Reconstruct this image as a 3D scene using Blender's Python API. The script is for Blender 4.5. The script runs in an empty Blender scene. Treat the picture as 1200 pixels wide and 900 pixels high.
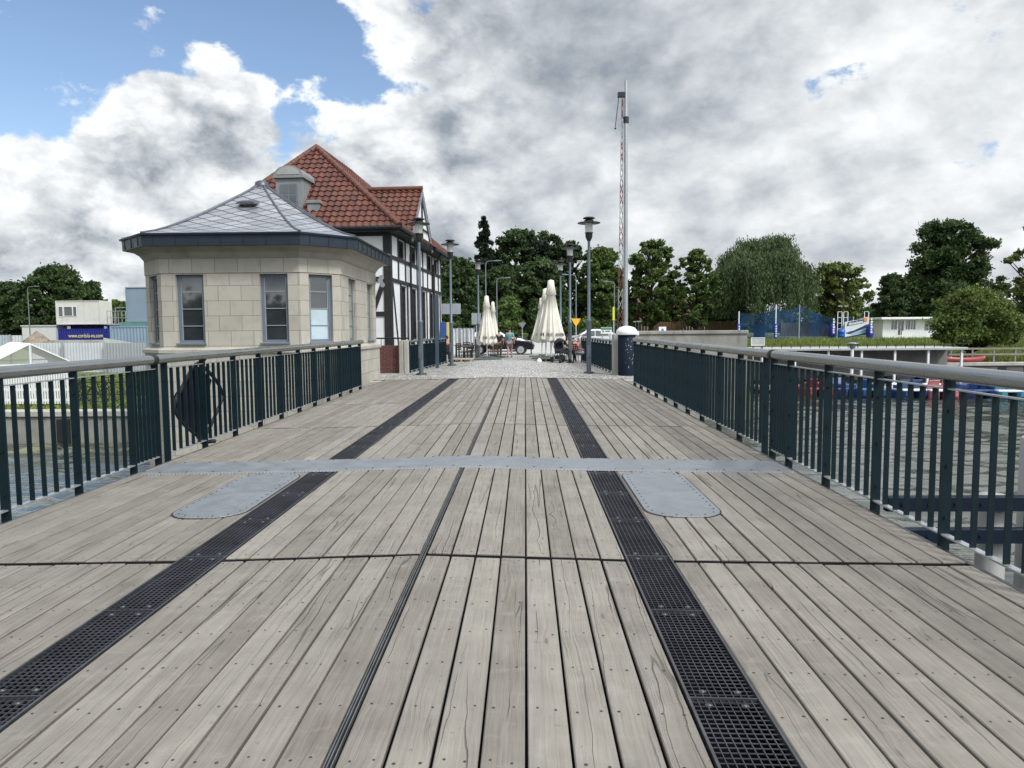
import bpy, bmesh, math, random
import numpy as np
from mathutils import Vector, Matrix
R = math.radians
S = bpy.context.scene
COL = S.collection
random.seed(7)
RNG = np.random.default_rng(7)

# ------------------------------------------------------------------ camera
F = 832.0 / 1200.0                     # focal length over picture width
CAM = Vector((0.745, 0.0, 1.6))
YAW, PITCH, ROLL = R(-1.08), R(4.38), R(-0.42)
fwd = Vector((math.sin(YAW) * math.cos(PITCH), math.cos(YAW) * math.cos(PITCH), -math.sin(PITCH)))
rt = Vector((math.cos(YAW), -math.sin(YAW), 0))
up = rt.cross(fwd)
rt, up = math.cos(ROLL) * rt + math.sin(ROLL) * up, -math.sin(ROLL) * rt + math.cos(ROLL) * up
cam_data = bpy.data.cameras.new('camera')
cam_data.sensor_width = 36
cam_data.lens = F * 36
cam_data.clip_start = 0.05
cam_data.clip_end = 6000
cam = bpy.data.objects.new('camera', cam_data)
COL.objects.link(cam)
cam.matrix_world = Matrix(((rt.x, up.x, -fwd.x, CAM.x), (rt.y, up.y, -fwd.y, CAM.y), (rt.z, up.z, -fwd.z, CAM.z), (0, 0, 0, 1)))
S.camera = cam


def at(px, py, Y):
    """world point that stands Y metres up the bridge and shows at this place of the 1200x900 photograph"""
    d = fwd + rt * ((px - 600) / 832.0) + up * ((450 - py) / 832.0)
    t = (Y - CAM.y) / d.y
    return CAM + d * t


# ------------------------------------------------------------------ world, sun, exposure
SUN_AZ, SUN_EL = R(134), R(48)
S.view_settings.view_transform = 'Standard'
S.view_settings.look = 'None'
S.view_settings.gamma = 1
S.view_settings.use_curve_mapping = False
S.view_settings.exposure = 0.35
S.cycles.max_bounces = 6
S.cycles.diffuse_bounces = 3
S.cycles.glossy_bounces = 3
S.cycles.transparent_max_bounces = 12
S.cycles.caustics_reflective = False
S.cycles.caustics_refractive = False

sun_data = bpy.data.lights.new('sun', 'SUN')
sun_data.energy = 2.2
sun_data.angle = R(11)
sun_data.color = (1, .975, .93)
sun = bpy.data.objects.new('sun', sun_data)
COL.objects.link(sun)
sdir = Vector((math.sin(SUN_AZ) * math.cos(SUN_EL), math.cos(SUN_AZ) * math.cos(SUN_EL), math.sin(SUN_EL)))
sun.rotation_euler = sdir.to_track_quat('Z', 'Y').to_euler()


class G:
    """short-hand for building node graphs"""
    def __init__(s, tree):
        s.t = tree
        tree.nodes.clear()

    def n(s, kind, **kw):
        nd = s.t.nodes.new(kind)
        for k, v in kw.items():
            if k.startswith('i_'):
                s.put(nd.inputs[k[2:].replace('_', ' ')], v)
            else:
                setattr(nd, k, v)
        return nd

    def put(s, sock, v):
        if isinstance(v, bpy.types.NodeSocket):
            s.t.links.new(v, sock)
        elif v is not None:
            if isinstance(v, (tuple, list)) and len(v) == 3 and sock.type == 'RGBA':
                v = (*v, 1)
            sock.default_value = v

    def m(s, op, a, b=0.0, c=0.0, clamp=False):
        nd = s.n('ShaderNodeMath', operation=op, use_clamp=clamp)
        s.put(nd.inputs[0], a); s.put(nd.inputs[1], b); s.put(nd.inputs[2], c)
        return nd.outputs[0]

    def v(s, op, a, b=(0, 0, 0)):
        nd = s.n('ShaderNodeVectorMath', operation=op)
        s.put(nd.inputs[0], a); s.put(nd.inputs[1], b)
        return nd.outputs['Value'] if op in ('DOT_PRODUCT', 'LENGTH') else nd.outputs[0]

    def ramp(s, x, lo, hi, a=0.0, b=1.0, smooth=True):
        nd = s.n('ShaderNodeMapRange', interpolation_type='SMOOTHSTEP' if smooth else 'LINEAR')
        for i, q in enumerate((x, lo, hi, a, b)):
            s.put(nd.inputs[i], q)
        return nd.outputs[0]

    def mix(s, f, a, b, mode='MIX'):
        nd = s.n('ShaderNodeMix', data_type='RGBA', blend_type=mode)
        s.put(nd.inputs[0], f); s.put(nd.inputs[6], a); s.put(nd.inputs[7], b)
        return nd.outputs[2]

    def noise(s, vec, scale, detail=4, rough=.5, dist=0.0, out='Fac'):
        nd = s.n('ShaderNodeTexNoise')
        s.put(nd.inputs['Vector'], vec)
        nd.inputs['Scale'].default_value = scale
        nd.inputs['Detail'].default_value = detail
        nd.inputs['Roughness'].default_value = rough
        nd.inputs['Distortion'].default_value = dist
        return nd.outputs[out]

    def xyz(s, vec):
        nd = s.n('ShaderNodeSeparateXYZ')
        s.put(nd.inputs[0], vec)
        return nd.outputs[0], nd.outputs[1], nd.outputs[2]

    def vec(s, x, y, z):
        nd = s.n('ShaderNodeCombineXYZ')
        s.put(nd.inputs[0], x); s.put(nd.inputs[1], y); s.put(nd.inputs[2], z)
        return nd.outputs[0]


def make_world():
    w = bpy.data.worlds.new('World')
    S.world = w
    w.use_nodes = True
    w.cycles.sampling_method = 'MANUAL'
    w.cycles.sample_map_resolution = 512
    g = G(w.node_tree)
    sky = g.n('ShaderNodeTexSky', sky_type='NISHITA', sun_disc=False)
    sky.sun_elevation = SUN_EL
    sky.sun_rotation = SUN_AZ
    sky.air_density = 1.0
    sky.dust_density = 0.6
    sky.ozone_density = 1.4
    d = g.n('ShaderNodeTexCoord').outputs['Generated']
    d = g.v('NORMALIZE', d)
    x, y, z = g.xyz(d)
    az = g.m('ARCTAN2', x, y)
    el = g.m('ARCSINE', z)

    # gaps in the cloud, given as azimuth / elevation in degrees with their half sizes
    def blob(a, e, wa, we, tilt=0.0):
        da = g.m('SUBTRACT', az, R(a)); de = g.m('SUBTRACT', el, R(e))
        ct, st = math.cos(R(tilt)), math.sin(R(tilt))
        p = g.m('ADD', g.m('MULTIPLY', da, ct / R(wa)), g.m('MULTIPLY', de, st / R(wa)))
        q = g.m('ADD', g.m('MULTIPLY', da, -st / R(we)), g.m('MULTIPLY', de, ct / R(we)))
        rr = g.m('ADD', g.m('MULTIPLY', p, p), g.m('MULTIPLY', q, q))
        return g.m('POWER', 2.718, g.m('MULTIPLY', rr, -1.0))
    holes = None
    for b, k in GAPS:
        q = g.m('MULTIPLY', blob(*b), k)
        holes = q if holes is None else g.m('ADD', holes, q)
    # cumulus noise (flattened sideways) and the same noise looked up a little nearer to the light
    def cloud(vec):
        warp = g.noise(vec, 3.2, 2, .5, 0, 'Color')
        wv = g.v('ADD', vec, g.v('MULTIPLY', g.v('SUBTRACT', warp, (.5, .5, .5)), (.10, .10, .10)))
        big = g.noise(wv, 3.4, 2, .45)
        fine = g.noise(wv, 9.0, 12, .62)
        puff = g.n('ShaderNodeTexVoronoi', feature='SMOOTH_F1')
        wv2 = g.v('ADD', wv, g.v('MULTIPLY', g.v('SUBTRACT', g.noise(vec, 16.0, 4, .6, 0, 'Color'), (.5, .5, .5)), (.06, .06, .06)))
        g.put(puff.inputs['Vector'], wv2); puff.inputs['Scale'].default_value = 13.0; puff.inputs['Smoothness'].default_value = .35
        pf = g.m('MULTIPLY', g.m('SUBTRACT', .55, puff.outputs['Distance']), .30)
        return g.m('ADD', g.m('ADD', g.m('MULTIPLY', big, .50), g.m('MULTIPLY', fine, .62)), pf)
    base = g.vec(x, y, g.m('MULTIPLY', z, 1.45))
    base = g.v('ADD', base, SKY_SHIFT)
    n0 = cloud(base)
    n1 = cloud(g.v('ADD', base, (.034, -.010, .062)))
    core = g.m('ADD', g.m('MULTIPLY', g.m('SUBTRACT', n0, .58), 2.0), .70)
    dens = g.m('ADD', g.m('SUBTRACT', core, holes), g.ramp(el, R(11), R(4), 0.0, .22))
    alpha = g.ramp(dens, .40, .56)
    relief = g.m('SUBTRACT', n0, n1)
    lit = g.m('ADD', g.ramp(relief, -.15, .17, 0.0, 1.0, smooth=False), g.m('MULTIPLY', g.m('SUBTRACT', g.noise(g.v('ADD', base, (4, 2, 1)), 15.0, 12, .70, .5), .5), .95))
    thick = g.ramp(dens, .46, .86)
    # cloud streets on the right, drawn out in perspective
    den = g.m('ADD', g.m('MAXIMUM', z, 0.0), .15)
    px = g.m('DIVIDE', x, den); py = g.m('DIVIDE', y, den)
    st = g.vec(g.m('MULTIPLY', g.m('ADD', px, g.m('MULTIPLY', py, .15)), .9), g.m('MULTIPLY', py, .55), 1.7)
    street = g.noise(st, 1.35, 10, .52, .35)
    bright = g.m('ADD', g.m('MULTIPLY', lit, .62), g.m('MULTIPLY', g.m('SUBTRACT', 1.0, thick), .34))
    # billows: bright rounded heads parted by darker creases
    def billow(sc, off):
        q = g.noise(g.v('ADD', base, off), sc, 7, .56, .25)
        return g.ramp(g.m('ABSOLUTE', g.m('SUBTRACT', q, .5)), 0.0, .15, 0.0, 1.0)
    bil = g.m('ADD', g.m('MULTIPLY', billow(6.5, (7, 1, 3)), .6), g.m('MULTIPLY', billow(15.0, (2, 9, 5)), .4))
    bright = g.m('ADD', bright, g.m('MULTIPLY', g.m('SUBTRACT', bil, .52), .42))
    rightness = g.ramp(az, R(-14), R(4))
    calm = g.m('ADD', g.m('MULTIPLY', bright, .62), g.m('MULTIPLY', g.ramp(street, .38, .68), .36))
    left = g.m('ADD', g.m('MULTIPLY', g.m('SUBTRACT', bright, .45), 1.45), .55)
    lum = g.m('ADD', g.m('MULTIPLY', left, g.m('SUBTRACT', 1.0, rightness)), g.m('MULTIPLY', calm, rightness))
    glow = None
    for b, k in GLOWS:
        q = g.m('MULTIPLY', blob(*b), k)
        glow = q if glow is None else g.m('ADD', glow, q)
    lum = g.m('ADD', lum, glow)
    low = g.ramp(el, R(0), R(7), .16, 0.0)
    lum = g.ramp(g.m('ADD', lum, low), -.26, 1.0, 0.0, 1.0, smooth=False)
    cl = g.mix(lum, CLOUD_DARK, CLOUD_LIGHT)
    # unseen cloud overhead and near the sun is boosted to add light below
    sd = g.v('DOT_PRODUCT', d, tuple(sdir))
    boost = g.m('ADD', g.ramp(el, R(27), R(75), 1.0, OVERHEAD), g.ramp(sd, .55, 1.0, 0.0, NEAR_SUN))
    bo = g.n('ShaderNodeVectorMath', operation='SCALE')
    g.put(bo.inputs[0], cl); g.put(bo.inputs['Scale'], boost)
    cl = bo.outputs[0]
    bg1 = g.n('ShaderNodeBackground', i_Color=sky.outputs[0], i_Strength=SKY_STRENGTH)
    bg2 = g.n('ShaderNodeBackground', i_Color=cl, i_Strength=1.0)
    mx = g.n('ShaderNodeMixShader')
    g.put(mx.inputs[0], alpha); g.put(mx.inputs[1], bg1.outputs[0]); g.put(mx.inputs[2], bg2.outputs[0])
    out = g.n('ShaderNodeOutputWorld')
    g.put(out.inputs[0], mx.outputs[0])


SKY_STRENGTH = 0.13
SKY_SHIFT = (3.1, 1.7, .35)
CLOUD_DARK = (.245, .28, .325)
CLOUD_LIGHT = (.90, .92, .925)
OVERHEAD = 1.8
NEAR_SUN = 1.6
GAPS = [((-26, 25.5, 12, 4.6, 0), .62), ((-17.0, 19.5, 8, 5.0, -15), .62), ((-35, 15.5, 5, 4.0, -15), .60), ((24.0, 18.0, 5, 1.3, 20), .46), ((29, 24, 6, 3, 0), -.3),
        ((-27, 13, 8, 5.5, 0), -.25), ((-8, 12, 9, 6, 0), -.2), ((-3, 21, 8, 8, 0), -.3), ((18, 13, 18, 8, 0), -.25)]
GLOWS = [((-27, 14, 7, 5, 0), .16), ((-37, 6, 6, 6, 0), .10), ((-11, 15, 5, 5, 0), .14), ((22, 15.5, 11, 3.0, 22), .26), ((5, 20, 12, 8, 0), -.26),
         ((26, 11, 14, 6, 0), .10), ((56, 17, 21, 13, 0), .8), ((-52, 16, 16, 11, 0), .35)]  # the last two, out of view, are added to brighten river reflections
make_world()

# ------------------------------------------------------------------ helpers
MATS = {}


def new_mat(name):
    m = bpy.data.materials.new(name)
    m.use_nodes = True
    return m, G(m.node_tree)


def finish(g, bsdf, disp=None):
    out = g.n('ShaderNodeOutputMaterial')
    g.put(out.inputs[0], bsdf)


def mat(name, col, rough=.6, metal=0.0, var=.12, vscale=2.0, bump=0.0, bscale=30.0, spec=.5, stretch=(1, 1, 1), dirt=0.0):
    if name in MATS:
        return MATS[name]
    m, g = new_mat(name)
    co = g.n('ShaderNodeTexCoord').outputs['Object']
    co = g.v('MULTIPLY', co, stretch)
    f = g.noise(co, vscale, 6, .6)
    f = g.ramp(f, .3, .7, 1 - var, 1 + var, smooth=False)
    sc = g.n('ShaderNodeVectorMath', operation='SCALE')
    sc.inputs[0].default_value = col
    g.put(sc.inputs['Scale'], f)
    c = sc.outputs[0]
    if dirt:
        q = g.ramp(g.noise(g.v('MULTIPLY', co, (1, 1, .25)), vscale * 1.7 + 1, 8, .65), .48, .72, 0, dirt)
        c = g.mix(q, c, tuple(k * .42 for k in col))
    b = g.n('ShaderNodeBsdfPrincipled', i_Base_Color=c, i_Metallic=metal)
    g.put(b.inputs['Roughness'], g.ramp(g.noise(co, vscale * 3, 4, .6), .3, .7, max(.02, rough - .08 if rough > .1 else rough), min(1, rough + .08 if rough > .1 else rough + .01)))
    b.inputs['Specular IOR Level'].default_value = spec
    if bump:
        bp = g.n('ShaderNodeBump', i_Strength=bump, i_Height=g.noise(co, bscale, 6, .6))
        bp.inputs['Distance'].default_value = .02
        g.put(b.inputs['Normal'], bp.outputs[0])
    finish(g, b.outputs[0])
    MATS[name] = m
    return m


class MB:
    """collects shapes in one mesh"""
    def __init__(s):
        s.v, s.f, s.sm, s.mi, s.uv = [], [], [], [], []

    def add(s, verts, faces, smooth=False, mi=0, uvs=None):
        o = len(s.v)
        s.v.extend([tuple(q) for q in verts])
        for k, f in enumerate(faces):
            s.f.append(tuple(i + o for i in f)); s.sm.append(smooth); s.mi.append(mi)
            s.uv.append(uvs[k] if uvs else None)
        return s

    def box(s, x0, x1, y0, y1, z0, z1, mi=0):
        v = [(x0, y0, z0), (x1, y0, z0), (x1, y1, z0), (x0, y1, z0), (x0, y0, z1), (x1, y0, z1), (x1, y1, z1), (x0, y1, z1)]
        return s.add(v, [(3, 2, 1, 0), (4, 5, 6, 7), (0, 1, 5, 4), (1, 2, 6, 5), (2, 3, 7, 6), (3, 0, 4, 7)], mi=mi)

    def bbox(s, x0, x1, y0, y1, z0, z1, b=.01, mi=0):
        """box with bevelled top and upright edges"""
        def ring(i, z):
            return [(x0 + i, y0 + b, z), (x0 + b, y0 + i, z), (x1 - b, y0 + i, z), (x1 - i, y0 + b, z), (x1 - i, y1 - b, z), (x1 - b, y1 - i, z), (x0 + b, y1 - i, z), (x0 + i, y1 - b, z)]
        def inner(z):
            return [(x0 + b, y0 + b + .2 * b, z), (x0 + 1.2 * b, y0 + b, z), (x1 - 1.2 * b, y0 + b, z), (x1 - b, y0 + 1.2 * b, z), (x1 - b, y1 - 1.2 * b, z), (x1 - 1.2 * b, y1 - b, z), (x0 + 1.2 * b, y1 - b, z), (x0 + b, y1 - 1.2 * b, z)]
        v = ring(0, z0) + ring(0, z1 - b) + inner(z1)
        f = [tuple(range(7, -1, -1)), tuple(range(16, 24))]
        for k in range(2):
            for i in range(8):
                j = (i + 1) % 8
                f.append((k * 8 + i, k * 8 + j, k * 8 + 8 + j, k * 8 + 8 + i))
        return s.add(v, f, mi=mi)

    def bar(s, p, q, w, h=None, mi=0, upv=(0, 0, 1)):
        """square bar from p to q"""
        h = h or w
        p, q = Vector(p), Vector(q)
        d = (q - p).normalized()
        u = Vector(upv)
        if abs(d.dot(u)) > .98:
            u = Vector((0, 1, 0))
        a = d.cross(u).normalized() * w / 2
        b = a.cross(d).normalized() * h / 2
        v = [p - a - b, p + a - b, p + a + b, p - a + b, q - a - b, q + a - b, q + a + b, q - a + b]
        return s.add(v, [(3, 2, 1, 0), (4, 5, 6, 7), (0, 1, 5, 4), (1, 2, 6, 5), (2, 3, 7, 6), (3, 0, 4, 7)], mi=mi)

    def tube(s, pts, rad, n=10, mi=0, smooth=True, cap=True, squash=1.0):
        pts = [Vector(p) for p in pts]
        if not isinstance(rad, (list, tuple)):
            rad = [rad] * len(pts)
        v, f = [], []
        prev = None
        for i, p in enumerate(pts):
            d = (pts[min(i + 1, len(pts) - 1)] - pts[max(i - 1, 0)]).normalized()
            if prev is None:
                u = Vector((0, 0, 1)) if abs(d.z) < .9 else Vector((1, 0, 0))
            else:
                u = prev
            a = d.cross(u).normalized()
            b = a.cross(d).normalized()
            prev = b
            for k in range(n):
                t = 2 * math.pi * k / n
                v.append(p + a * math.cos(t) * rad[i] + b * math.sin(t) * rad[i] * squash)
        for i in range(len(pts) - 1):
            for k in range(n):
                j = (k + 1) % n
                f.append((i * n + k, i * n + j, i * n + n + j, i * n + n + k))
        s.add(v, f, smooth, mi)
        if cap:
            s.add(v[:n], [tuple(range(n - 1, -1, -1))], False, mi)
            s.add(v[-n:], [tuple(range(n))], False, mi)
        return s

    def lathe(s, prof, n=20, cx=0, cy=0, mi=0, smooth=True):
        v, f = [], []
        for r, z in prof:
            for k in range(n):
                t = 2 * math.pi * k / n
                v.append((cx + r * math.cos(t), cy + r * math.sin(t), z))
        for i in range(len(prof) - 1):
            for k in range(n):
                j = (k + 1) % n
                f.append((i * n + k, i * n + j, i * n + n + j, i * n + n + k))
        return s.add(v, f, smooth, mi)

    def prism(s, poly, z0, z1, mi=0):
        """flat outline in x,y raised from z0 to z1"""
        n = len(poly)
        v = [(a, b, z0) for a, b in poly] + [(a, b, z1) for a, b in poly]
        f = [tuple(range(n - 1, -1, -1)), tuple(range(n, 2 * n))]
        f += [(i, (i + 1) % n, n + (i + 1) % n, n + i) for i in range(n)]
        return s.add(v, f, mi=mi)

    def slab(s, poly, off, mi=0):
        """any planar 3-D outline, thickened by the vector off"""
        n = len(poly); off = Vector(off)
        v = [Vector(p) for p in poly] + [Vector(p) + off for p in poly]
        f = [tuple(range(n - 1, -1, -1)), tuple(range(n, 2 * n))]
        f += [(i, (i + 1) % n, n + (i + 1) % n, n + i) for i in range(n)]
        return s.add(v, f, mi=mi)

    def ball(s, c, r, n=10, mi=0):
        rx, ry, rz = r if isinstance(r, (tuple, list)) else (r, r, r)
        v, f = [], []
        m = max(4, n // 2 + 1)
        for i in range(m + 1):
            t = math.pi * i / m
            for k in range(n):
                a = 2 * math.pi * k / n
                v.append((c[0] + rx * math.sin(t) * math.cos(a), c[1] + ry * math.sin(t) * math.sin(a), c[2] + rz * math.cos(t)))
        for i in range(m):
            for k in range(n):
                j = (k + 1) % n
                f.append((i * n + k, i * n + n + k, i * n + n + j, i * n + j))
        return s.add(v, f, True, mi)

    def holed(s, o, u, length, z0, z1, holes, depth=.2, mi=0):
        """upright wall face from o along unit vector u, outside on the right of u; rectangular openings with reveals. uv in metres"""
        u = Vector((u[0], u[1], 0)).normalized()
        nrm = Vector((u.y, -u.x, 0))
        o = Vector((o[0], o[1], 0))
        xs = sorted({0, length, *[h[0] for h in holes], *[h[1] for h in holes]})
        zs = sorted({z0, z1, *[h[2] for h in holes], *[h[3] for h in holes]})
        P = lambda a, z, dpt=0: o + u * a - nrm * dpt + Vector((0, 0, z))
        for i in range(len(xs) - 1):
            for j in range(len(zs) - 1):
                a0, a1, b0, b1 = xs[i], xs[i + 1], zs[j], zs[j + 1]
                ca, cb = (a0 + a1) / 2, (b0 + b1) / 2
                if any(h[0] < ca < h[1] and h[2] < cb < h[3] for h in holes):
                    continue
                s.add([P(a0, b0), P(a1, b0), P(a1, b1), P(a0, b1)], [(0, 1, 2, 3)], mi=mi, uvs=[[(a0, b0), (a1, b0), (a1, b1), (a0, b1)]])
        for h in holes:
            a0, a1, b0, b1 = h[:4]
            for q in (((a0, b0), (a1, b0)), ((a1, b0), (a1, b1)), ((a1, b1), (a0, b1)), ((a0, b1), (a0, b0))):
                (c0, e0), (c1, e1) = q
                s.add([P(c0, e0), P(c0, e0, depth), P(c1, e1, depth), P(c1, e1)], [(0, 1, 2, 3)], mi=mi, uvs=[[(c0, e0), (c0 + depth, e0), (c1 + depth, e1), (c1, e1)]])
        return s

    def build(s, name, mats, parent=None, loc=None, rotz=0.0):
        me = bpy.data.meshes.new(name)
        me.from_pydata(s.v, [], s.f)
        if not isinstance(mats, (list, tuple)):
            mats = [mats]
        for m in mats:
            me.materials.append(m)
        me.polygons.foreach_set('use_smooth', s.sm)
        me.polygons.foreach_set('material_index', s.mi)
        if any(q is not None for q in s.uv):
            lay = me.uv_layers.new(name='UVMap')
            flat = []
            for f, q in zip(s.f, s.uv):
                for k in range(len(f)):
                    flat.extend(q[k] if q else (0, 0))
            lay.data.foreach_set('uv', flat)
        me.update()
        ob = bpy.data.objects.new(name, me)
        COL.objects.link(ob)
        if parent:
            ob.parent = parent
        if loc is not None:
            ob.location = loc
        ob.rotation_euler.z = rotz
        return ob


def tag(o, label=None, cat=None, group=None, kind=None):
    if label: o['label'] = label
    if cat: o['category'] = cat
    if group: o['group'] = group
    if kind: o['kind'] = kind
    return o


def thing(name, label, cat, loc=(0, 0, 0), rotz=0.0, group=None):
    o = bpy.data.objects.new(name, None)
    COL.objects.link(o)
    o.location = loc
    o.rotation_euler.z = rotz
    o.empty_display_size = .2
    return tag(o, label, cat, group)


def dup(o, loc=None, parent=None, rotz=None):
    c = o.copy()
    COL.objects.link(c)
    if parent: c.parent = parent
    if loc is not None: c.location = loc
    if rotz is not None: c.rotation_euler.z = rotz
    return c


def copy_thing(root, loc, label, rotz=None, group=None):
    r = dup(root, loc, None, rotz)
    r['label'] = label
    if group: r['group'] = group
    for ch in list(root.children):
        c = dup(ch, None, r)
        for q in list(ch.children):
            dup(q, None, c)
    return r


def pmesh(name, verts, quads, m, parent=None, smooth=False):
    """fast mesh from numpy arrays of quads"""
    me = bpy.data.meshes.new(name)
    nv, nf = len(verts), len(quads)
    me.vertices.add(nv)
    me.vertices.foreach_set('co', np.asarray(verts, np.float32).ravel())
    me.loops.add(nf * 4)
    me.loops.foreach_set('vertex_index', np.asarray(quads, np.int32).ravel())
    me.polygons.add(nf)
    me.polygons.foreach_set('loop_start', np.arange(0, nf * 4, 4, dtype=np.int32))
    me.polygons.foreach_set('use_smooth', np.full(nf, smooth))
    me.materials.append(m)
    me.update(calc_edges=True)
    ob = bpy.data.objects.new(name, me)
    COL.objects.link(ob)
    if parent: ob.parent = parent
    return ob


def text_mesh(body, size, m, parent, loc, rot, name='lettering', sx=1.0):
    """lettering as real raised letters"""
    cu = bpy.data.curves.new(name, 'FONT')
    cu.body = body
    cu.size = size
    cu.extrude = .006
    cu.align_x = 'CENTER'
    cu.align_y = 'CENTER'
    cu.materials.append(m)
    tmp = bpy.data.objects.new(name + '_curve', cu)
    COL.objects.link(tmp)
    me = bpy.data.meshes.new_from_object(tmp.evaluated_get(bpy.context.evaluated_depsgraph_get()))
    bpy.data.objects.remove(tmp)
    o = bpy.data.objects.new(name, me)
    COL.objects.link(o)
    o.parent = parent
    o.location = loc
    o.rotation_euler = rot
    o.scale.x = sx
    return o


# ------------------------------------------------------------------ materials
def wood_mat():
    m, g = new_mat('weathered_deck_wood')
    co = g.n('ShaderNodeTexCoord').outputs['Object']
    isl = g.n('ShaderNodeNewGeometry').outputs['Random Per Island']
    off = g.vec(g.m('MULTIPLY', isl, 37.0), g.m('MULTIPLY', isl, 91.0), g.m('MULTIPLY', isl, 13.0))
    p = g.v('ADD', co, off)
    x, y, z = g.xyz(p)
    # slow wander of the grain along the board
    wand = g.noise(g.vec(0.0, g.m('MULTIPLY', y, .9), g.m('MULTIPLY', isl, 50.0)), 1.0, 3, .5)
    knot = g.n('ShaderNodeTexVoronoi', feature='F1')
    g.put(knot.inputs['Vector'], g.vec(g.m('MULTIPLY', x, 4.0), g.m('MULTIPLY', y, 1.1), 0.0))
    knot.inputs['Scale'].default_value = 1.0
    kd = knot.outputs['Distance']
    knots = g.ramp(kd, .018, .065, 1.0, 0.0)
    swirl = g.ramp(kd, .03, .22, .06, 0.0)
    gx = g.m('ADD', g.m('ADD', x, g.m('MULTIPLY', wand, .12)), g.m('MULTIPLY', swirl, .5))
    grain = g.noise(g.vec(g.m('MULTIPLY', gx, 55.0), g.m('MULTIPLY', y, 1.6), z), 1.0, 5, .6)
    fineg = g.noise(g.vec(g.m('MULTIPLY', gx, 220.0), g.m('MULTIPLY', y, 5.0), z), 1.0, 3, .6)
    blot = g.noise(p, 2.6, 6, .62)
    cross = g.noise(g.vec(g.m('MULTIPLY', x, 5.0), g.m('MULTIPLY', y, 9.0), z), 1.0, 5, .65)
    # checks: thin wandering splits along the grain
    def crack(scx, scy, wdt, lo, hi, seed, det):
        jit = g.m('MULTIPLY', g.m('SUBTRACT', g.noise(g.vec(g.m('MULTIPLY', x, 3.0), g.m('MULTIPLY', y, 14.0), seed), 1.0, 3, .6), .5), .012)
        q = g.noise(g.vec(g.m('ADD', g.m('MULTIPLY', g.m('ADD', gx, jit), scx), seed), g.m('MULTIPLY', y, scy), seed), 1.0, det, .45)
        d = g.m('ABSOLUTE', g.m('SUBTRACT', q, .5))
        msk = g.ramp(g.noise(g.vec(g.m('MULTIPLY', x, 5.0), g.m('MULTIPLY', y, .8), seed + 3.0), 1.0, 3, .5), lo, hi)
        ln = g.ramp(d, 0.0, g.m('ADD', g.m('MULTIPLY', msk, wdt), .0002), 1.0, 0.0)
        return g.m('MULTIPLY', ln, msk)
    c1 = crack(6.0, .20, .0085, .46, .58, 2.0, 2)
    c2 = crack(42.0, .35, .020, .44, .70, 7.0, 1)
    checks = g.m('MAXIMUM', c1, g.m('MULTIPLY', c2, .38))
    tone = g.m('ADD', g.m('MULTIPLY', isl, .19), g.m('ADD', g.m('MULTIPLY', grain, .46), g.m('ADD', g.m('MULTIPLY', blot, .5), g.m('MULTIPLY', fineg, .24))))
    tone = g.ramp(tone, .42, .96, 0.0, 1.0, smooth=False)
    c = g.mix(tone, (.112, .098, .081), (.298, .275, .238))
    c = g.mix(g.ramp(cross, .54, .72, 0, .30), c, (.31, .296, .268))
    c = g.mix(g.ramp(g.noise(p, .8, 5, .6), .52, .74, 0, .36), c, (.125, .108, .090))
    c = g.mix(g.ramp(g.noise(co, .45, 6, .65), .44, .70, 0, .45), c, (.150, .138, .122))
    spots = g.ramp(g.noise(p, 22.0, 3, .6), .66, .74, 0, .45)
    c = g.mix(spots, c, (.10, .09, .078))
    c = g.mix(g.m('MULTIPLY', knots, .6), c, (.07, .055, .042))
    c = g.mix(g.m('MULTIPLY', checks, .55), c, (.030, .026, .024))
    b = g.n('ShaderNodeBsdfPrincipled', i_Base_Color=c, i_Roughness=.6)
    b.inputs['Specular IOR Level'].default_value = .42
    h = g.m('SUBTRACT', g.m('ADD', g.m('MULTIPLY', grain, .5), g.m('MULTIPLY', fineg, .3)), g.m('MULTIPLY', checks, 1.6))
    bp = g.n('ShaderNodeBump', i_Height=h, i_Strength=.7)
    bp.inputs['Distance'].default_value = .008
    g.put(b.inputs['Normal'], bp.outputs[0])
    finish(g, b.outputs[0])
    return m


def cobble_mat():
    m, g = new_mat('granite_setts')
    co = g.n('ShaderNodeTexCoord').outputs['Object']
    wv = g.v('ADD', co, g.v('MULTIPLY', g.noise(co, 1.3, 2, .5, 0, 'Color'), (.35, .35, 0)))
    vo = g.n('ShaderNodeTexVoronoi', feature='DISTANCE_TO_EDGE')
    g.put(vo.inputs['Vector'], wv); vo.inputs['Scale'].default_value = 8.5; vo.inputs['Randomness'].default_value = .55
    v2 = g.n('ShaderNodeTexVoronoi', feature='F1')
    g.put(v2.inputs['Vector'], wv); v2.inputs['Scale'].default_value = 8.5; v2.inputs['Randomness'].default_value = .55
    joint = g.ramp(vo.outputs[0], .02, .12)
    rnd = g.xyz(v2.outputs['Color'])[0]
    c = g.mix(rnd, (.27, .265, .255), (.58, .57, .545))
    c = g.mix(g.ramp(g.noise(co, .35, 6, .6), .4, .7, 0, .35), c, (.36, .345, .31))
    c = g.mix(joint, (.10, .095, .08), c)
    b = g.n('ShaderNodeBsdfPrincipled', i_Base_Color=c, i_Roughness=.8)
    bp = g.n('ShaderNodeBump', i_Height=g.m('ADD', joint, g.m('MULTIPLY', rnd, .3)), i_Strength=.7)
    bp.inputs['Distance'].default_value = .03
    g.put(b.inputs['Normal'], bp.outputs[0])
    finish(g, b.outputs[0])
    return m


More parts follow.
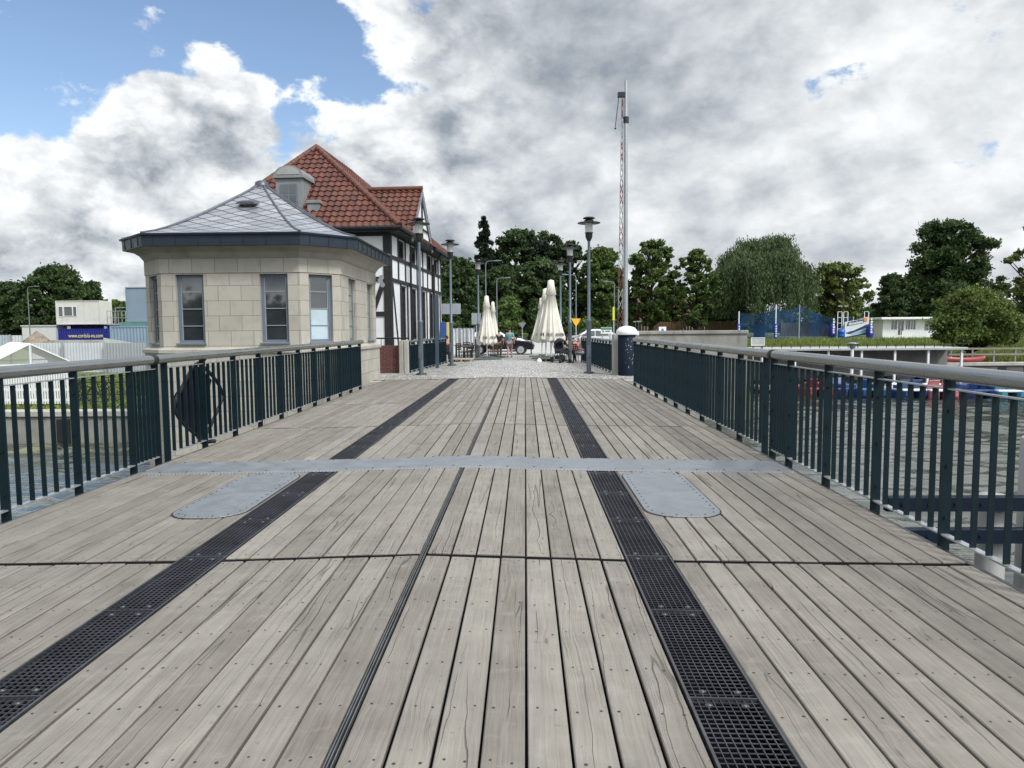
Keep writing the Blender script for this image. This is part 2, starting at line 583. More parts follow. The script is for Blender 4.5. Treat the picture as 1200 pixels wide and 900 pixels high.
def water_mat():
    m, g = new_mat('river_water')
    co = g.n('ShaderNodeTexCoord').outputs['Object']
    x, y, z = g.xyz(co)
    b2 = g.noise(g.v('MULTIPLY', co, (1.0, 1.6, 1)), 6.0, 3, .5, .4)
    bp = g.n('ShaderNodeBump', i_Height=b2, i_Strength=.22)
    bp.inputs['Distance'].default_value = .05
    weed = g.m('MULTIPLY', g.ramp(g.noise(co, 1.1, 7, .68), .46, .60), g.m('MULTIPLY', g.ramp(y, 20.0, 25.5), g.ramp(x, -8.0, -11.5)))
    c = g.mix(weed, (.030, .038, .024), (.12, .14, .055))
    b = g.n('ShaderNodeBsdfPrincipled', i_Base_Color=c)
    g.put(b.inputs['Roughness'], g.ramp(weed, 0, 1, .035, .6))
    b.inputs['IOR'].default_value = 1.75
    b.inputs['Specular IOR Level'].default_value = 1.0
    g.put(b.inputs['Normal'], bp.outputs[0])
    finish(g, b.outputs[0])
    return m


def ground_mat():
    m, g = new_mat('grass_and_earth')
    co = g.n('ShaderNodeTexCoord').outputs['Object']
    f = g.noise(co, .25, 8, .65)
    f2 = g.noise(co, 6, 4, .7)
    c = g.mix(f2, (.045, .075, .018), (.125, .17, .045))
    c = g.mix(g.ramp(f, .52, .68, 0, .7), c, (.20, .18, .10))
    b = g.n('ShaderNodeBsdfPrincipled', i_Base_Color=c, i_Roughness=.95)
    bp = g.n('ShaderNodeBump', i_Height=f2, i_Strength=.8)
    bp.inputs['Distance'].default_value = .08
    g.put(b.inputs['Normal'], bp.outputs[0])
    finish(g, b.outputs[0])
    return m


def brick_mat(name, c1, c2, mortar, bw, bh, mw=.008, bumpd=.01, rough=.85, var=.5):
    m, g = new_mat(name)
    uv = g.n('ShaderNodeTexCoord').outputs['UV']
    br = g.n('ShaderNodeTexBrick')
    g.put(br.inputs['Vector'], uv)
    br.inputs['Scale'].default_value = 1
    br.inputs['Mortar Size'].default_value = mw
    br.inputs['Mortar Smooth'].default_value = .3
    br.inputs['Brick Width'].default_value = bw
    br.inputs['Row Height'].default_value = bh
    br.inputs['Bias'].default_value = 0
    g.put(br.inputs['Color1'], c1); g.put(br.inputs['Color2'], c2); g.put(br.inputs['Mortar'], mortar)
    ob = g.n('ShaderNodeTexCoord').outputs['Object']
    n = g.noise(ob, 3.0, 8, .65)
    c = g.mix(g.ramp(n, .45, .75, 0, var), br.outputs['Color'], tuple(.6 * k for k in c1))
    streak = g.noise(g.v('MULTIPLY', ob, (7, 7, .45)), 1.0, 5, .6)
    c = g.mix(g.ramp(streak, .56, .78, 0, .35), c, tuple(.45 * k for k in c1))
    b = g.n('ShaderNodeBsdfPrincipled', i_Base_Color=c, i_Roughness=rough)
    bp = g.n('ShaderNodeBump', i_Height=g.m('ADD', g.m('SUBTRACT', 1.0, br.outputs['Fac']), g.m('MULTIPLY', g.noise(ob, 30, 5, .6), .25)), i_Strength=.6)
    bp.inputs['Distance'].default_value = bumpd
    g.put(b.inputs['Normal'], bp.outputs[0])
    finish(g, b.outputs[0])
    return m


def lozenge_mat():
    """zinc roof lozenges; uv in metres"""
    m, g = new_mat('zinc_lozenges')
    uv = g.n('ShaderNodeTexCoord').outputs['UV']
    u, v, _ = g.xyz(uv)
    a = g.m('ADD', g.m('DIVIDE', u, .66), g.m('DIVIDE', v, .44))
    b_ = g.m('SUBTRACT', g.m('DIVIDE', u, .66), g.m('DIVIDE', v, .44))
    fa, fb = g.m('FRACT', a), g.m('FRACT', b_)
    ea = g.m('MINIMUM', fa, g.m('SUBTRACT', 1.0, fa)); eb = g.m('MINIMUM', fb, g.m('SUBTRACT', 1.0, fb))
    e = g.m('MINIMUM', ea, eb)
    seam = g.ramp(e, .025, .085)
    cell = g.vec(g.m('FLOOR', a), g.m('FLOOR', b_), 0.0)
    wn = g.n('ShaderNodeTexWhiteNoise'); g.put(wn.inputs['Vector'], cell)
    ob = g.n('ShaderNodeTexCoord').outputs['Object']
    c = g.mix(wn.outputs['Value'], (.24, .25, .28), (.37, .38, .41))
    c = g.mix(g.ramp(g.noise(ob, 2.5, 6, .6), .4, .75, 0, .4), c, (.25, .26, .29))
    c = g.mix(seam, (.030, .034, .045), c)
    b = g.n('ShaderNodeBsdfPrincipled', i_Base_Color=c, i_Metallic=.35)
    g.put(b.inputs['Roughness'], g.ramp(wn.outputs['Value'], 0, 1, .32, .46))
    h = g.m('ADD', g.m('MULTIPLY', seam, .4), g.m('ADD', fa, g.m('SUBTRACT', 1.0, fb)))
    bp = g.n('ShaderNodeBump', i_Height=h, i_Strength=.5)
    bp.inputs['Distance'].default_value = .02
    g.put(b.inputs['Normal'], bp.outputs[0])
    finish(g, b.outputs[0])
    return m


def tile_mat():
    m, g = new_mat('clay_pantiles')
    uv = g.n('ShaderNodeTexCoord').outputs['UV']
    u, v, _ = g.xyz(uv)
    wn = g.n('ShaderNodeTexWhiteNoise')
    g.put(wn.inputs['Vector'], g.vec(g.m('FLOOR', g.m('DIVIDE', u, .3)), g.m('FLOOR', g.m('DIVIDE', v, .36)), 0.0))
    ob = g.n('ShaderNodeTexCoord').outputs['Object']
    c = g.mix(wn.outputs['Value'], (.070, .018, .011), (.130, .038, .022))
    c = g.mix(g.ramp(g.noise(ob, .9, 7, .65), .46, .72, 0, .6), c, (.050, .027, .019))
    c = g.mix(g.ramp(g.noise(ob, 2.3, 8, .7), .56, .74, 0, .55), c, (.075, .060, .040))
    b = g.n('ShaderNodeBsdfPrincipled', i_Base_Color=c, i_Roughness=.6)
    finish(g, b.outputs[0])
    return m


def leaf_mat(name, c1, c2, c3=None):
    m, g = new_mat(name)
    isl = g.n('ShaderNodeNewGeometry').outputs['Random Per Island']
    ob = g.n('ShaderNodeTexCoord').outputs['Object']
    c = g.mix(isl, c1, c2)
    if c3:
        c = g.mix(g.ramp(g.noise(ob, .5, 4, .6), .48, .68, 0, .8), c, c3)
    d = g.n('ShaderNodeBsdfPrincipled', i_Base_Color=c, i_Roughness=.6)
    d.inputs['Specular IOR Level'].default_value = .25
    t = g.n('ShaderNodeBsdfTranslucent', i_Color=c)
    mx = g.n('ShaderNodeMixShader')
    mx.inputs[0].default_value = .3
    g.put(mx.inputs[1], d.outputs[0]); g.put(mx.inputs[2], t.outputs[0])
    finish(g, mx.outputs[0])
    return m


def tread_mat():
    """galvanised chequer plate"""
    m, g = new_mat('galvanised_tread_plate')
    co = g.n('ShaderNodeTexCoord').outputs['Object']
    x, y, z = g.xyz(co)
    a = g.m('ADD', g.m('MULTIPLY', x, 24.0), g.m('MULTIPLY', y, 24.0)); b_ = g.m('SUBTRACT', g.m('MULTIPLY', x, 24.0), g.m('MULTIPLY', y, 24.0))
    k = g.m('MULTIPLY', g.m('SINE', g.m('MULTIPLY', a, 3.1416)), g.m('SINE', g.m('MULTIPLY', b_, 3.1416)))
    ped = g.ramp(g.m('ABSOLUTE', k), .35, .8)
    c = g.mix(g.noise(co, 1.7, 7, .62), (.15, .165, .185), (.315, .335, .36))
    c = g.mix(g.ramp(g.noise(g.v('MULTIPLY', co, (1, 3, 1)), 4, 7, .65), .5, .72, 0, .5), c, (.19, .20, .215))
    c = g.mix(g.m('MULTIPLY', g.m('SUBTRACT', 1.0, ped), .22), c, (.15, .16, .17))
    c = g.mix(g.m('MULTIPLY', ped, .35), c, (.44, .46, .47))
    rust = g.ramp(g.noise(g.v('MULTIPLY', co, (1, 2.5, 1)), 2.2, 9, .72), .60, .74, 0, .55)
    c = g.mix(rust, c, (.135, .125, .115))
    scuff = g.ramp(g.noise(g.v('MULTIPLY', co, (3, 26, 1)), 1.6, 4, .6), .60, .70, 0, .35)
    c = g.mix(scuff, c, (.50, .52, .54))
    b = g.n('ShaderNodeBsdfPrincipled', i_Base_Color=c, i_Metallic=.45)
    g.put(b.inputs['Roughness'], g.ramp(g.noise(co, 5, 5, .6), .3, .7, .36, .6))
    bp = g.n('ShaderNodeBump', i_Height=ped, i_Strength=.8)
    bp.inputs['Distance'].default_value = .004
    g.put(b.inputs['Normal'], bp.outputs[0])
    finish(g, b.outputs[0])
    return m


WOOD = wood_mat()
COBBLE = cobble_mat()
WATER = water_mat()
GROUND = ground_mat()
STONE = brick_mat('ashlar_stone', (.455, .43, .37), (.375, .354, .302), (.17, .155, .13), .62, .405, .007, .006)
BRICK = brick_mat('dark_red_brick', (.16, .045, .035), (.10, .028, .024), (.16, .15, .14), .25, .077, .008)
TREAD = tread_mat()
ZINC = lozenge_mat()
TILE = tile_mat()
PAINT = mat('dark_teal_paint', (.0050, .0160, .0215), .45, 0, .25, 2.5, .10, 70, spec=.22, dirt=.3)
NAVY = mat('navy_paint', (.004, .011, .024), .6, 0, .2, 3, spec=.18)
GALV = mat('galvanised_flat_bar', (.40, .42, .44), .38, .6, .2, 4)
ALU = mat('brushed_handrail', (.33, .345, .335), .28, .9, .10, 1.2)
BLACK = mat('black_rubber', (.012, .012, .014), .6, 0, .2, 4)
IRON = mat('dark_iron', (.018, .019, .022), .5, .3, .2, 4)
GRATE = mat('galvanised_grating', (.055, .058, .068), .5, .25, .35, 3, spec=.3)
STEELEDGE = mat('worn_steel_edge', (.11, .115, .12), .42, .7, .3, 6)
VOID = mat('dark_steel_and_gap_shade', (.006, .006, .008), .9, 0, .2, 2, spec=.03)
RUBBER = mat('joint_rubber', (.007, .007, .008), .9, 0, .2, 4, spec=.05)
SCREW = mat('screw_head', (.07, .065, .06), .45, .6, .3, 9)
CONC = mat('concrete', (.40, .385, .35), .85, 0, .16, 1.2, .25, 25, dirt=.5)
CONCD = mat('weathered_concrete', (.27, .265, .24), .88, 0, .25, .9, .3, 18, dirt=.65)
TRIMSTONE = mat('smooth_stone_trim', (.40, .38, .33), .8, 0, .12, 1.5, .1, 30, dirt=.3)
FASCIA = mat('blue_grey_metal_fascia', (.022, .033, .050), .45, .3, .15, 1.5)
WINFR = mat('blue_grey_window_frame', (.13, .165, .21), .5, 0, .08, 2)
GLASS = mat('dark_window_glass', (.032, .038, .044), .03, 0, .5, .6, spec=1.0)
GLASS.node_tree.nodes['Principled BSDF'].inputs['IOR'].default_value = 1.75
FROST = mat('frosted_pane', (.45, .55, .60), .25, 0, .12, 1.5)
PLASTER = mat('white_plaster', (.72, .74, .755), .85, 0, .10, .8, .15, 30, dirt=.28)
TIMBER = mat('black_timber', (.014, .013, .014), .75, 0, .3, 3, .3, 25)
GREYPT = mat('grey_paint', (.33, .35, .37), .55, 0, .12, 2)
WHITEPT = mat('white_paint', (.78, .79, .80), .5, 0, .06, 1.5, dirt=.15)
LAMPPOLE = mat('grey_blue_pole', (.115, .145, .175), .45, .3, .12, 2)
LAMPBLK = mat('lamp_black', (.02, .022, .025), .5, .2, .2, 5)
LAMPGL = mat('lamp_glass', (.62, .64, .62), .15, 0, .1, 8, spec=.8)
CANVAS = mat('cream_canvas', (.70, .68, .60), .85, 0, .10, 2.2, .2, 12, dirt=.12)
BARK = mat('bark', (.035, .028, .022), .9, 0, .35, 4, .5, 14)
ASPH = mat('pale_road', (.40, .40, .385), .85, 0, .12, .6, .2, 40)
SAND = mat('sand', (.34, .29, .20), .95, 0, .15, 1.0, .3, 20)
DKSCREEN = mat('reed_fence', (.22, .165, .10), .9, 0, .3, 1.0, .4, 12, stretch=(6, 6, .5))
LEAF_D = leaf_mat('dark_foliage', (.034, .062, .022), (.080, .128, .042), (.032, .052, .024))
LEAF_M = leaf_mat('mid_foliage', (.056, .102, .025), (.130, .190, .052), (.072, .102, .032))
LEAF_L = leaf_mat('light_foliage', (.085, .125, .026), (.170, .205, .065), (.100, .115, .040))
LEAF_W = leaf_mat('willow_foliage', (.056, .092, .036), (.125, .170, .076), (.066, .094, .044))
LEAF_B = leaf_mat('bush_foliage', (.070, .118, .026), (.165, .220, .058), (.110, .120, .040))
LEAF_C = leaf_mat('conifer_foliage', (.012, .024, .014), (.030, .046, .024))


# ------------------------------------------------------------------ heights
def zdeck(x, y):
    a = abs(x)
    return .0024 * (y - 8.79) - (.031 * a if a < 1.62 else .0502 + .0135 * (a - 1.62))


def gz(x, y):
    """height of dry land"""
    b = .035
    if y > 46:
        b += .6 * min(1, (y - 46) / 30)
    if y > 76:
        b += .4 * min(1, (y - 76) / 30)
    if y <= 46 or abs(x) < 12:
        pass
    c = b - min(.0227 * abs(x), .09)
    if x < -10.5:                         # lawn by the left quay
        k = min(1, max(0, (y - 44) / 12))
        c = -1.32 * (1 - k) + (b - .35) * k
    if x > 12:
        k = min(1, max(0, (y - 50) / 18))
        c = -.75 * (1 - k) + (b - .25) * k
    return c


WATER_Z = -2.5


def is_river(x, y):
    if x > 5.2 and y < 46.8 and not (x < 10.8 and y > 31.6):
        return True
    if x < -10.4 and y < 26.1:
        return True
    return y < (23.2 if abs(x) < 10.4 else 19.0)


# ------------------------------------------------------------------ ground, water, plaza
def grid_sheet(name, xs, ys, zf, m):
    v = np.array([(x, y, zf(x, y)) for y in ys for x in xs], np.float32)
    nx = len(xs)
    q = [(j * nx + i, j * nx + i + 1, (j + 1) * nx + i + 1, (j + 1) * nx + i) for j in range(len(ys) - 1) for i in range(nx - 1)]
    o = pmesh(name, v, q, m, smooth=False)
    return tag(o, kind='structure')


xs = [-1800, -900, -500, -300, -200, -140, -100, -80, -60, -50, -42, -36, -30, -26, -22, -18, -15, -12.5, -10.55, -10.35, -9, -7, -5.2, -4.8, -3, -1.5, 0, 1.5, 3, 4.6, 5.15, 5.35, 7, 9, 10.7, 10.95, 12, 13, 15, 18, 21, 24, 28, 32, 36, 42, 48, 54, 60, 70, 85, 100, 140, 200, 300, 500, 900, 1800]
ys = [-300, -80, -40, -20, 0, 10, 18.9, 19.1, 22, 23.1, 23.3, 24, 26.0, 26.25, 28, 31.5, 31.75, 36, 40, 44, 46.7, 46.95, 48, 50, 52, 54, 56, 58, 60, 63, 66, 70, 76, 84, 92, 106, 130, 180, 260, 400, 700, 1200, 2200]
grid_sheet('ground', xs, ys, lambda x, y: -4.2 if is_river(x, y) else gz(x, y) - .03, GROUND)

def river():
    rng = np.random.default_rng(21)
    waves = []
    for i in range(16):
        lam = .62 * (1.085 ** i) * rng.uniform(.92, 1.08)
        th = math.radians(86) + rng.normal() * .36
        waves.append((2 * math.pi / lam, th, rng.uniform(0, 6.283), lam * .0072))
    def h(x, y):
        z = np.zeros_like(x)
        for k, th, ph, a in waves:
            q = np.sin(k * (x * math.cos(th) + y * math.sin(th)) + ph)
            z += a * (q + .35 * q * q)
        return z
    V, Q, o = [], [], 0
    def patch(xa, ya, wavy=True):
        nonlocal o
        X, Y = np.meshgrid(xa, ya)
        fade = np.clip((X - xa[0]) / 1.0, 0, 1) * np.clip((xa[-1] - X) / 1.0, 0, 1) * np.clip((Y - ya[0]) / 1.0, 0, 1) * np.clip((ya[-1] - Y) / 1.0, 0, 1)
        Z = h(X, Y) * fade if wavy else X * 0
        V.append(np.stack([X.ravel(), Y.ravel(), Z.ravel() + WATER_Z], 1))
        nx, ny = len(xa), len(ya)
        i = np.arange((nx - 1) * (ny - 1)); r = i // (nx - 1) * nx + i % (nx - 1)
        Q.append(np.stack([r, r + 1, r + nx + 1, r + nx], 1) + o)
        o += nx * ny
    patch(np.arange(3.0, 48.01, .125), np.arange(1.0, 47.01, .125))
    patch(np.arange(-36.0, -2.9, .125), np.arange(1.0, 26.6, .125))
    for (x0, x1, y0, y1) in ((-400, -36, -300, 60), (-36, 48, -300, 1), (48, 400, -300, 60), (-2.9, 3, 1, 60), (-36, -2.9, 26.5, 60), (3, 48, 47, 60)):
        patch(np.array([x0, x1], float), np.array([y0, y1], float), False)
    o_ = pmesh('river', np.concatenate(V), np.concatenate(Q), WATER, None, True)
    tag(o_, kind='structure')


river()

px_ = [-10.2, -9, -7.5, -6, -4.5, -3, -1.5, 0, 1.5, 3, 4.5, 5.1]
py_ = [23.44, 26, 28, 31, 34, 37, 40, 43, 46, 47.4]
grid_sheet('plaza', px_, py_, lambda x, y: gz(x, y) + .002, COBBLE)
rx = [-11.9, -8, -4, 0, 4, 8, 11.9, 12.4]
grid_sheet('road', rx, [47.404, 50, 54, 58, 62, 68, 74], lambda x, y: max(gz(max(-10.4, min(11.9, x)), y), gz(x, y)) + .004, ASPH)
k = MB()
k.box(-60, 10, 74.0, 74.25, .2, .85)
tag(k.build('kerb', CONC), kind='structure')


# ------------------------------------------------------------------ the bridge deck
def deck():
    mb = MB()
    HALF = 3.90
    GX0, GX1 = 1.46, 1.79
    rows = [(-2.45, 1.28), (1.33, 4.97), (5.035, 8.40), (8.45, 12.06), (12.125, 15.855), (15.925, 19.595), (19.665, 23.41)]
    nin = 8
    pw = (GX0 - .022) / nin
    nout = 12
    po = (HALF - GX1) / nout
    lanes = []
    for s in (-1, 1):
        for i in range(nin):
            a = .022 + i * pw
            lanes.append((s, a, a + pw))
        for i in range(nout):
            a = GX1 + .005 + i * po
            lanes.append((s, a, a + po))
    scr = []
    for (y0, y1) in rows:
        for s, a, b in lanes:
            gap = random.uniform(.0045, .0095)
            a2, b2 = a + gap, b - gap
            x0, x1 = (a2, b2) if s > 0 else (-b2, -a2)
            dz = random.uniform(-.003, .003)
            e0, e1 = random.uniform(0, .008), random.uniform(0, .008)
            bev = .005
            ya, yb = y0 + e0, y1 - e1
            Z = lambda x, y: zdeck(x, y) + dz
            n = 2
            v, f = [], []
            secs = [(ya, 0), (ya + bev, 1), (yb - bev, 1), (yb, 0)]
            for (y, top) in secs:
                t = 0 if top else bev
                v += [(x0, y, Z(x0, y) - .026), (x0, y, Z(x0, y) - bev - t * .5), (x0 + bev, y, Z(x0, y) - t), (x1 - bev, y, Z(x1, y) - t), (x1, y, Z(x1, y) - bev - t * .5), (x1, y, Z(x1, y) - .026)]
            for q in range(3):
                for i in range(5):
                    o = q * 6
                    f.append((o + i, o + i + 1, o + 6 + i + 1, o + 6 + i)[::-1])
            f.append((0, 1, 2, 3, 4, 5)[::-1]); f.append((18, 19, 20, 21, 22, 23))
            mb.add(v, f)
            # screws, two to a joist
            yj = y0 + .06
            while yj < y1 - .04:
                for fx in (.24, .76):
                    scr.append((x0 + (x1 - x0) * fx + random.uniform(-.012, .012), yj + random.uniform(-.022, .022), dz))
                yj += (y1 - y0 - .12) / round((y1 - y0 - .12) / .38)
    for (x, y, dz) in scr:
        if y > 16 or y < 1.5:
            continue
        z = zdeck(x, y) + dz
        n = 7
        r = random.uniform(.0055, .008)
        v = [(x + r * math.cos(6.2832 * i / n), y + r * math.sin(6.2832 * i / n), z + .0012) for i in range(n)]
        mb.add(v, [tuple(range(n))], mi=1)
    o = mb.build('deck', [WOOD, SCREW])
    tag(o, kind='structure')
    # black sheets under the boards stand in for shade in the gaps; girders below
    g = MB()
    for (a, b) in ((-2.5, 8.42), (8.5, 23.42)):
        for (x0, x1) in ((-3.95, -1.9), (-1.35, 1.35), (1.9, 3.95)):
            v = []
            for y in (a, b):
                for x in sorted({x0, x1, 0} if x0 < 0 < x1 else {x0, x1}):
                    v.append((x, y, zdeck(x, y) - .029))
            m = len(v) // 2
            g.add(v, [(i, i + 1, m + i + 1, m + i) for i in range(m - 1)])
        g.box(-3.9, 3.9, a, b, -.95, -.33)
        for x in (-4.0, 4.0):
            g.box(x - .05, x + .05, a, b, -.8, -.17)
    tag(g.build('girders_and_gap_shade', VOID), kind='structure')
    j = MB()                                             # rubber in the cross joints
    for (a, b) in ((1.27, 1.34), (4.962, 5.043), (12.052, 12.133), (15.847, 15.933), (19.587, 19.673)):
        for (x0, x1) in ((-3.9, -1.80), (-1.45, -.03), (.03, 1.45), (1.80, 3.9)):
            j.add([(x0, a, zdeck(x0, a) - .010), (x1, a, zdeck(x1, a) - .010), (x1, b, zdeck(x1, b) - .010), (x0, b, zdeck(x0, b) - .010)], [(0, 1, 2, 3)])
    tag(j.build('joint_rubber_ground', RUBBER), kind='structure')
    e = MB()
    for s in (-1, 1):                                   # steel kerb along the deck edge
        e.bar((s * 3.925, -2.45, zdeck(3.92, -2.45) - .03), (s * 3.925, 23.4, zdeck(3.92, 23.4) - .03), .035, .05)
    tag(e.build('deck_edge_trim', STEELEDGE), kind='structure')
    # end beam of the bridge
    b = MB()
    b.box(-3.95, 3.95, 23.418, 23.436, -.3, -.065)
    b.box(-4.9, 5.0, 23.45, 23.6, -4, -.12)
    b.box(-5.2, -3.97, 22.9, 23.44, -4, -.062)
    b.box(3.97, 5.2, 22.9, 23.44, -4, -.062)
    tag(b.build('abutment', CONC), kind='structure')


deck()


def grating(s, y0, y1, label):
    x0, x1 = 1.475, 1.785
    ym = y0
    root = thing('channel_grating', label, 'grating', (s * 1.63, y0, zdeck(1.63, y0)), 0, 'steel gratings in the deck')
    L = lambda x, y, z=0: (s * x - s * 1.63, y - y0, zdeck(x, y) + z - zdeck(1.63, y0))
    fr = MB()
    for x in (x0 - .004, x1 + .004):
        fr.bar(L(x, y0, -.015), L(x, y1, -.015), .012, .04)
    fr.build('frame', STEELEDGE, root)
    gr = MB()
    n = 9
    for i in range(1, n):
        x = x0 + (x1 - x0) * i / n
        gr.bar(L(x, y0, -.008), L(x, y1, -.008), .0042, .009)
    y = y0 + .02
    while y < y1:
        gr.bar(L(x0, y, -.008), L(x1, y, -.008), .0038, .004)
        y += .0345
    y = y0 + .5
    while y < y1:                                        # seams between lengths of grating
        gr.bar(L(x0, y, -.014), L(x1, y, -.014), .010, .03)
        y += 1.0
    gr.build('mesh', GRATE, root)
    cl = MB()
    cl.lathe([(.011, -.010), (.011, .001), (.006, .004), (0, .004)], 8)
    cl.box(-.016, .016, -.010, .010, -.007, -.001)
    first = None
    y = y0 + .44
    while y < y1:
        for dx in (.075, .235):
            for dy in (0, .12):
                if y + dy < y1 and y > 1.2:
                    p = L(x0 + dx, y + dy)
                    if first is None:
                        first = cl.build('clamp', STEELEDGE, root, p)
                    else:
                        dup(first, p, root)
        y += 1.0
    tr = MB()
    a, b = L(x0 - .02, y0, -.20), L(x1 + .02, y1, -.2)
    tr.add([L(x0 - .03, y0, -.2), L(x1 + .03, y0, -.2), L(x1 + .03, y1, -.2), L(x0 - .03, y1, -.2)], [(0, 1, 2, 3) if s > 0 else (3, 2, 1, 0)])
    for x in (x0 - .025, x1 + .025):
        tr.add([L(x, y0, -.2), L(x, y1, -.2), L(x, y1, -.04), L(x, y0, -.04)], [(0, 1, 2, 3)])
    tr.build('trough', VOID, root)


grating(-1, -2.4, 8.42, 'long dark steel grating left of the seam, from the frame edge to the cross plate')
grating(1, -2.4, 8.42, 'long dark steel grating right of the seam, from the lower edge to the cross plate')
grating(-1, 8.46, 23.4, 'dark steel grating beyond the cross plate, running towards the stone pavilion side')
grating(1, 8.46, 23.4, 'dark steel grating beyond the cross plate, running towards the boom barrier side')

for (y0, y1, lab) in ((-2.4, 8.42, 'narrow steel slot rail along the middle of the near boards'), (8.46, 23.4, 'narrow steel slot rail along the middle boards beyond the cross plate')):
    c = MB()
    for x in (-.014, -.002, .014):
        c.bar((x, y0, zdeck(0, y0) - .010), (x, y1, zdeck(0, y1) - .010), .005, .02)
    o = tag(c.build('slot_rail', mat('bright_steel', (.17, .18, .185), .4, .6, .3, 6)), lab, 'rail')


def joint_plate():
    mb = MB()
    y0, y1 = 8.19, 8.93
    X = [-3.80, -2.6, -1.3, -.5, 0, .5, 1.3, 2.6, 3.86]
    v = []
    for x in X:
        z = zdeck(x, 8.5) + .010
        dy = .0
        v += [(x, y0, z - .012), (x, y0 + .004, z), (x, y0 + .025, z + .005), (x, y1 - .025, z + .005), (x, y1 - .004, z), (x, y1, z - .012)]
    f = []
    for i in range(len(X) - 1):
        for k in range(5):
            f.append((i * 6 + k, i * 6 + 6 + k, i * 6 + 7 + k, i * 6 + k + 1))
    mb.add(v, f)
    n = len(v)
    mb.add(v[:6], [tuple(range(5, -1, -1))]); mb.add(v[-6:], [tuple(range(6))])
    o = mb.build('joint_plate', TREAD)
    sc = MB(); sc.lathe([(.014, .0), (.012, .007), (0, .007)], 8)
    sc0 = None
    for i in range(24):
        x = -3.6 + 7.3 * i / 23
        for y in (y0 + .06, y1 - .06):
            p = (x, y, zdeck(x, 8.5) + .014)
            if sc0 is None:
                sc0 = sc.build('bolt', SCREW, o, p)
            else:
                dup(sc0, p, o)
    tag(o, 'wide galvanised tread plate lying across the whole bridge deck', 'metal plate')


joint_plate()


def hatch(s, label):
    x0, x1, y0, y1, r = 1.83, 2.52, 6.18, 8.15, .27
    def outline(i):
        pts = []
        for (cx, cy, a0) in ((x1 - r, y1 - r, 0), (x0 + r, y1 - r, 90), (x0 + r, y0 + r, 180), (x1 - r, y0 + r, 270)):
            for k in range(9):
                a = R(a0 + k * 90 / 8)
                pts.append((s * (cx + (r - i) * math.cos(a)), cy + (r - i) * math.sin(a)))
        return pts if s > 0 else pts[::-1]
    root = thing('hatch_cover', label, 'hatch', (s * 2.175, 7.16, zdeck(2.175, 7.16)), 0, 'rounded steel hatches in the deck')
    loc = root.location
    def sheet(i0, z0, i1, z1, m, name):
        mb = MB()
        A, B = outline(i0), outline(i1)
        n = len(A)
        v = [(x - loc.x, y - loc.y, zdeck(x, y) + z0 - loc.z) for x, y in A] + [(x - loc.x, y - loc.y, zdeck(x, y) + z1 - loc.z) for x, y in B]
        f = [tuple(range(n, 2 * n))] + [(k, (k + 1) % n, n + (k + 1) % n, n + k) for k in range(n)]
        mb.add(v, f)
        return mb, mb.build(name, m, root)
    sheet(-.012, -.01, -.012, .004, BLACK, 'gap_rim')  # black rim put in for the dark gap round the plate
    sheet(.0, .0, .004, .009, TREAD, 'plate')
    P = outline(.05)
    bolt = MB()
    bolt.lathe([(.010, .008), (.008, .014), (0, .014)], 6)
    first = None
    dist = 0
    for k in range(len(P)):                              # bolts round the edge
        p, q = P[k], P[(k + 1) % len(P)]
        L = math.dist(p, q)
        t = (.13 - dist) if dist else 0
        while t < L:
            x = p[0] + (q[0] - p[0]) * t / L; y = p[1] + (q[1] - p[1]) * t / L
            c = (x - loc.x, y - loc.y, zdeck(x, y) - loc.z)
            if first is None:
                first = bolt.build('bolt', SCREW, root, c)
            else:
                dup(first, c, root)
            t += .13
        dist = (L - (t - .13)) % .13


hatch(-1, 'rounded pale steel hatch plate lying left of the left grating')
hatch(1, 'rounded pale steel hatch plate lying right of the right grating')


# ------------------------------------------------------------------ railings
def railing(label, X0, Y0, X1, Y1, posts, zf, nb=5, top=1.40, hand=ALU, rad=.067, sleeve=None, bolts=True, squash=.9, ends=(0, 0), bw=.045):
    root = thing('railing', label, 'railing', (X0, Y0, zf(X0, Y0)), 0, 'dark teal railings along the bridge and plaza')
    z00 = zf(X0, Y0)
    def at_(y, z):
        t = (y - Y0) / (Y1 - Y0)
        x = X0 + (X1 - X0) * t
        return Vector((x - X0, y - Y0, zf(x, y) - z00 + z))
    h = MB()
    h.tube([at_(Y0 + ends[0], top - rad), at_((Y0 + Y1) / 2, top - rad), at_(Y1 + ends[1], top - rad)], rad, 16, squash=squash)
    hr = h.build('handrail', hand, root)
    if sleeve is not None:
        sl = MB()
        sl.tube([at_(sleeve - .045, top - rad), at_(sleeve + .045, top - rad)], rad + .008, 16, squash=squash)
        sl.build('sleeve', BLACK, hr)
    for nm, z, w_, hh in (('upper_rail', top - .185, .045, .010), ('lower_rail', .085, .06, .012)):
        r = MB()
        r.bar(at_(posts[0], z), at_(posts[-1], z), w_, hh)
        r.build(nm, GALV, root)
    p = MB()
    p.box(-.043, .043, -.009, .009, -.06, top - rad - .03)
    p.box(-.03, .03, -.03, .03, top - rad - .045, top - rad - .02)
    if bolts:
        for z in (.22, .62, 1.05):
            p.tube([(.0, -.009, z), (.0, -.021, z)], .011, 6)
            p.tube([(.0, .009, z), (.0, .021, z)], .011, 6)
    b = MB()
    b.box(-bw / 2, bw / 2, -.006, .006, .091, top - .19)
    po = bo = None
    for i, y in enumerate(posts):
        if po is None:
            po = p.build('post', PAINT, root, at_(y, 0))
        else:
            dup(po, at_(y, 0), root)
        if i + 1 < len(posts):
            for k in range(nb):
                yy = y + (posts[i + 1] - y) * (k + 1) / (nb + 1)
                if bo is None:
                    bo = b.build('baluster', PAINT, root, at_(yy, 0))
                else:
                    dup(bo, at_(yy, 0), root)
    return root


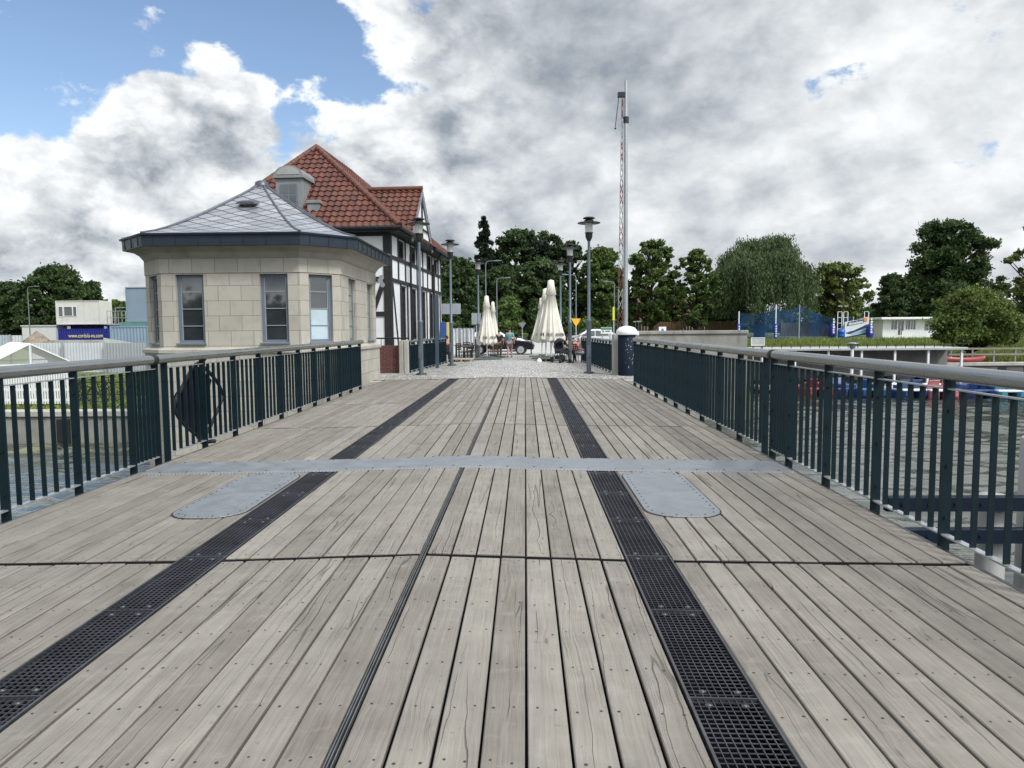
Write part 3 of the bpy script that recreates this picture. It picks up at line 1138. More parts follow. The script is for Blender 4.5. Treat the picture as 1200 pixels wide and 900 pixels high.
LP = [8.37 - 1.055 * k for k in range(7, -1, -1)]
RP = [8.70 - 1.08 * k for k in range(7, -1, -1)]
railing('dark railing nearest on the left, open river showing between its flat bars', -3.98, LP[0], -3.98, LP[-1], LP + [8.95], zdeck, ends=(-.3, .53), sleeve=8.90)
railing('dark railing nearest on the right, with piles and water behind its flat bars', 3.98, RP[0], 3.98, RP[-1], RP + [9.28], zdeck, ends=(-.3, .62), sleeve=9.30)
railing('dark railing beyond the cross plate, running up to the stone pavilion', -3.98, 9.19, -3.98, 20.17, [9.19 + 1.098 * k for k in range(11)], zdeck, ends=(-.28, .3))
railing('dark railing beyond the cross plate, running up to the boom barrier', 3.98, 9.58, 3.98, 20.96, [9.58 + 1.138 * k for k in range(11)], zdeck, ends=(-.27, .15))
railing('short dark railing in front of the half timbered house', -3.73, 27.4, -3.2, 35.2, [27.4 + .78 * k for k in range(11)], gz, nb=7, top=1.27, rad=.05, bolts=False)
railing('short dark railing right of the lamp post, beyond the concrete pillar', 4.0, 26.35, 3.62, 36.2, [26.35 + .82 * k for k in range(13)], gz, nb=7, top=1.27, rad=.05, bolts=False)

# dark diamond of unclear nature outside the left far railing, as hoop and sheet
hoop = thing('dark_diamond', 'big dark diamond shape of unclear kind behind the left railing', 'net', (-4.06, 10.42, zdeck(4, 10.4)))
hs = MB()
HP = []
for i in range(41):
    a = 2 * math.pi * i / 40
    c_, s_ = math.cos(a), math.sin(a)
    k_ = 1.0 / (abs(c_) ** 1.25 + abs(s_) ** 1.25) ** (1 / 1.25)
    HP.append((-.03 + .012 * math.sin(3 * a), .80 * c_ * k_, .66 + .56 * s_ * k_))
hs.tube(HP, .026, 8, cap=False)
hs.tube([(.03, -.25, .16), (.02, -.1, .05), (.10, .15, .03)], .03, 8)
hs.tube([(0, 0, 1.2), (.06, .03, 1.30)], .03, 8)
hs.build('hoop', BLACK, hoop)
hc = MB()
v, f = [], []
for i in range(13):
    y_ = -.62 + 1.06 * i / 12
    top_ = .66 + .56 * max(.05, 1 - abs(y_) / .8) ** .9
    bot_ = .66 - .56 * max(.05, 1 - abs(y_) / .8) ** .9
    for k in range(9):
        t = k / 8
        v.append((-.06 - .05 * math.sin(math.pi * t) + .02 * math.sin(9 * y_ + 4 * t), y_, bot_ + (top_ - bot_) * t))
for i in range(12):
    for k in range(8):
        f.append((i * 9 + k, i * 9 + k + 1, i * 9 + 10 + k, i * 9 + 9 + k))
hc.add(v, f, True)
hc.add([(a - .02, b, c) for a, b, c in v], [q[::-1] for q in f], True)
hc.build('dark_sheet', mat('black_sheet', (.006, .006, .009), .9, 0, .3, 5, spec=.1), hoop)


# ------------------------------------------------------------------ fender piles in the water
def fender(X0, X1, Y, label, piles, beams):
    root = thing('fender', label, 'fender', ((X0 + X1) / 2, Y, WATER_Z), 0, 'pile fenders beside the bridge')
    cx = (X0 + X1) / 2
    for q in piles:
        x, ztop = q[:2]
        r = q[2] if len(q) > 2 else .28
        p = MB()
        p.lathe([(r, -1.5), (r, ztop - WATER_Z - .02), (r - .02, ztop - WATER_Z), (0, ztop - WATER_Z)], 20, x - cx, r + .02)
        p.build('pile', mat('pile_paint', (.31, .315, .305), .7, 0, .12, 1.5, .15, 20, dirt=.6), root)
    for (z, dy) in beams:
        b = MB()
        b.bbox(X0 - cx, X1 - cx, -.12 + dy, .0 + dy, z - WATER_Z - .1, z - WATER_Z + .1, .015)
        for k in range(int((X1 - X0) / .35)):
            x = X0 - cx + .2 + .35 * k
            b.tube([(x, -.12 + dy, z - WATER_Z), (x, -.14 + dy, z - WATER_Z)], .02, 6)
        b.build('waling', NAVY, root)


fender(5.6, 16, 9.6, 'white round piles with two dark walings right of the bridge', [(7.95, .05), (7.2, -.72, .18), (10.0, -.2), (12.5, -.1), (15, -.1)], [(-.78, 0), (-1.22, 0)])
fender(-16, -5.4, 6.4, 'round piles with dark walings under the left railing', [(-7.5, -1.0), (-10, -1.0), (-13, -1.0)], [(-.42, 0), (-.95, 0)])


# ------------------------------------------------------------------ stone pavilion
def pavilion():
    X0, X1, Y0, Y1, c = -9.94, -4.42, 19.1, 25.5, .88
    pts = [(X0, Y1 - c), (X0, Y0 + c), (X0 + c, Y0), (X1 - c, Y0), (X1, Y0 + c), (X1, Y1 - c), (X1 - c, Y1), (X0 + c, Y1)]
    cx, cy = (X0 + X1) / 2, (Y0 + Y1) / 2
    root = thing('pavilion', 'octagonal cream stone pavilion with a grey pyramid roof beside the bridge', 'pavilion', (cx, cy, 0))
    L = [(x - cx, y - cy) for x, y in pts]
    n = 8
    holes = {i: [] for i in range(n)}
    Z0, Z1 = 1.30, 3.14
    holes[1] = [(.30, .95, Z0, Z1)]
    fl = X1 - X0 - 2 * c
    holes[2] = [(.40, 1.16, Z0, Z1), (2.68, 3.44, Z0, Z1)]
    holes[3] = [(.27, .98, Z0, Z1)]
    holes[4] = [(.88, 1.80, Z0, Z1), (3.30, 4.20, Z0, Z1)]
    holes[0] = [(.7, 1.4, Z0, Z1), (2.5, 3.2, Z0, Z1)]
    wall = MB()
    wins = []
    for i in range(n):
        a, b = Vector((*L[i], 0)), Vector((*L[(i + 1) % n], 0))
        u = (b - a).normalized()
        ln = (b - a).length
        wall.holed(a, u, ln, 1.17, 3.60, holes[i], .16)
        nrm = Vector((u.y, -u.x, 0))
        for h in holes[i]:
            wins.append((i, a, u, nrm, h))
    wall.build('wall', STONE, root)
    def ring(off, z):
        out = []
        for i in range(n):
            p, a, b = Vector(L[i]), Vector(L[i - 1]), Vector(L[(i + 1) % n])
            u1 = (p - a).normalized(); u2 = (b - p).normalized()
            n1 = Vector((u1.y, -u1.x)); n2 = Vector((u2.y, -u2.x))
            bis = (n1 + n2).normalized()
            q = p + bis * off / bis.dot(n1)
            out.append((q.x, q.y, z))
        return out
    def loft(profile, name, m, smooth=False, parent=root):
        mb = MB()
        rings = [ring(o, z) for o, z in profile]
        v = [p for r in rings for p in r]
        f, uv = [], []
        for k in range(len(rings) - 1):
            for i in range(n):
                j = (i + 1) % n
                f.append((k * n + i, k * n + j, k * n + n + j, k * n + n + i))
                a, b = Vector(v[k * n + i]), Vector(v[k * n + j])
                d = (b - a).length
                s0, s1 = sum(math.hypot(profile[q + 1][0] - profile[q][0], profile[q + 1][1] - profile[q][1]) for q in range(k)), 0
                s1 = s0 + math.hypot(profile[k + 1][0] - profile[k][0], profile[k + 1][1] - profile[k][1])
                d2 = (Vector(v[k * n + n + j]) - Vector(v[k * n + n + i])).length
                uv.append([(-d / 2 + 10, s0), (d / 2 + 10, s0), (d2 / 2 + 10, s1), (-d2 / 2 + 10, s1)])
        mb.add(v, f, smooth, uvs=uv)
        return mb.build(name, m, parent)
    loft([(.10, -4.2), (.10, 1.02)], 'plinth', STONE)
    loft([(.10, 1.02), (.15, 1.03), (.15, 1.12), (.10, 1.14), (.0, 1.175)], 'sill_course', TRIMSTONE)
    loft([(.0, 3.18), (.022, 3.18), (.022, 3.58), (.03, 3.585)], 'frieze', STONE)
    loft([(.022, 3.585), (.05, 3.62), (.12, 3.72), (.26, 3.81), (.36, 3.84), (.42, 3.845)], 'cornice', TRIMSTONE)
    fa = loft([(.40, 3.848), (.50, 3.85), (.51, 4.12), (.56, 4.125), (.57, 4.17), (.50, 4.19), (.42, 4.19)], 'fascia', FASCIA)
    sm = MB()                                            # standing seams on the fascia
    R0, R1 = ring(.512, 3.87), ring(.512, 4.10)
    for i in range(n):
        j = (i + 1) % n
        a, b = Vector(R0[i]), Vector(R0[j])
        ln = (b - a).length
        for k in range(1, max(2, int(ln / .55)) + 1):
            p = a.lerp(b, (k - .5) / max(2, int(ln / .55)))
            sm.bar(p, p + Vector((0, 0, .23)), .02, .015)
    sm.build('seams', FASCIA, fa)
    # roof
    apex = Vector((-.25, .1, 6.2))
    base = ring(.50, 4.19)
    rf = MB()
    ns = 10
    V = []
    for k in range(ns + 1):
        t = k / ns
        for i in range(n):
            p = Vector(base[i])
            q = p.lerp(apex, t)
            q.z = 4.19 + (apex.z - 4.19) * (t ** 1.28)
            V.append(q)
    # each side has own verts so the seams stay sharp
    for i in range(n):
        j = (i + 1) % n
        s = 0
        for k in range(ns):
            a, b, c2, d2 = V[k * n + i], V[k * n + j], V[(k + 1) * n + j], V[(k + 1) * n + i]
            m0, m1 = (a + b) / 2, (c2 + d2) / 2
            l0, l1 = (b - a).length / 2, (c2 - d2).length / 2
            ds = (m1 - m0).length
            rf.add([a, b, c2, d2], [(0, 1, 2, 3)], False, uvs=[[(-l0, s), (l0, s), (l1, s + ds), (-l1, s + ds)]])
            s += ds
    ro = rf.build('roof', ZINC, root)
    hp = MB()
    for i in range(n):
        hp.tube([V[k * n + i] + Vector((0, 0, .01)) for k in range(ns + 1)], .035, 6, smooth=False)
    hp.lathe([(.22, apex.z - .12), (.2, apex.z + .03), (.1, apex.z + .08), (0, apex.z + .08)], 12, apex.x, apex.y)
    hp.build('hip_caps', mat('zinc_caps', (.09, .10, .12), .4, .5, .15, 2), ro)
    vt = MB()
    p = (V[6 * n + 2] + V[6 * n + 3]) / 2 + Vector((0, -.05, .05))
    vt.slab([(p.x - .3, p.y - .1, p.z), (p.x + .3, p.y - .1, p.z), (p.x + .2, p.y - .1, p.z + .07), (p.x - .2, p.y - .1, p.z + .07)], (0, .35, .1))
    vt.build('roof_vent', mat('zinc_caps', (.09, .10, .12)), ro)
    # windows
    for w_i, (i, a, u, nrm, h) in enumerate(wins):
        a0, a1, b0, b1 = h
        P = lambda s_, z, d: a + u * s_ - nrm * d + Vector((0, 0, z))
        blind = (i == 4) or (i == 0)
        fr = MB()
        t, D = .075, .10
        for (s0, s1, q0, q1) in ((a0, a0 + t, b0, b1), (a1 - t, a1, b0, b1), (a0 + t, a1 - t, b0, b0 + t), (a0 + t, a1 - t, b1 - t, b1)):
            fr.slab([P(s0, q0, D), P(s1, q0, D), P(s1, q1, D), P(s0, q1, D)], -nrm * .07)
        fo = fr.build('window', WINFR, root)
        mb = MB()
        for k in range(1, 4):
            z = b0 + (b1 - b0) * k / 4
            mb.slab([P(a0 + t, z - .011, D + .012), P(a1 - t, z - .011, D + .012), P(a1 - t, z + .011, D + .012), P(a0 + t, z + .011, D + .012)], -nrm * .03)
        # inner sash
        for (s0, s1, q0, q1) in ((a0 + t, a0 + t + .03, b0 + t, b1 - t), (a1 - t - .03, a1 - t, b0 + t, b1 - t)):
            mb.slab([P(s0, q0, D + .02), P(s1, q0, D + .02), P(s1, q1, D + .02), P(s0, q1, D + .02)], -nrm * .03)
        mb.build('glazing_bars', mat('pale_bars', (.26, .285, .31), .5), fo)
        gl = MB()
        gl.add([P(a0 + t, b0 + t, D + .035), P(a1 - t, b0 + t, D + .035), P(a1 - t, b1 - t, D + .035), P(a0 + t, b1 - t, D + .035)], [(0, 1, 2, 3)])
        gl.build('pane', GLASS if not blind else mat('stone_blind_panel', (.27, .27, .24), .8, 0, .15, 2), fo)
        if i == 3:
            g2 = MB()
            zz = (b0 + b1) / 2
            g2.add([P(a0 + t + .03, b0 + t, D + .031), P(a1 - t - .03, b0 + t, D + .031), P(a1 - t - .03, zz, D + .031), P(a0 + t + .03, zz, D + .031)], [(0, 1, 2, 3)])
            g2.build('frosted_pane', FROST, fo)
        sl = MB()
        sl.slab([P(a0 - .02, b0 - .045, D), P(a1 + .02, b0 - .045, D), P(a1 + .02, b0 - .003, D), P(a0 - .02, b0 - .003, D)], nrm * .16)
        sl.build('window_sill', WINFR, fo)
    # floodlights on the corner towards the plaza
    fl_ = MB()
    p0 = Vector((L[5][0], L[5][1] - .15, 3.35))
    fl_.bar(p0, p0 + Vector((.3, 0, 0)), .03)
    for dz, dy in ((.1, -.05), (-.14, .12), (-.02, -.25)):
        q = p0 + Vector((.25, dy, dz))
        fl_.tube([q, q + Vector((.05, -.2, -.05))], [.05, .085], 12)
        fl_.tube([q + Vector((.0, .1, .02)), q], [.03, .05], 12)
    fl_.build('floodlights', GREYPT, root)
    return root


pavilion()


# ------------------------------------------------------------------ half-timbered house
def house():
    ang = math.atan(.06)
    root = thing('timber_house', 'white half timbered house with black beams and red tiled roof', 'house', (-4.9, 30, 0), -ang)
    # local frame: y along the street front, x towards the street, corner at 0,0
    LEN, WID, EZ = 12.0, 7.55, 5.86
    lw = [(1.85, 2.95, 1.15, 3.6), (4.05, 5.2, 1.15, 3.6), (6.45, 7.5, 1.15, 3.6), (8.55, 9.65, 1.15, 3.6), (10.7, 11.4, 1.15, 3.6)]
    uw = [(1.5, 2.65, 4.78, 5.6), (3.95, 5.15, 4.78, 5.6), (8.0, 9.1, 4.78, 5.6), (9.9, 10.9, 4.78, 5.6)]
    wl = MB()
    wl.holed((0, 0), (0, 1), LEN, -.3, EZ, lw + uw, .18)
    wl.holed((-WID, 0), (1, 0), WID, -.3, EZ, [], .18)
    wl.holed((0, LEN), (-1, 0), WID, -.3, EZ, [], .18)
    wl.holed((-WID, LEN), (0, -1), LEN, -.3, EZ, [], .18)
    wl.build('wall', PLASTER, root)
    tb = MB()
    T = .045
    def sb(y0, y1, z0, z1):                              # beam on the street front
        tb.box(0.0, T, y0, y1, z0, z1)
    def fb(x0, x1, z0, z1):                              # beam on the front that faces the bridge
        tb.box(x0, x1, -T, 0.0, z0, z1)
    # corner post wraps
    tb.box(-.28, T + .003, -T - .003, .20, -.2, EZ - .1)
    for z in (3.66, 4.62, 5.62):
        sb(.2, LEN - .01, z, z + .16 if z < 5 else z + .22)
    ys = [1.66, 2.99, 3.85, 5.24, 6.25, 7.55, 8.36, 9.70, 10.5, 11.45]
    for y in ys:
        if True:
            sb(y, y + .14, -.2, 3.66)
    for y in (1.32, 2.69, 3.77, 5.19, 6.6, 7.82, 9.14, 9.75, 10.94, 11.82):
        sb(y, y + .14, 3.82, 4.62)
        sb(y, y + .14, 4.78, 5.62)
    for (y0, z0, y1, z1) in ((.3, 3.6, 1.5, -.1),):
        tb.bar((T / 2 - .004, y0, z0), (T / 2 - .004, y1, z1), .14, T - .006, upv=(1, 0, 0))
    for z in (2.2, 3.66, 4.66):
        fb(-WID + .1, -.28, z, z + .2)
    fb(-WID + .1, -.28, 5.55, 5.75)
    for x in (-1.62, -3.4, -5.2, -7):
        fb(x - .1, x + .1, -.2, 2.2); fb(x - .1, x + .1, 2.4, 3.66); fb(x - .1, x + .1, 3.86, 4.66); fb(x - .1, x + .1, 4.86, 5.55)
    tb.bar((-.3, -T / 2 - .02, 3.6), (-1.45, -T / 2 - .02, .6), .2, T, upv=(0, 1, 0))
    tb.build('timber_frame', TIMBER, root)
    # openings
    for k, h in enumerate(lw + uw):
        y0, y1, z0, z1 = h
        fr = MB()
        t = .09
        for (a, b, c_, d) in ((y0, y0 + t, z0, z1), (y1 - t, y1, z0, z1), (y0 + t, y1 - t, z0, z0 + t), (y0 + t, y1 - t, z1 - t, z1)):
            fr.box(-.15, -.05, a, b, c_, d)
        f_ = fr.build('window', TIMBER, root)
        g_ = MB()
        if k < 5:
            g_.add([(-.12, y0 + t, z0 + t), (-.12, y1 - t, z0 + t), (-.12, y1 - t, z1 - t), (-.12, y0 + t, z1 - t)], [(0, 1, 2, 3)])
            g_.build('pane', GLASS, f_)
            q = MB()
            q.box(-.115, -.085, (y0 + y1) / 2 - .02, (y0 + y1) / 2 + .02, z0 + t, z1 - t)
            for zz in (2.0, 2.8):
                q.box(-.113, -.09, y0 + t, y1 - t, zz - .015, zz + .015)
            q.build('glazing_bars', TIMBER, f_)
        else:
            for i in range(9):
                z = z0 + t + (z1 - z0 - 2 * t) * (i + .5) / 9
                g_.slab([(-.14, y0 + t, z + .03), (-.07, y0 + t, z - .03), (-.07, y1 - t, z - .03), (-.14, y1 - t, z + .03)], (.004, 0, .008))
            g_.build('louvres', TIMBER, f_)
    # roofs ---------------------------------------------------
    OV = .55
    ex0, ex1, ey0, ey1 = -8.6 - OV, OV, -OV, LEN + OV
    cxr = (ex0 + ex1) / 2
    ex0 += 1.05
    hl, hr = cxr - ex0, ex1 - cxr
    RZ = 10.15
    ya, yb = 3.6, LEN - 3.0
    EZR = EZ + .02
    def slope(name, p0, p1, topf, parent=root, rowh=.36, tw=.30):
        """tiles on a slope: eave from p0 to p1, topf(v) gives (u range) fractions; apex edge handled by clip function"""
        pass
    def tiled(mb, e0, e1, upvec, ln, clip):
        """e0,e1 eave ends; upvec unit vector up the slope; ln slope length; clip(v)->(ua,ub) along the eave"""
        e0 = Vector(e0); u = (Vector(e1) - e0); W = u.length; u.normalize()
        upvec = Vector(upvec).normalized()
        nrm = u.cross(upvec).normalized()
        if nrm.z < 0: nrm = -nrm
        rows = int(ln / .36) + 1
        for r in range(rows):
            v0, v1 = r * .36, min((r + 1) * .36, ln)
            if v1 - v0 < .02: break
            a0, b0 = clip(v0); a1, b1 = clip(v1)
            a, b = min(a0, a1), max(b0, b1)
            us = np.arange(math.floor(a / .05) * .05, b + .051, .05)
            vv, ff, uv = [], [], []
            for (v, lift, ca, cb) in ((v0 - .05, .065, a0, b0), (v0 - .05, .045, a0, b0), (v1, .012, a1, b1)):
                for q in us:
                    qq = min(max(q, ca), cb)
                    hgt = .032 * math.cos(2 * math.pi * qq / .30) + lift
                    if lift == .045: hgt -= .03
                    vv.append(e0 + u * qq + upvec * v + nrm * hgt)
            m = len(us)
            idx = lambda i, j: i * m + j
            for j in range(m - 1):
                ff.append((idx(1, j), idx(1, j + 1), idx(0, j + 1), idx(0, j)))
                uv.append([(us[j], v0 + .01)] * 4)
                ff.append((idx(0, j), idx(0, j + 1), idx(2, j + 1), idx(2, j)))
                uv.append([(us[j] + .001, v0 + .02), (us[j] + .049, v0 + .02), (us[j] + .049, v1 - .02), (us[j] + .001, v1 - .02)])
            mb.add(vv, ff, False, uvs=uv)
    rf = MB()
    H = RZ - EZR
    half = hr
    # front hip (facing the bridge)
    run = ya - ey0
    ln = math.hypot(run, H)
    tiled(rf, (ex0, ey0, EZR), (ex1, ey0, EZR), (0, run, H), ln, lambda v: (hl * v / ln, hl + hr - hr * v / ln))
    # street slope
    ln2 = math.hypot(half, H)
    W2 = ey1 - ey0
    tiled(rf, (ex1, ey0, EZR), (ex1, ey1, EZR), (-half, 0, H), ln2, lambda v: (run * v / ln2, W2 - (ey1 - yb) * v / ln2))
    # far slope on the other side and back hip, plain sheets with the same tiles
    ln4 = math.hypot(hl, H)
    tiled(rf, (ex0, ey1, EZR), (ex0, ey0, EZR), (hl, 0, H), ln4, lambda v: ((ey1 - yb) * v / ln4, W2 - run * v / ln4))
    run3 = ey1 - yb
    ln3 = math.hypot(run3, H)
    tiled(rf, (ex1, ey1, EZR), (ex0, ey1, EZR), (0, -run3, H), ln3, lambda v: (hr * v / ln3, hl + hr - hl * v / ln3))
    # cross gable towards the street
    gy0, gy1, gz_ = 2.15, 7.0, 8.32
    gm = (gy0 + gy1) / 2
    gh = gz_ - EZR
    gx = .50
    xback = -3.6
    lg = math.hypot((gy1 - gy0) / 2, gh)
    k = half / H
    def gclip(v):
        z = gh * v / lg
        return (0, max(.1, gx - (ex1 - k * z) + .25))
    tiled(rf, (gx, gy0, EZR), (xback, gy0, EZR), (0, (gy1 - gy0) / 2, gh), lg, gclip)
    tiled(rf, (gx, gy1, EZR), (xback, gy1, EZR), (0, -(gy1 - gy0) / 2, gh), lg, gclip)
    ro = rf.build('roof', TILE, root)
    # hip and ridge tiles
    hp = MB()
    def caps(p, q):
        p, q = Vector(p), Vector(q)
        n = int((q - p).length / .38)
        for i in range(n):
            a, b = p.lerp(q, i / n), p.lerp(q, (i + 1.15) / n)
            hp.tube([a + Vector((0, 0, .03)), b + Vector((0, 0, .055))], [.15, .12], 8)
    A, B = (cxr, ya, RZ), (cxr, yb, RZ)
    caps((ex1, ey0, EZR), A); caps((ex0, ey0, EZR), A); caps(A, B); caps((ex1, ey1, EZR), B); caps((ex0, ey1, EZR), B)
    hp.build('ridge_tiling', mat('ridge_clay', (.115, .042, .027), .7, 0, .3, 3), ro)
    hp = MB()
    caps((gx, gm, gz_), (ex1 - k * gh - .1, gm, gz_))
    hp.build('ridge_tiling', mat('ridge_clay', (.115, .042, .027), .7, 0, .3, 3), ro)
    # soffit, gutters
    sf = MB()
    sf.box(ex0 + .05, ex1 - .05, ey0 + .05, ey1 - .05, EZ - .16, EZ - .06)
    sf.build('eaves', TIMBER, root)
    gt = MB()
    gt.tube([(ex0, ey0 - .05, EZ - .03), (ex1 + .06, ey0 - .05, EZ - .03)], .075, 8)
    gt.tube([(ex1 + .06, ey0, EZ - .03), (ex1 + .06, gy0 - .1, EZ - .03)], .075, 8)
    gt.build('gutter', IRON, ro)
    gt = MB()
    gt.tube([(ex1 + .06, gy1 + .1, EZ - .03), (ex1 + .06, ey1, EZ - .03)], .075, 8)
    gt.build('gutter', IRON, ro)
    for yy in (3.3, 9.0):
        dp = MB()
        dp.tube([(ex1 + .05, yy, EZ - .1), (ex1 - .1, yy, EZ - .35), (.14, yy, EZ - .75), (.14, yy, .1)], .055, 8)
        dp.build('downpipe', IRON, root)
    # gable wall
    gw = MB()
    gx2 = .42
    gw.slab([(gx2, gy0 + .35, EZ + .02), (gx2, gy1 - .35, EZ + .02), (gx2, gm, gz_ - .40)], (-.2, 0, 0))
    gw.box(gx2 - .2, gx2 - .001, gy0 + .35, gy1 - .35, EZ - .058, EZ + .02)
    gw.build('gable_wall', PLASTER, root)
    bb = MB()
    for s, y in ((-1, gy0), (1, gy1)):
        bb.bar((gx - .02, y - s * -.0 + s * .12, EZR - .16), (gx - .02, gm, gz_ - .06), .05, .30, upv=(1, 0, 0)) if False else None
        p, q = Vector((gx, y + s * .1, EZR - .14)), Vector((gx, gm, gz_ + .02))
        d = (q - p).normalized(); nn = Vector((0, -d.z, d.y)) * (1 if s > 0 else -1)
        if nn.z > 0: nn = -nn
        bb.slab([p, q, q + Vector((0, 0, -.34)), p + nn * .28], (-.06, 0, 0))
    bb.build('bargeboard', mat('grey_barge', (.20, .215, .235), .6), root)
    gd = MB()
    gd.bar((gx2 + .02, gm, EZ + .1), (gx2 + .02, gm, gz_ - .6), .12, .04)
    gd.bar((gx2 + .02, gy0 + .9, EZ + .6), (gx2 + .02, gy1 - .9, EZ + .6), .12, .04)
    gd.build('gable_timber', TIMBER, root)
    # dormer on the front hip
    dx, dw, dz0, dz1 = -4.40, .58, 6.5, 8.10
    dy = .35
    dm = MB()
    dm.box(dx - dw, dx + dw, dy, dy + 1.9, dz0, dz1)
    d_o = dm.build('dormer', mat('dormer_grey', (.225, .235, .24), .8, 0, .1, 2, dirt=.3), root)
    pd = MB()
    arc = [(dx + (dw + .05) * math.cos(R(a)), dz1 + .1 + .42 * math.sin(R(a))) for a in range(0, 181, 12)]
    pd.slab([(x, dy - .06, z) for x, z in arc], (0, 2.0, 0))
    pd.box(dx - dw - .09, dx + dw + .09, dy - .10, dy + 1.9, dz1, dz1 + .1)
    pd.build('pediment', mat('dormer_grey', (.225, .235, .24)), d_o)
    tp = MB()
    arc2 = [(dx + (dw - .08) * math.cos(R(a)), dz1 + .14 + .32 * math.sin(R(a))) for a in range(0, 181, 12)]
    tp.slab([(x, dy - .065, z) for x, z in arc2], (0, -.012, 0))
    tp.build('tympanum', mat('dormer_light', (.32, .33, .32), .8), d_o)
    wn = MB()
    wn.box(dx - .36, dx + .36, dy - .05, dy + .0, dz0 + .45, dz0 + 1.35)
    wf = wn.build('window', WINFR, d_o)
    wp = MB()
    for a in (-.31, .03):
        for b in (.5, .94):
            wp.box(dx + a, dx + a + .28, dy - .056, dy - .045, dz0 + b, dz0 + b + .38)
    wp.build('pane', GLASS, wf)
    ch = MB()
    ch.box(dx + .85, dx + 1.35, .15, .75, 6.0, 7.0)
    ch.box(dx + .80, dx + 1.40, .10, .80, 7.0, 7.12)
    ch.build('chimney', mat('dormer_grey', (.225, .235, .24)), root)
    # frames of a small stage/door bay on the street side
    return root


house()


# ------------------------------------------------------------------ walls and posts round the bridge head
bw_ = MB()
bw_.box(-5.0, -4.18, 27.45, 27.7, -.1, 1.02)
bx = bw_.build('brick_wall', BRICK)
me = bx.data
lay = me.uv_layers.new(name='UVMap')
for lp in me.loops:
    c = me.vertices[lp.vertex_index].co
    lay.data[lp.index].uv = (c.x + c.y, c.z)
tag(bx, 'low dark red brick wall between pavilion and house', 'wall')
ir = MB()
ir.tube([(-5.05, 27.55, 1.30), (-3.74, 27.35, 1.30)], .03, 8)
for x in (-4.85, -4.6, -4.35):
    ir.bar((x, 27.55, 1.0), (x, 27.55, 1.28), .02)
tag(ir.build('wall_rail', IRON), 'thin black handrail above the low brick wall', 'handrail')
for (x, lab) in ((-4.02, 'slim concrete post against the low brick wall'), (-3.83, 'slim concrete post at the near end of the short railing')):
    p = MB()
    p.bbox(x - .085, x + .085, 27.2, 27.42, -.1, 1.22, .015)
    tag(p.build('concrete_post', CONC), lab, 'post', 'concrete posts by the brick wall')
p = MB()
p.bbox(3.93, 4.17, 25.75, 26.2, -.2, 1.42, .02)
tag(p.build('concrete_pillar', CONC), 'square concrete pillar between the boom barrier and the far right railing', 'pillar')


# ------------------------------------------------------------------ boom barrier, raised
def barrier():
    cx, cy = 4.33, 25.2
    root = thing('boom_barrier', 'raised red and white boom barrier with tall grey mast', 'barrier', (cx, cy, -.05))
    d = MB()
    d.lathe([(.30, 0), (.31, 1.42), (.29, 1.44)], 24)
    ho = d.build('housing', NAVY, root)
    sc = MB()                                           # scraps of old stickers
    rnd = random.Random(3)
    for i in range(34):
        a = R(rnd.uniform(-105, -35)); z = rnd.uniform(.25, 1.3); s = rnd.uniform(.012, .03)
        c_, s_ = math.cos(a), math.sin(a)
        P = lambda t, q: ((.312 + .002) * math.cos(a + t), .314 * math.sin(a + t), z + q)
        sc.add([P(-s, 0), P(s * .7, -s * .4), P(s, s * .8), P(-s * .4, s * 1.2)], [(0, 1, 2, 3)])
    sc.build('sticker_scraps', mat('pale_scraps', (.55, .58, .6), .7), ho)
    c = MB()
    c.lathe([(.36, 1.44), (.38, 1.50), (.36, 1.60), (.26, 1.70), (.1, 1.745), (0, 1.75)], 24)
    c.box(.1, .42, -.1, .12, 1.42, 1.56)
    c.build('cap', WHITEPT, root)
    m = MB()
    zt = 10.17
    m.tube([(-.03, .05, 1.7), (-.06, .05, zt)], [.085, .058], 12)
    mo = m.build('mast', mat('mast_alu', (.42, .44, .45), .35, .7, .08, 1), root)
    k = MB()
    k.tube([(-.05, .05, 8.75), (-.05, .05, 8.95)], .10, 12)
    k.box(-.34, -.1, -.04, .12, zt - .55, zt - .40)
    k.build('mast_fittings', LAMPBLK, mo)
    rd = MB()
    rd.tube([(-.3, .04, zt - .5), (-.42, .04, zt - 1.55)], .014, 6)
    rd.ball((-.42, .04, zt - 1.6), .035, 8)
    rd.build('hanging_rod', LAMPBLK, mo)
    # lattice boom, red and white lengths
    bo = MB()
    z0, z1 = 1.6, 9.6
    nseg = 22
    for i in range(nseg):
        za, zb = z0 + (z1 - z0) * i / nseg, z0 + (z1 - z0) * (i + 1) / nseg
        wa = .085 * (1 - .75 * i / nseg); wb = .085 * (1 - .75 * (i + 1) / nseg)
        xo = -.225 + .045 * i / nseg
        mi = (i // 2) % 2
        for sx in (-1, 1):
            bo.bar((xo + sx * wa, 0, za), (xo + sx * wb, 0, zb), .018, .03, mi)
        bo.bar((xo - wa, 0, za), (xo + wb, 0, zb), .014, .02, mi)
        bo.bar((xo + wa, .03, za), (xo - wb, .03, zb), .014, .02, mi)
    bo.build('boom', [mat('boom_red', (.13, .05, .048), .5), mat('boom_white', (.30, .30, .30), .5)], root)


barrier()


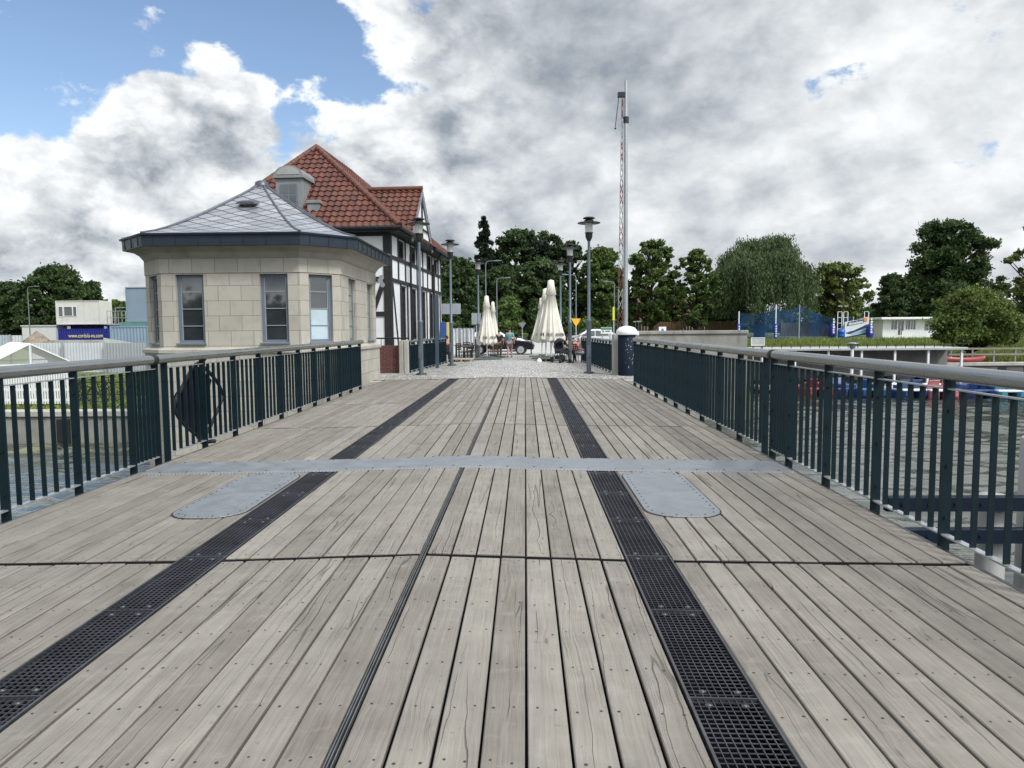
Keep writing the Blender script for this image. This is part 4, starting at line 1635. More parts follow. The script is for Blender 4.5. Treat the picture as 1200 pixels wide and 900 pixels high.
# ------------------------------------------------------------------ lamp posts
def lamp_post(x, y, z, label, h=5.7):
    root = thing('lamp_post', label, 'lamp post', (x, y, z), 0, 'lamp posts with flat disc shades')
    p = MB()
    p.lathe([(.088, 0), (.088, 1.9), (.095, 1.92), (.095, 1.98), (.06, 2.02), (.05, h - .72)], 14)
    p.box(-.07, .07, -.115, -.1, .6, 1.05)
    p.build('pole', LAMPPOLE, root)
    b = MB()
    b.lathe([(.22, 0), (.22, .02), (.12, .03)], 16)
    for a in (45, 135, 225, 315):
        b.lathe([(.03, .02), (.03, .06), (0, .06)], 6, .19 * math.cos(R(a)), .19 * math.sin(R(a)))
    b.build('base_plate', LAMPBLK, root)
    c = MB()
    c.lathe([(.065, h - .86), (.10, h - .78), (.13, h - .70), (.13, h - .60), (.15, h - .58), (.15, h - .55), (0, h - .55)], 16)
    c.build('collar', LAMPBLK, root)
    g = MB()
    g.lathe([(.135, h - .55), (.15, h - .2)], 16)
    go = g.build('glass', LAMPGL, root)
    s_ = MB()
    s_.lathe([(0, h - .19), (.16, h - .20), (.41, h - .225), (.42, h - .215), (.41, h - .20), (.18, h - .16), (.16, h - .10), (.11, h - .09), (.11, h - .06), (.22, h - .055), (.22, h - .03), (.16, h), (0, h)], 24)
    s_.build('shade', LAMPBLK, root)
    return root


L0 = at(690, 436, 26.3)
lamp0 = lamp_post(L0.x, 26.3, gz(L0.x, 26.3), 'tallest looking grey lamp post, between cream parasols and barrier mast')
for (px, Y, lab) in ((493, 26.1, 'grey lamp post in front of the half timbered house facade'),
                     (529, 32.5, 'grey lamp post at the far end of the short left railing'),
                     (561, 42.0, 'grey lamp post just left of the pair of slim parasols'),
                     (668, 34.5, 'grey lamp post beside the dark pushchair'),
                     (657, 43.0, 'grey lamp post right behind the wide cream parasols')):
    q = at(px, 400, Y)
    copy_thing(lamp0, (q.x, Y, gz(q.x, Y)), lab)


# tall street lights with a single arm
def street_light(px, ptop, Y, arm, label):
    q = at(px, ptop, Y)
    z0 = gz(q.x, Y)
    h = q.z - z0
    root = thing('street_light', label, 'street light', (q.x, Y, z0), 0, 'tall street lights along the road')
    p = MB()
    p.tube([(0, 0, 0), (0, 0, h * .95), (arm * .08, 0, h * .99), (arm * .3, 0, h)], [.065, .04, .035, .03], 8)
    p.tube([(arm * .3, 0, h), (arm, 0, h + .03)], .028, 8)
    p.build('pole', mat('street_light_grey', (.16, .18, .19), .5, .2), root)
    d = MB()
    d.tube([(arm * .8, 0, h + .0), (arm * 1.0, 0, h + .03), (arm * 1.5, 0, h + .03)], [.05, .12, .06], 8, squash=.5)
    d.build('lamp_head', mat('street_light_grey', (.16, .18, .19), .5, .2), root)


street_light(569, 306, 60, .9, 'tall thin street light standing behind the slim left parasols')
street_light(582, 326, 62, .8, 'thin street light with short arm just right of the slim parasols')
street_light(675, 322, 60, -.9, 'thin street light whose arm points left, by the yellow triangle sign')
street_light(720, 330, 66, -.7, 'thin street light in front of the trees left of the barrier mast')
street_light(32, 336, 70, .8, 'thin street light in front of the dark trees on the left bank')


# ------------------------------------------------------------------ signs
def sign_board(px0, py0, px1, py1, Y, label, front, poles=(.5,), base=None, back=GREYPT):
    a, b = at(px0, py0, Y), at(px1, py1, Y)
    z0 = gz(a.x, Y) if base is None else base
    root = thing('sign', label, 'sign', ((a.x + b.x) / 2, Y, z0))
    w2 = abs(b.x - a.x) / 2
    m = MB()
    m.bbox(-w2, w2, -.03, .02, b.z - z0, a.z - z0, .008)
    bo = m.build('board', front, root)
    for f in poles:
        p = MB()
        x = -w2 + 2 * w2 * f
        p.tube([(x, .06, 0), (x, .06, a.z - z0 - .05)], .035, 8)
        p.build('pole', GREYPT, root)
    return root, bo, w2, a.z - z0, b.z - z0


sign_board(517.5, 356, 540, 368, 37.5, 'wide blank grey road sign back beside the timber house', mat('sign_back', (.30, .33, .36), .5))
sign_board(552.5, 367, 563.5, 380, 44, 'small blank grey sign back just left of the slim parasols', mat('sign_back', (.30, .33, .36), .5))
sg, bo, w2, zt, zb = sign_board(855, 395.5, 873, 404.5, 36, 'white blank board above the handrail, right of the concrete wall', WHITEPT, (.2, .8), -2.4)
sg, bo, w2, zt, zb = sign_board(880, 395.5, 896, 405, 36, 'grey bordered blank board above the handrail, next to the white board', mat('board_grey', (.46, .47, .46), .6), (.2, .8), -2.4)
f_ = MB()
for (x0, x1, z0, z1) in ((-w2, w2, zt - .03, zt), (-w2, w2, zb, zb + .03), (-w2, -w2 + .03, zb + .03, zt - .03), (w2 - .03, w2, zb + .03, zt - .03)):
    f_.box(x0, x1, -.045, -.032, z0, z1)
f_.build('frame', WHITEPT, sg)
sg, bo, w2, zt, zb = sign_board(772, 383, 780.5, 389, 31.5, 'small white sign with blue emblem on top of the concrete wall', WHITEPT, (.5,), 1.2)
e_ = MB()
e_.slab([(-.07, -.032, zb + .06), (.07, -.032, zb + .06), (.04, -.032, zb + .13), (-.02, -.032, zb + .16)], (0, -.006, 0))
e_.build('emblem', mat('emblem_blue', (.05, .2, .42), .5), sg)
sg, bo, w2, zt, zb = sign_board(704, 383.5, 717, 391, 44, 'green and white notice board beyond the far right railing', WHITEPT, (.15, .85))
e_ = MB()
e_.box(-w2 + .01, w2 - .01, -.04, -.032, zt - .16, zt - .01)
e_.build('green_header', mat('board_green', (.10, .26, .15), .5), sg)
e_ = MB()
e_.ball((-w2 + .14, -.032, (zt + zb) / 2 - .06), (.045, .006, .07), 8)
for k in range(7):
    e_.box(-w2 + .27 + k * .045, -w2 + .27 + k * .045 + .03, -.037, -.031, (zt + zb) / 2 - .09, (zt + zb) / 2 - .04 + .015 * (k % 3))
e_.build('print', BLACK, sg)


def triangle_sign(px, py, Y, s, m, label, rim=None):
    q = at(px, py, Y)
    z0 = gz(q.x, Y)
    root = thing('yield_sign', label, 'road sign', (q.x, Y, z0))
    h = q.z - z0
    t = MB()
    t.slab([(-s, -.05, h + s * .55), (0, -.05, h - s * 1.1), (s, -.05, h + s * .55)], (0, .02, 0))
    t.build('face', m, root)
    p = MB()
    p.tube([(0, 0, 0), (0, 0, h + s * .5)], .035, 8)
    p.build('pole', GREYPT, root)


triangle_sign(675, 376.5, 52, .36, mat('sign_yellow', (.80, .42, .03), .45), 'yellow down pointing triangle road sign by the right lamp posts')
triangle_sign(612, 380.5, 66, .36, mat('sign_back_dark', (.16, .17, .18), .5), 'dull grey down pointing triangle sign between the parasols')
yp = at(719, 372, 52)
o = MB()
o.box(-.07, .07, -.02, .02, 0, .95)
root = thing('marker_post', 'yellow narrow marker plate on a post left of the barrier mast', 'marker', (yp.x, 52, gz(yp.x, 52)))
o.build('plate', mat('sign_lime', (.62, .62, .06), .5), root, (0, -.05, yp.z - gz(yp.x, 52) - .2))
o = MB(); o.tube([(0, 0, 0), (0, 0, yp.z - gz(yp.x, 52) + .8)], .03, 8); o.build('pole', GREYPT, root)


# ------------------------------------------------------------------ parasols
def parasol(px, ptop, phem, Y, wpx, label, lettering=False, seed=0):
    top, hem = at(px, ptop, Y), at(px, phem, Y)
    z0 = gz(top.x, Y)
    h, hb = top.z - z0, hem.z - z0
    w = wpx / 832 * Y / 2
    rnd = random.Random(seed)
    root = thing('parasol', label, 'parasol', (top.x, Y, z0), 0, 'closed cream parasols on the plaza')
    c = MB()
    n = 72
    prof = [(.08, h, .0), (.24, h - .03, .1), (.29, h - .28, .2), (.44, h - (h - hb) * .24, .3), (.34, h - (h - hb) * .25, .4), (.54, h - (h - hb) * .5, .8), (.80, h - (h - hb) * .78, 1.2), (1.0, hb + .12, 1.4), (.96, hb + .02, 1.4)]
    v, f = [], []
    ph = rnd.uniform(0, 6)
    FOLD = lambda t, a: 1 + a * (.20 * (abs(math.sin(4 * t + ph)) - .6) + .10 * math.sin(11 * t + 2 * ph) + .06 * math.sin(19 * t + ph))
    for (r, z, a) in prof:
        for k in range(n):
            t = 2 * math.pi * k / n
            fold = FOLD(t, a)
            zz = z + (.06 * math.sin(8 * t + ph) + .05 * math.sin(5 * t) if z < hb + .2 else 0)
            v.append((w * r * fold * math.cos(t), w * r * fold * math.sin(t) * .85, zz))
    for i in range(len(prof) - 1):
        for k in range(n):
            j = (k + 1) % n
            f.append((i * n + j, i * n + k, i * n + n + k, i * n + n + j))
    c.add(v, f, True)
    c.add(v[:n], [tuple(range(n))], False)
    c.add(v[-n:], [tuple(range(n))], False)
    co = c.build('canopy', CANVAS, root)
    if lettering:
        b = MB()
        i = len(prof) - 2
        zc = hb + .27
        for k in range(18):
            if k in (4, 10, 11): continue
            t = R(-150 + k * 7)
            s = .045
            rr = w * 1.0
            def P(dt, z):
                tt = t + dt
                fold = .02 + FOLD(tt, 1.4)
                return (rr * fold * math.cos(tt) * 1.0, rr * fold * math.sin(tt) * .85 - .02, z)
            h1 = rnd.choice((.13, .15, .17))
            for a in (-.035, .03):
                b.add([P(a - .012, zc), P(a + .012, zc), P(a + .012, zc + h1), P(a - .012, zc + h1)], [(0, 1, 2, 3)])
            b.add([P(-.03, zc + h1 * .45), P(.03, zc + h1 * .45), P(.03, zc + h1 * .6), P(-.03, zc + h1 * .6)], [(0, 1, 2, 3)])
            if k % 3 == 0:
                b.add([P(-.03, zc + h1 * .85), P(.03, zc + h1 * .85), P(.03, zc + h1), P(-.03, zc + h1)], [(0, 1, 2, 3)])
        b.build('hem_print', BLACK, co)
    p = MB()
    p.tube([(0, 0, .05), (0, 0, h + .02)], .035, 8)
    p.build('pole', mat('parasol_pole', (.6, .6, .57), .5), root)
    b = MB()
    b.bbox(-.75, .75, -.5, .5, 0, .1, .03)
    b.bbox(-.2, .2, -.2, .2, .1, .18, .02)
    b.build('base', mat('parasol_base', (.09, .11, .11), .8), root)
    return root


parasol(570, 346.5, 403, 38.0, 20, 'slim closed cream parasol, front one of the left pair', True, 1)
parasol(577.5, 353.5, 404, 40.5, 15, 'slim closed cream parasol, hidden partly behind its left neighbour', False, 2)
parasol(645.5, 328, 400, 36.5, 28, 'tallest closed cream parasol with dark hem print, right of the cafe group', True, 3)
parasol(639.5, 338, 400, 38.5, 25, 'closed cream parasol half covered by the tallest one', True, 4)
parasol(635, 349, 399, 41, 22, 'closed cream parasol at the left back of the right hand cluster', False, 5)


# ------------------------------------------------------------------ people
def skin_obj(name, pts, edges, m, parent, sub=2):
    me = bpy.data.meshes.new(name)
    me.from_pydata([p[:3] for p in pts], edges, [])
    me.materials.append(m)
    o = bpy.data.objects.new(name, me)
    COL.objects.link(o)
    o.parent = parent
    md = o.modifiers.new('Skin', 'SKIN')
    md.use_smooth_shade = True
    for i, p in enumerate(pts):
        r = p[3]
        me.skin_vertices[0].data[i].radius = r if isinstance(r, tuple) else (r, r)
        me.skin_vertices[0].data[i].use_root = (i == 0)
    sm = o.modifiers.new('Subsurf', 'SUBSURF')
    sm.levels = sub
    sm.render_levels = sub
    return o


SKIN = mat('skin', (.42, .25, .18), .6, 0, .05, 5)
HAIRD = mat('dark_hair', (.02, .015, .012), .6)


def person(x, y, rz, label, top, legs, shorts=False, seated=False, hair=HAIRD, walk=0.0, h=1.75, sleeve=True, longhair=False, shoes=BLACK, group=None):
    """faces local -y"""
    root = thing('person', label, 'person', (x, y, gz(x, y)), rz, group)
    k = h / 1.75
    S3 = lambda *a: tuple(q * k for q in a[:3]) + ((tuple(q * k for q in a[3]) if isinstance(a[3], tuple) else a[3] * k),)
    dz = -.42 if seated else 0
    hip = (0, 0, .95 + dz)
    J = {}
    J['pel'] = S3(0, 0, .96 + dz, (.15, .11))
    J['sp'] = S3(0, .0, 1.14 + dz, (.14, .10))
    J['ch'] = S3(0, -.01, 1.34 + dz, (.165, .115))
    J['nk'] = S3(0, -.01, 1.49 + dz, .055)
    J['hd0'] = S3(0, -.025, 1.57 + dz, (.068, .08))
    J['hd1'] = S3(0, -.025, 1.67 + dz, (.076, .092))
    J['hd2'] = S3(0, -.015, 1.735 + dz, (.045, .05))
    J['nose'] = S3(0, -.125, 1.625 + dz, .012)
    for s, n in ((-1, 'l'), (1, 'r')):
        J['sh' + n] = S3(s * .185, 0, 1.42 + dz, .058)
        if seated:
            J['el' + n] = S3(s * .25, -.10, 1.16 + dz, .045)
            J['wr' + n] = S3(s * .16, -.34, 1.10 + dz, .032)
            J['ha' + n] = S3(s * .13, -.42, 1.11 + dz, (.036, .02))
            J['hp' + n] = S3(s * .10, -.02, .93 + dz, .085)
            J['kn' + n] = S3(s * .14, -.44, .52, .06)
            J['an' + n] = S3(s * .14, -.42, .09, .042)
            J['to' + n] = S3(s * .15, -.58, .045, .035)
        else:
            sw = walk * s
            J['el' + n] = S3(s * .25, .02 - sw * .12, 1.15, .045)
            J['wr' + n] = S3(s * .26, -.08 - sw * .26, .92, .032)
            J['ha' + n] = S3(s * .25, -.11 - sw * .28, .82, (.036, .02))
            J['hp' + n] = S3(s * .095, 0, .88, .092)
            J['kn' + n] = S3(s * .10, -.03 + sw * .16, .50, .062)
            J['an' + n] = S3(s * .10, .03 + sw * .34, .09 + max(0, sw) * .06, .042)
            J['to' + n] = S3(s * .12, -.13 + sw * .32, .04 + max(0, sw) * .02, .036)
    order = list(J)
    ix = {n: i for i, n in enumerate(order)}
    E_ = [('pel', 'sp'), ('sp', 'ch'), ('ch', 'nk'), ('nk', 'hd0'), ('hd0', 'hd1'), ('hd1', 'hd2'), ('hd0', 'nose')]
    for n in 'lr':
        E_ += [('ch', 'sh' + n), ('sh' + n, 'el' + n), ('el' + n, 'wr' + n), ('wr' + n, 'ha' + n), ('pel', 'hp' + n), ('hp' + n, 'kn' + n), ('kn' + n, 'an' + n), ('an' + n, 'to' + n)]
    skin_obj('body', [J[n] for n in order], [(ix[a], ix[b]) for a, b in E_], SKIN, root)
    def wear(name, names, edges, m, grow):
        pts = []
        for n in names:
            q = J[n] if isinstance(n, str) else n
            r = q[3]
            pts.append((*q[:3], tuple(a + grow for a in r) if isinstance(r, tuple) else r + grow))
        return skin_obj(name, pts, edges, m, root)
    def lerp(a, b, t):
        A, B = J[a], J[b]
        ra = A[3][0] if isinstance(A[3], tuple) else A[3]
        rb = B[3][0] if isinstance(B[3], tuple) else B[3]
        return tuple(A[i] + (B[i] - A[i]) * t for i in range(3)) + (ra + (rb - ra) * t,)
    te = .75 if sleeve else .35
    wear('shirt', ['pel', 'sp', 'ch', 'shl', lerp('shl', 'ell', te), 'shr', lerp('shr', 'elr', te)], [(0, 1), (1, 2), (2, 3), (3, 4), (2, 5), (5, 6)], top, .022)
    if shorts:
        wear('shorts', ['pel', 'hpl', lerp('hpl', 'knl', .8), 'hpr', lerp('hpr', 'knr', .8)], [(0, 1), (1, 2), (0, 3), (3, 4)], legs, .024)
    else:
        wear('trousers', ['pel', 'hpl', 'knl', lerp('knl', 'anl', .92), 'hpr', 'knr', lerp('knr', 'anr', .92)], [(0, 1), (1, 2), (2, 3), (0, 4), (4, 5), (5, 6)], legs, .02)
    for n in 'lr':
        wear('shoe', ['an' + n, 'to' + n], [(0, 1)], shoes, .012)
    hm = MB()
    hx = J['hd1']
    hm.ball((0, hx[1] + .02 * k, hx[2] + .025 * k), (.085 * k, .098 * k, .095 * k), 12)
    if longhair:
        hm.tube([(0, hx[1] + .06, hx[2] + .02), (0, hx[1] + .10, hx[2] - .12), (0, hx[1] + .09, hx[2] - .28)], [.08, .085, .05], 10)
    hm.build('hair', hair, root)
    return root


P1, P2 = at(585, 418, 40), at(597.5, 419, 39.6)
person(P1.x, 40, R(175), 'person in black t-shirt and brown trousers standing by the dark car', mat('black_shirt', (.015, .015, .018), .8), mat('brown_trousers', (.12, .085, .06), .8), h=1.55)
person(P2.x, 39.4, R(180), 'person in blue-green shirt and pinkish shorts walking away on the plaza', mat('teal_shirt', (.10, .26, .29), .8), mat('pink_grey_shorts', (.27, .20, .21), .8), shorts=True, walk=.55, h=1.66)

# seated group on the right
Q1 = at(678, 423, 35.3)
person(Q1.x, 35.3, R(70), 'person in pink top and pale trousers seated beside the far right railing', mat('pink_top', (.42, .22, .20), .8), mat('pale_trousers', (.52, .53, .58), .8), seated=True, h=1.6, hair=mat('fair_hair', (.36, .24, .15), .7), shoes=WHITEPT)
Q2 = at(665.5, 422, 36.2)
person(Q2.x, 36.2, R(30), 'person with long dark hair in a dark top seated behind the pushchair', mat('dark_top', (.03, .03, .035), .8), mat('dark_trousers', (.02, .022, .03), .8), seated=True, h=1.75, longhair=True)
Q3 = at(672, 421, 37)
person(Q3.x, 37.0, R(-20), 'person in a coral top seated behind the right lamp post', mat('coral_top', (.55, .18, .14), .8), mat('dark_trousers', (.02, .022, .03), .8), seated=True, h=1.55)
Q4 = at(524, 424, 36.0)
person(Q4.x, 36.0, R(190), 'person in a dark red jacket seated at the end of the left railing', mat('dark_red_jacket', (.10, .012, .016), .8), mat('dark_trousers', (.02, .022, .03), .8), seated=True, h=1.75)


def chair(x, y, rz, m, label, group=None, build=True):
    root = thing('cafe_chair', label, 'chair', (x, y, gz(x, y)), rz, group)
    s = MB(); s.bbox(-.22, .22, -.22, .22, .43, .46, .01); s.build('seat', m, root)
    b = MB()
    for k in range(4):
        b.bar((-.2, .23, .58 + .1 * k), (.2, .23, .58 + .1 * k), .02, .06)
    b.build('backrest', m, root)
    for (sx, sy) in ((-1, -1), (1, -1), (-1, 1), (1, 1)):
        l = MB(); l.bar((sx * .2, sy * .2, 0), (sx * .2, sy * .21, .43 if sy < 0 else .92), .03); l.build('leg', m, root)
    return root


CH = mat('dark_cafe_wood', (.035, .026, .022), .6)
REDW = mat('reddish_wood', (.17, .06, .04), .6)
c0 = chair(Q1.x, 35.3, R(70), CH, 'dark chair under the person in pale trousers', 'cafe chairs')
copy_thing(c0, (Q2.x, 36.2, gz(Q2.x, 36.2)), 'dark chair under the long haired person', R(30))
copy_thing(c0, (Q3.x, 37.0, gz(Q3.x, 37)), 'dark chair under the person in coral', R(-20))
copy_thing(c0, (Q4.x, 36.0, gz(Q4.x, 36)), 'dark chair under the person in dark red', R(190))
q = at(576, 418, 40.5)
c1 = chair(q.x, 40.5, R(10), REDW, 'reddish wooden chair beside the slim left parasols', 'cafe chairs')
q = at(579.5, 418, 41.5)
copy_thing(c1, (q.x, 41.5, gz(q.x, 41.5)), 'reddish wooden chair behind the person in black', R(170))


def table(px, Y, label, m):
    q = at(px, 415, Y)
    root = thing('cafe_table', label, 'table', (q.x, Y, gz(q.x, Y)), R(8), 'dark tables on the cafe terrace')
    t = MB(); t.bbox(-.4, .4, -.4, .4, .71, .75, .01); t.build('table_top', m, root)
    for (sx, sy) in ((-1, -1), (1, -1), (-1, 1), (1, 1)):
        l = MB(); l.bar((sx * .34, sy * .34, 0), (sx * .34, sy * .34, .71), .045); l.build('leg', m, root)
    return root


table(545.5, 38.2, 'dark cafe table, the one closest to the wooden platform', CH)
table(551, 40.5, 'dark cafe table in front of the white windscreen', CH)
table(541, 42.5, 'dark cafe table farthest back by the white windscreen', CH)
for (px, Y, rz, lab) in ((541.5, 38.4, 60, 'dark chair left of the closest cafe table'), (549.2, 39.0, -80, 'dark chair right of the closest cafe table'), (554.5, 40.8, -70, 'dark chair by the slim lamp post left of the parasols'), (547, 41.6, 10, 'dark chair between the two farther cafe tables')):
    q = at(px, 415, Y)
    copy_thing(c0, (q.x, Y, gz(q.x, Y)), lab, R(rz))
pl = MB()
q0 = at(541.5, 419, 36.8)
for k in range(7):
    pl.bbox(-.6, .6, -.7 + .2 * k, -.52 + .2 * k, .10, .14, .006)
for x in (-.5, 0, .5):
    pl.box(x - .05, x + .05, -.7, .68, 0, .10)
tag(pl.build('wooden_platform', mat('pale_boards', (.34, .30, .23), .8), None, (q0.x, 37.0, gz(q0.x, 37.0))), 'low pale wooden platform in front of the dark cafe tables', 'platform')
pl2 = MB()
for k in range(6):
    pl2.bbox(-.45, .45, -.6 + .2 * k, -.42 + .2 * k, .12, .16, .006)
for x in (-.4, 0, .4):
    pl2.box(x - .05, x + .05, -.6, .58, 0, .12)
q0 = at(646, 420, 36.5)
tag(pl2.build('wooden_platform', mat('dark_boards', (.12, .11, .095), .8), None, (q0.x - .3, 36.2, gz(q0.x, 36.2))), 'dark low platform left of the pushchair', 'platform')

# windscreen of translucent sheet
a, b = at(528, 385, 43), at(556, 402, 43)
root = thing('windscreen', 'white sheeted windscreen behind the dark cafe tables', 'windscreen', (a.x, 43, gz(a.x, 43)))
hh = a.z - gz(a.x, 43)
s_ = MB()
wd = b.x - a.x
n = 60
v, f = [], []
for i in range(n + 1):
    t = i / n
    yy = .05 * math.sin(t * 40) + .03 * math.sin(t * 97)
    v += [(wd * t, yy, .75), (wd * t, yy * .6, hh)]
f = [(2 * i, 2 * i + 2, 2 * i + 3, 2 * i + 1) for i in range(n)]
s_.add(v, f, True)
v2 = [(x, y + .02, z) for x, y, z in v]
s_.add(v2, [q[::-1] for q in f], True)
s_.build('sheet', mat('white_sheet', (.62, .65, .68), .4, 0, .2, 3), root)
s_ = MB()
for i in range(4):
    s_.bar((wd * i / 3, 0, 0), (wd * i / 3, 0, hh + .05), .05)
s_.bar((0, 0, .72), (wd, 0, .72), .04); s_.bar((0, 0, hh), (wd, 0, hh), .04)
s_.build('frame', GREYPT, root)
# yellow and blue advertising column by the house
q = at(523, 382, 41)
m_ = MB(); m_.bbox(-.32, -.0, -.1, .1, 0, 1, .02)
root = thing('banner_stand', 'blue and yellow banner stand under the wide grey sign', 'banner', (q.x, 41, gz(q.x, 41)))
b_ = MB(); b_.bbox(-.35, .0, -.04, .04, .9, 2.1, .01); b_.build('blue_panel', mat('banner_blue', (.03, .09, .32), .6), root)
b_ = MB(); b_.bbox(.01, .36, -.04, .04, .9, 2.1, .01); b_.build('yellow_panel', mat('banner_yellow', (.62, .52, .18), .6), root)
b_ = MB(); b_.bar((-.3, .06, 0), (-.3, .06, 2.1), .05); b_.bar((.3, .06, 0), (.3, .06, 2.1), .05); b_.build('frame', GREYPT, root)
# blue steel gate frame on the railing corner
gfr = thing('steel_gate', 'tall dark blue steel gate frame in front of the timber house', 'gate', (-3.55, 34.9, gz(-3.5, 34.9)), R(96.5))
g_ = MB()
for x in (-4.5, -2.6, -.6, 1.2):
    g_.bar((x, 0, 0), (x, 0, 3.15), .14)
for z in (1.75, 3.1):
    g_.bar((-4.5, 0, z), (1.2, 0, z), .12)
g_.build('frame', mat('gate_blue', (.035, .06, .085), .5), gfr)
g_ = MB(); g_.bbox(1.58, 1.69, -.055, .055, 0, 2.5, .02); g_.build('end_post', GREYPT, gfr)


# pushchair
def pushchair(x, y, rz):
    root = thing('pushchair', 'dark navy pushchair parked before the seated group on the plaza', 'pushchair', (x, y, gz(x, y)), rz)
    D = mat('pram_navy', (.012, .014, .022), .75)
    s = MB()
    s.slab([(-.23, -.3, .5), (-.23, .2, .45), (-.23, .34, 1.0), (-.23, .26, 1.02), (-.23, .12, .58), (-.23, -.3, .6)], (.46, 0, 0))
    s.build('seat', D, root)
    h = MB()
    v, f = [], []
    for i in range(9):
        a = R(10 + 100 * i / 8)
        for k in range(9):
            b = R(180 * k / 8)
            v.append((.27 * math.cos(b), .26 - .45 * math.sin(a) * (.4 + .6 * math.sin(b)), .86 + .34 * math.sin(b) * math.cos(a * .55)))
    for i in range(8):
        for k in range(8):
            f.append((i * 9 + k, i * 9 + k + 1, i * 9 + 10 + k, i * 9 + 9 + k))
    h.add(v, f, True)
    h.build('hood', D, root)
    fr = MB()
    for s_ in (-.26, .26):
        fr.tube([(s_, .5, 1.05), (s_, .3, .8), (s_, -.4, .2)], .015, 6)
        fr.tube([(s_, .05, .5), (s_, .4, .15)], .015, 6)
    fr.tube([(-.26, .5, 1.05), (.26, .5, 1.05)], .018, 6)
    fr.build('frame', IRON, root)
    bk = MB(); bk.bbox(-.2, .2, -.15, .3, .18, .36, .04); bk.build('basket', D, root)
    for (sx, sy, r) in ((-.27, -.42, .1), (.27, -.42, .1), (-.3, .4, .15), (.3, .4, .15)):
        w_ = MB(); w_.tube([(sx - .025, sy, r), (sx + .025, sy, r)], r, 16); w_.build('wheel', BLACK, root)


q = at(657.5, 425.5, 34.4)
pushchair(q.x, 34.4, R(25))
# small white dog-like bundle is too vague; a white carrier bag lies on the setts
q = at(632, 425, 34.8)
bg = MB()
v, f = [], []
rnd = random.Random(5)
for i in range(7):
    for k in range(12):
        t = 2 * math.pi * k / 12
        r = .6 * (.20, .22, .2, .17, .12, .07, .1)[i] * rnd.uniform(.8, 1.2)
        v.append((r * math.cos(t), r * math.sin(t) * .7, .6 * (.0, .06, .14, .2, .25, .27, .33)[i]))
for i in range(6):
    for k in range(12):
        f.append((i * 12 + k, i * 12 + (k + 1) % 12, i * 12 + 12 + (k + 1) % 12, i * 12 + 12 + k))
bg.add(v, f, True)
tag(bg.build('carrier_bag', WHITEPT, None, (q.x, 34.8, gz(q.x, 34.8))), 'crumpled white bag lying on the setts before the platform', 'bag')
# thin bollard
q = at(622.5, 414, 46)
o = MB(); o.lathe([(.04, 0), (.04, .9), (.0, .93)], 8)
tag(o.build('bollard', IRON, None, (q.x, 46, gz(q.x, 46))), 'thin dark bollard on the plaza edge right of the car', 'bollard')


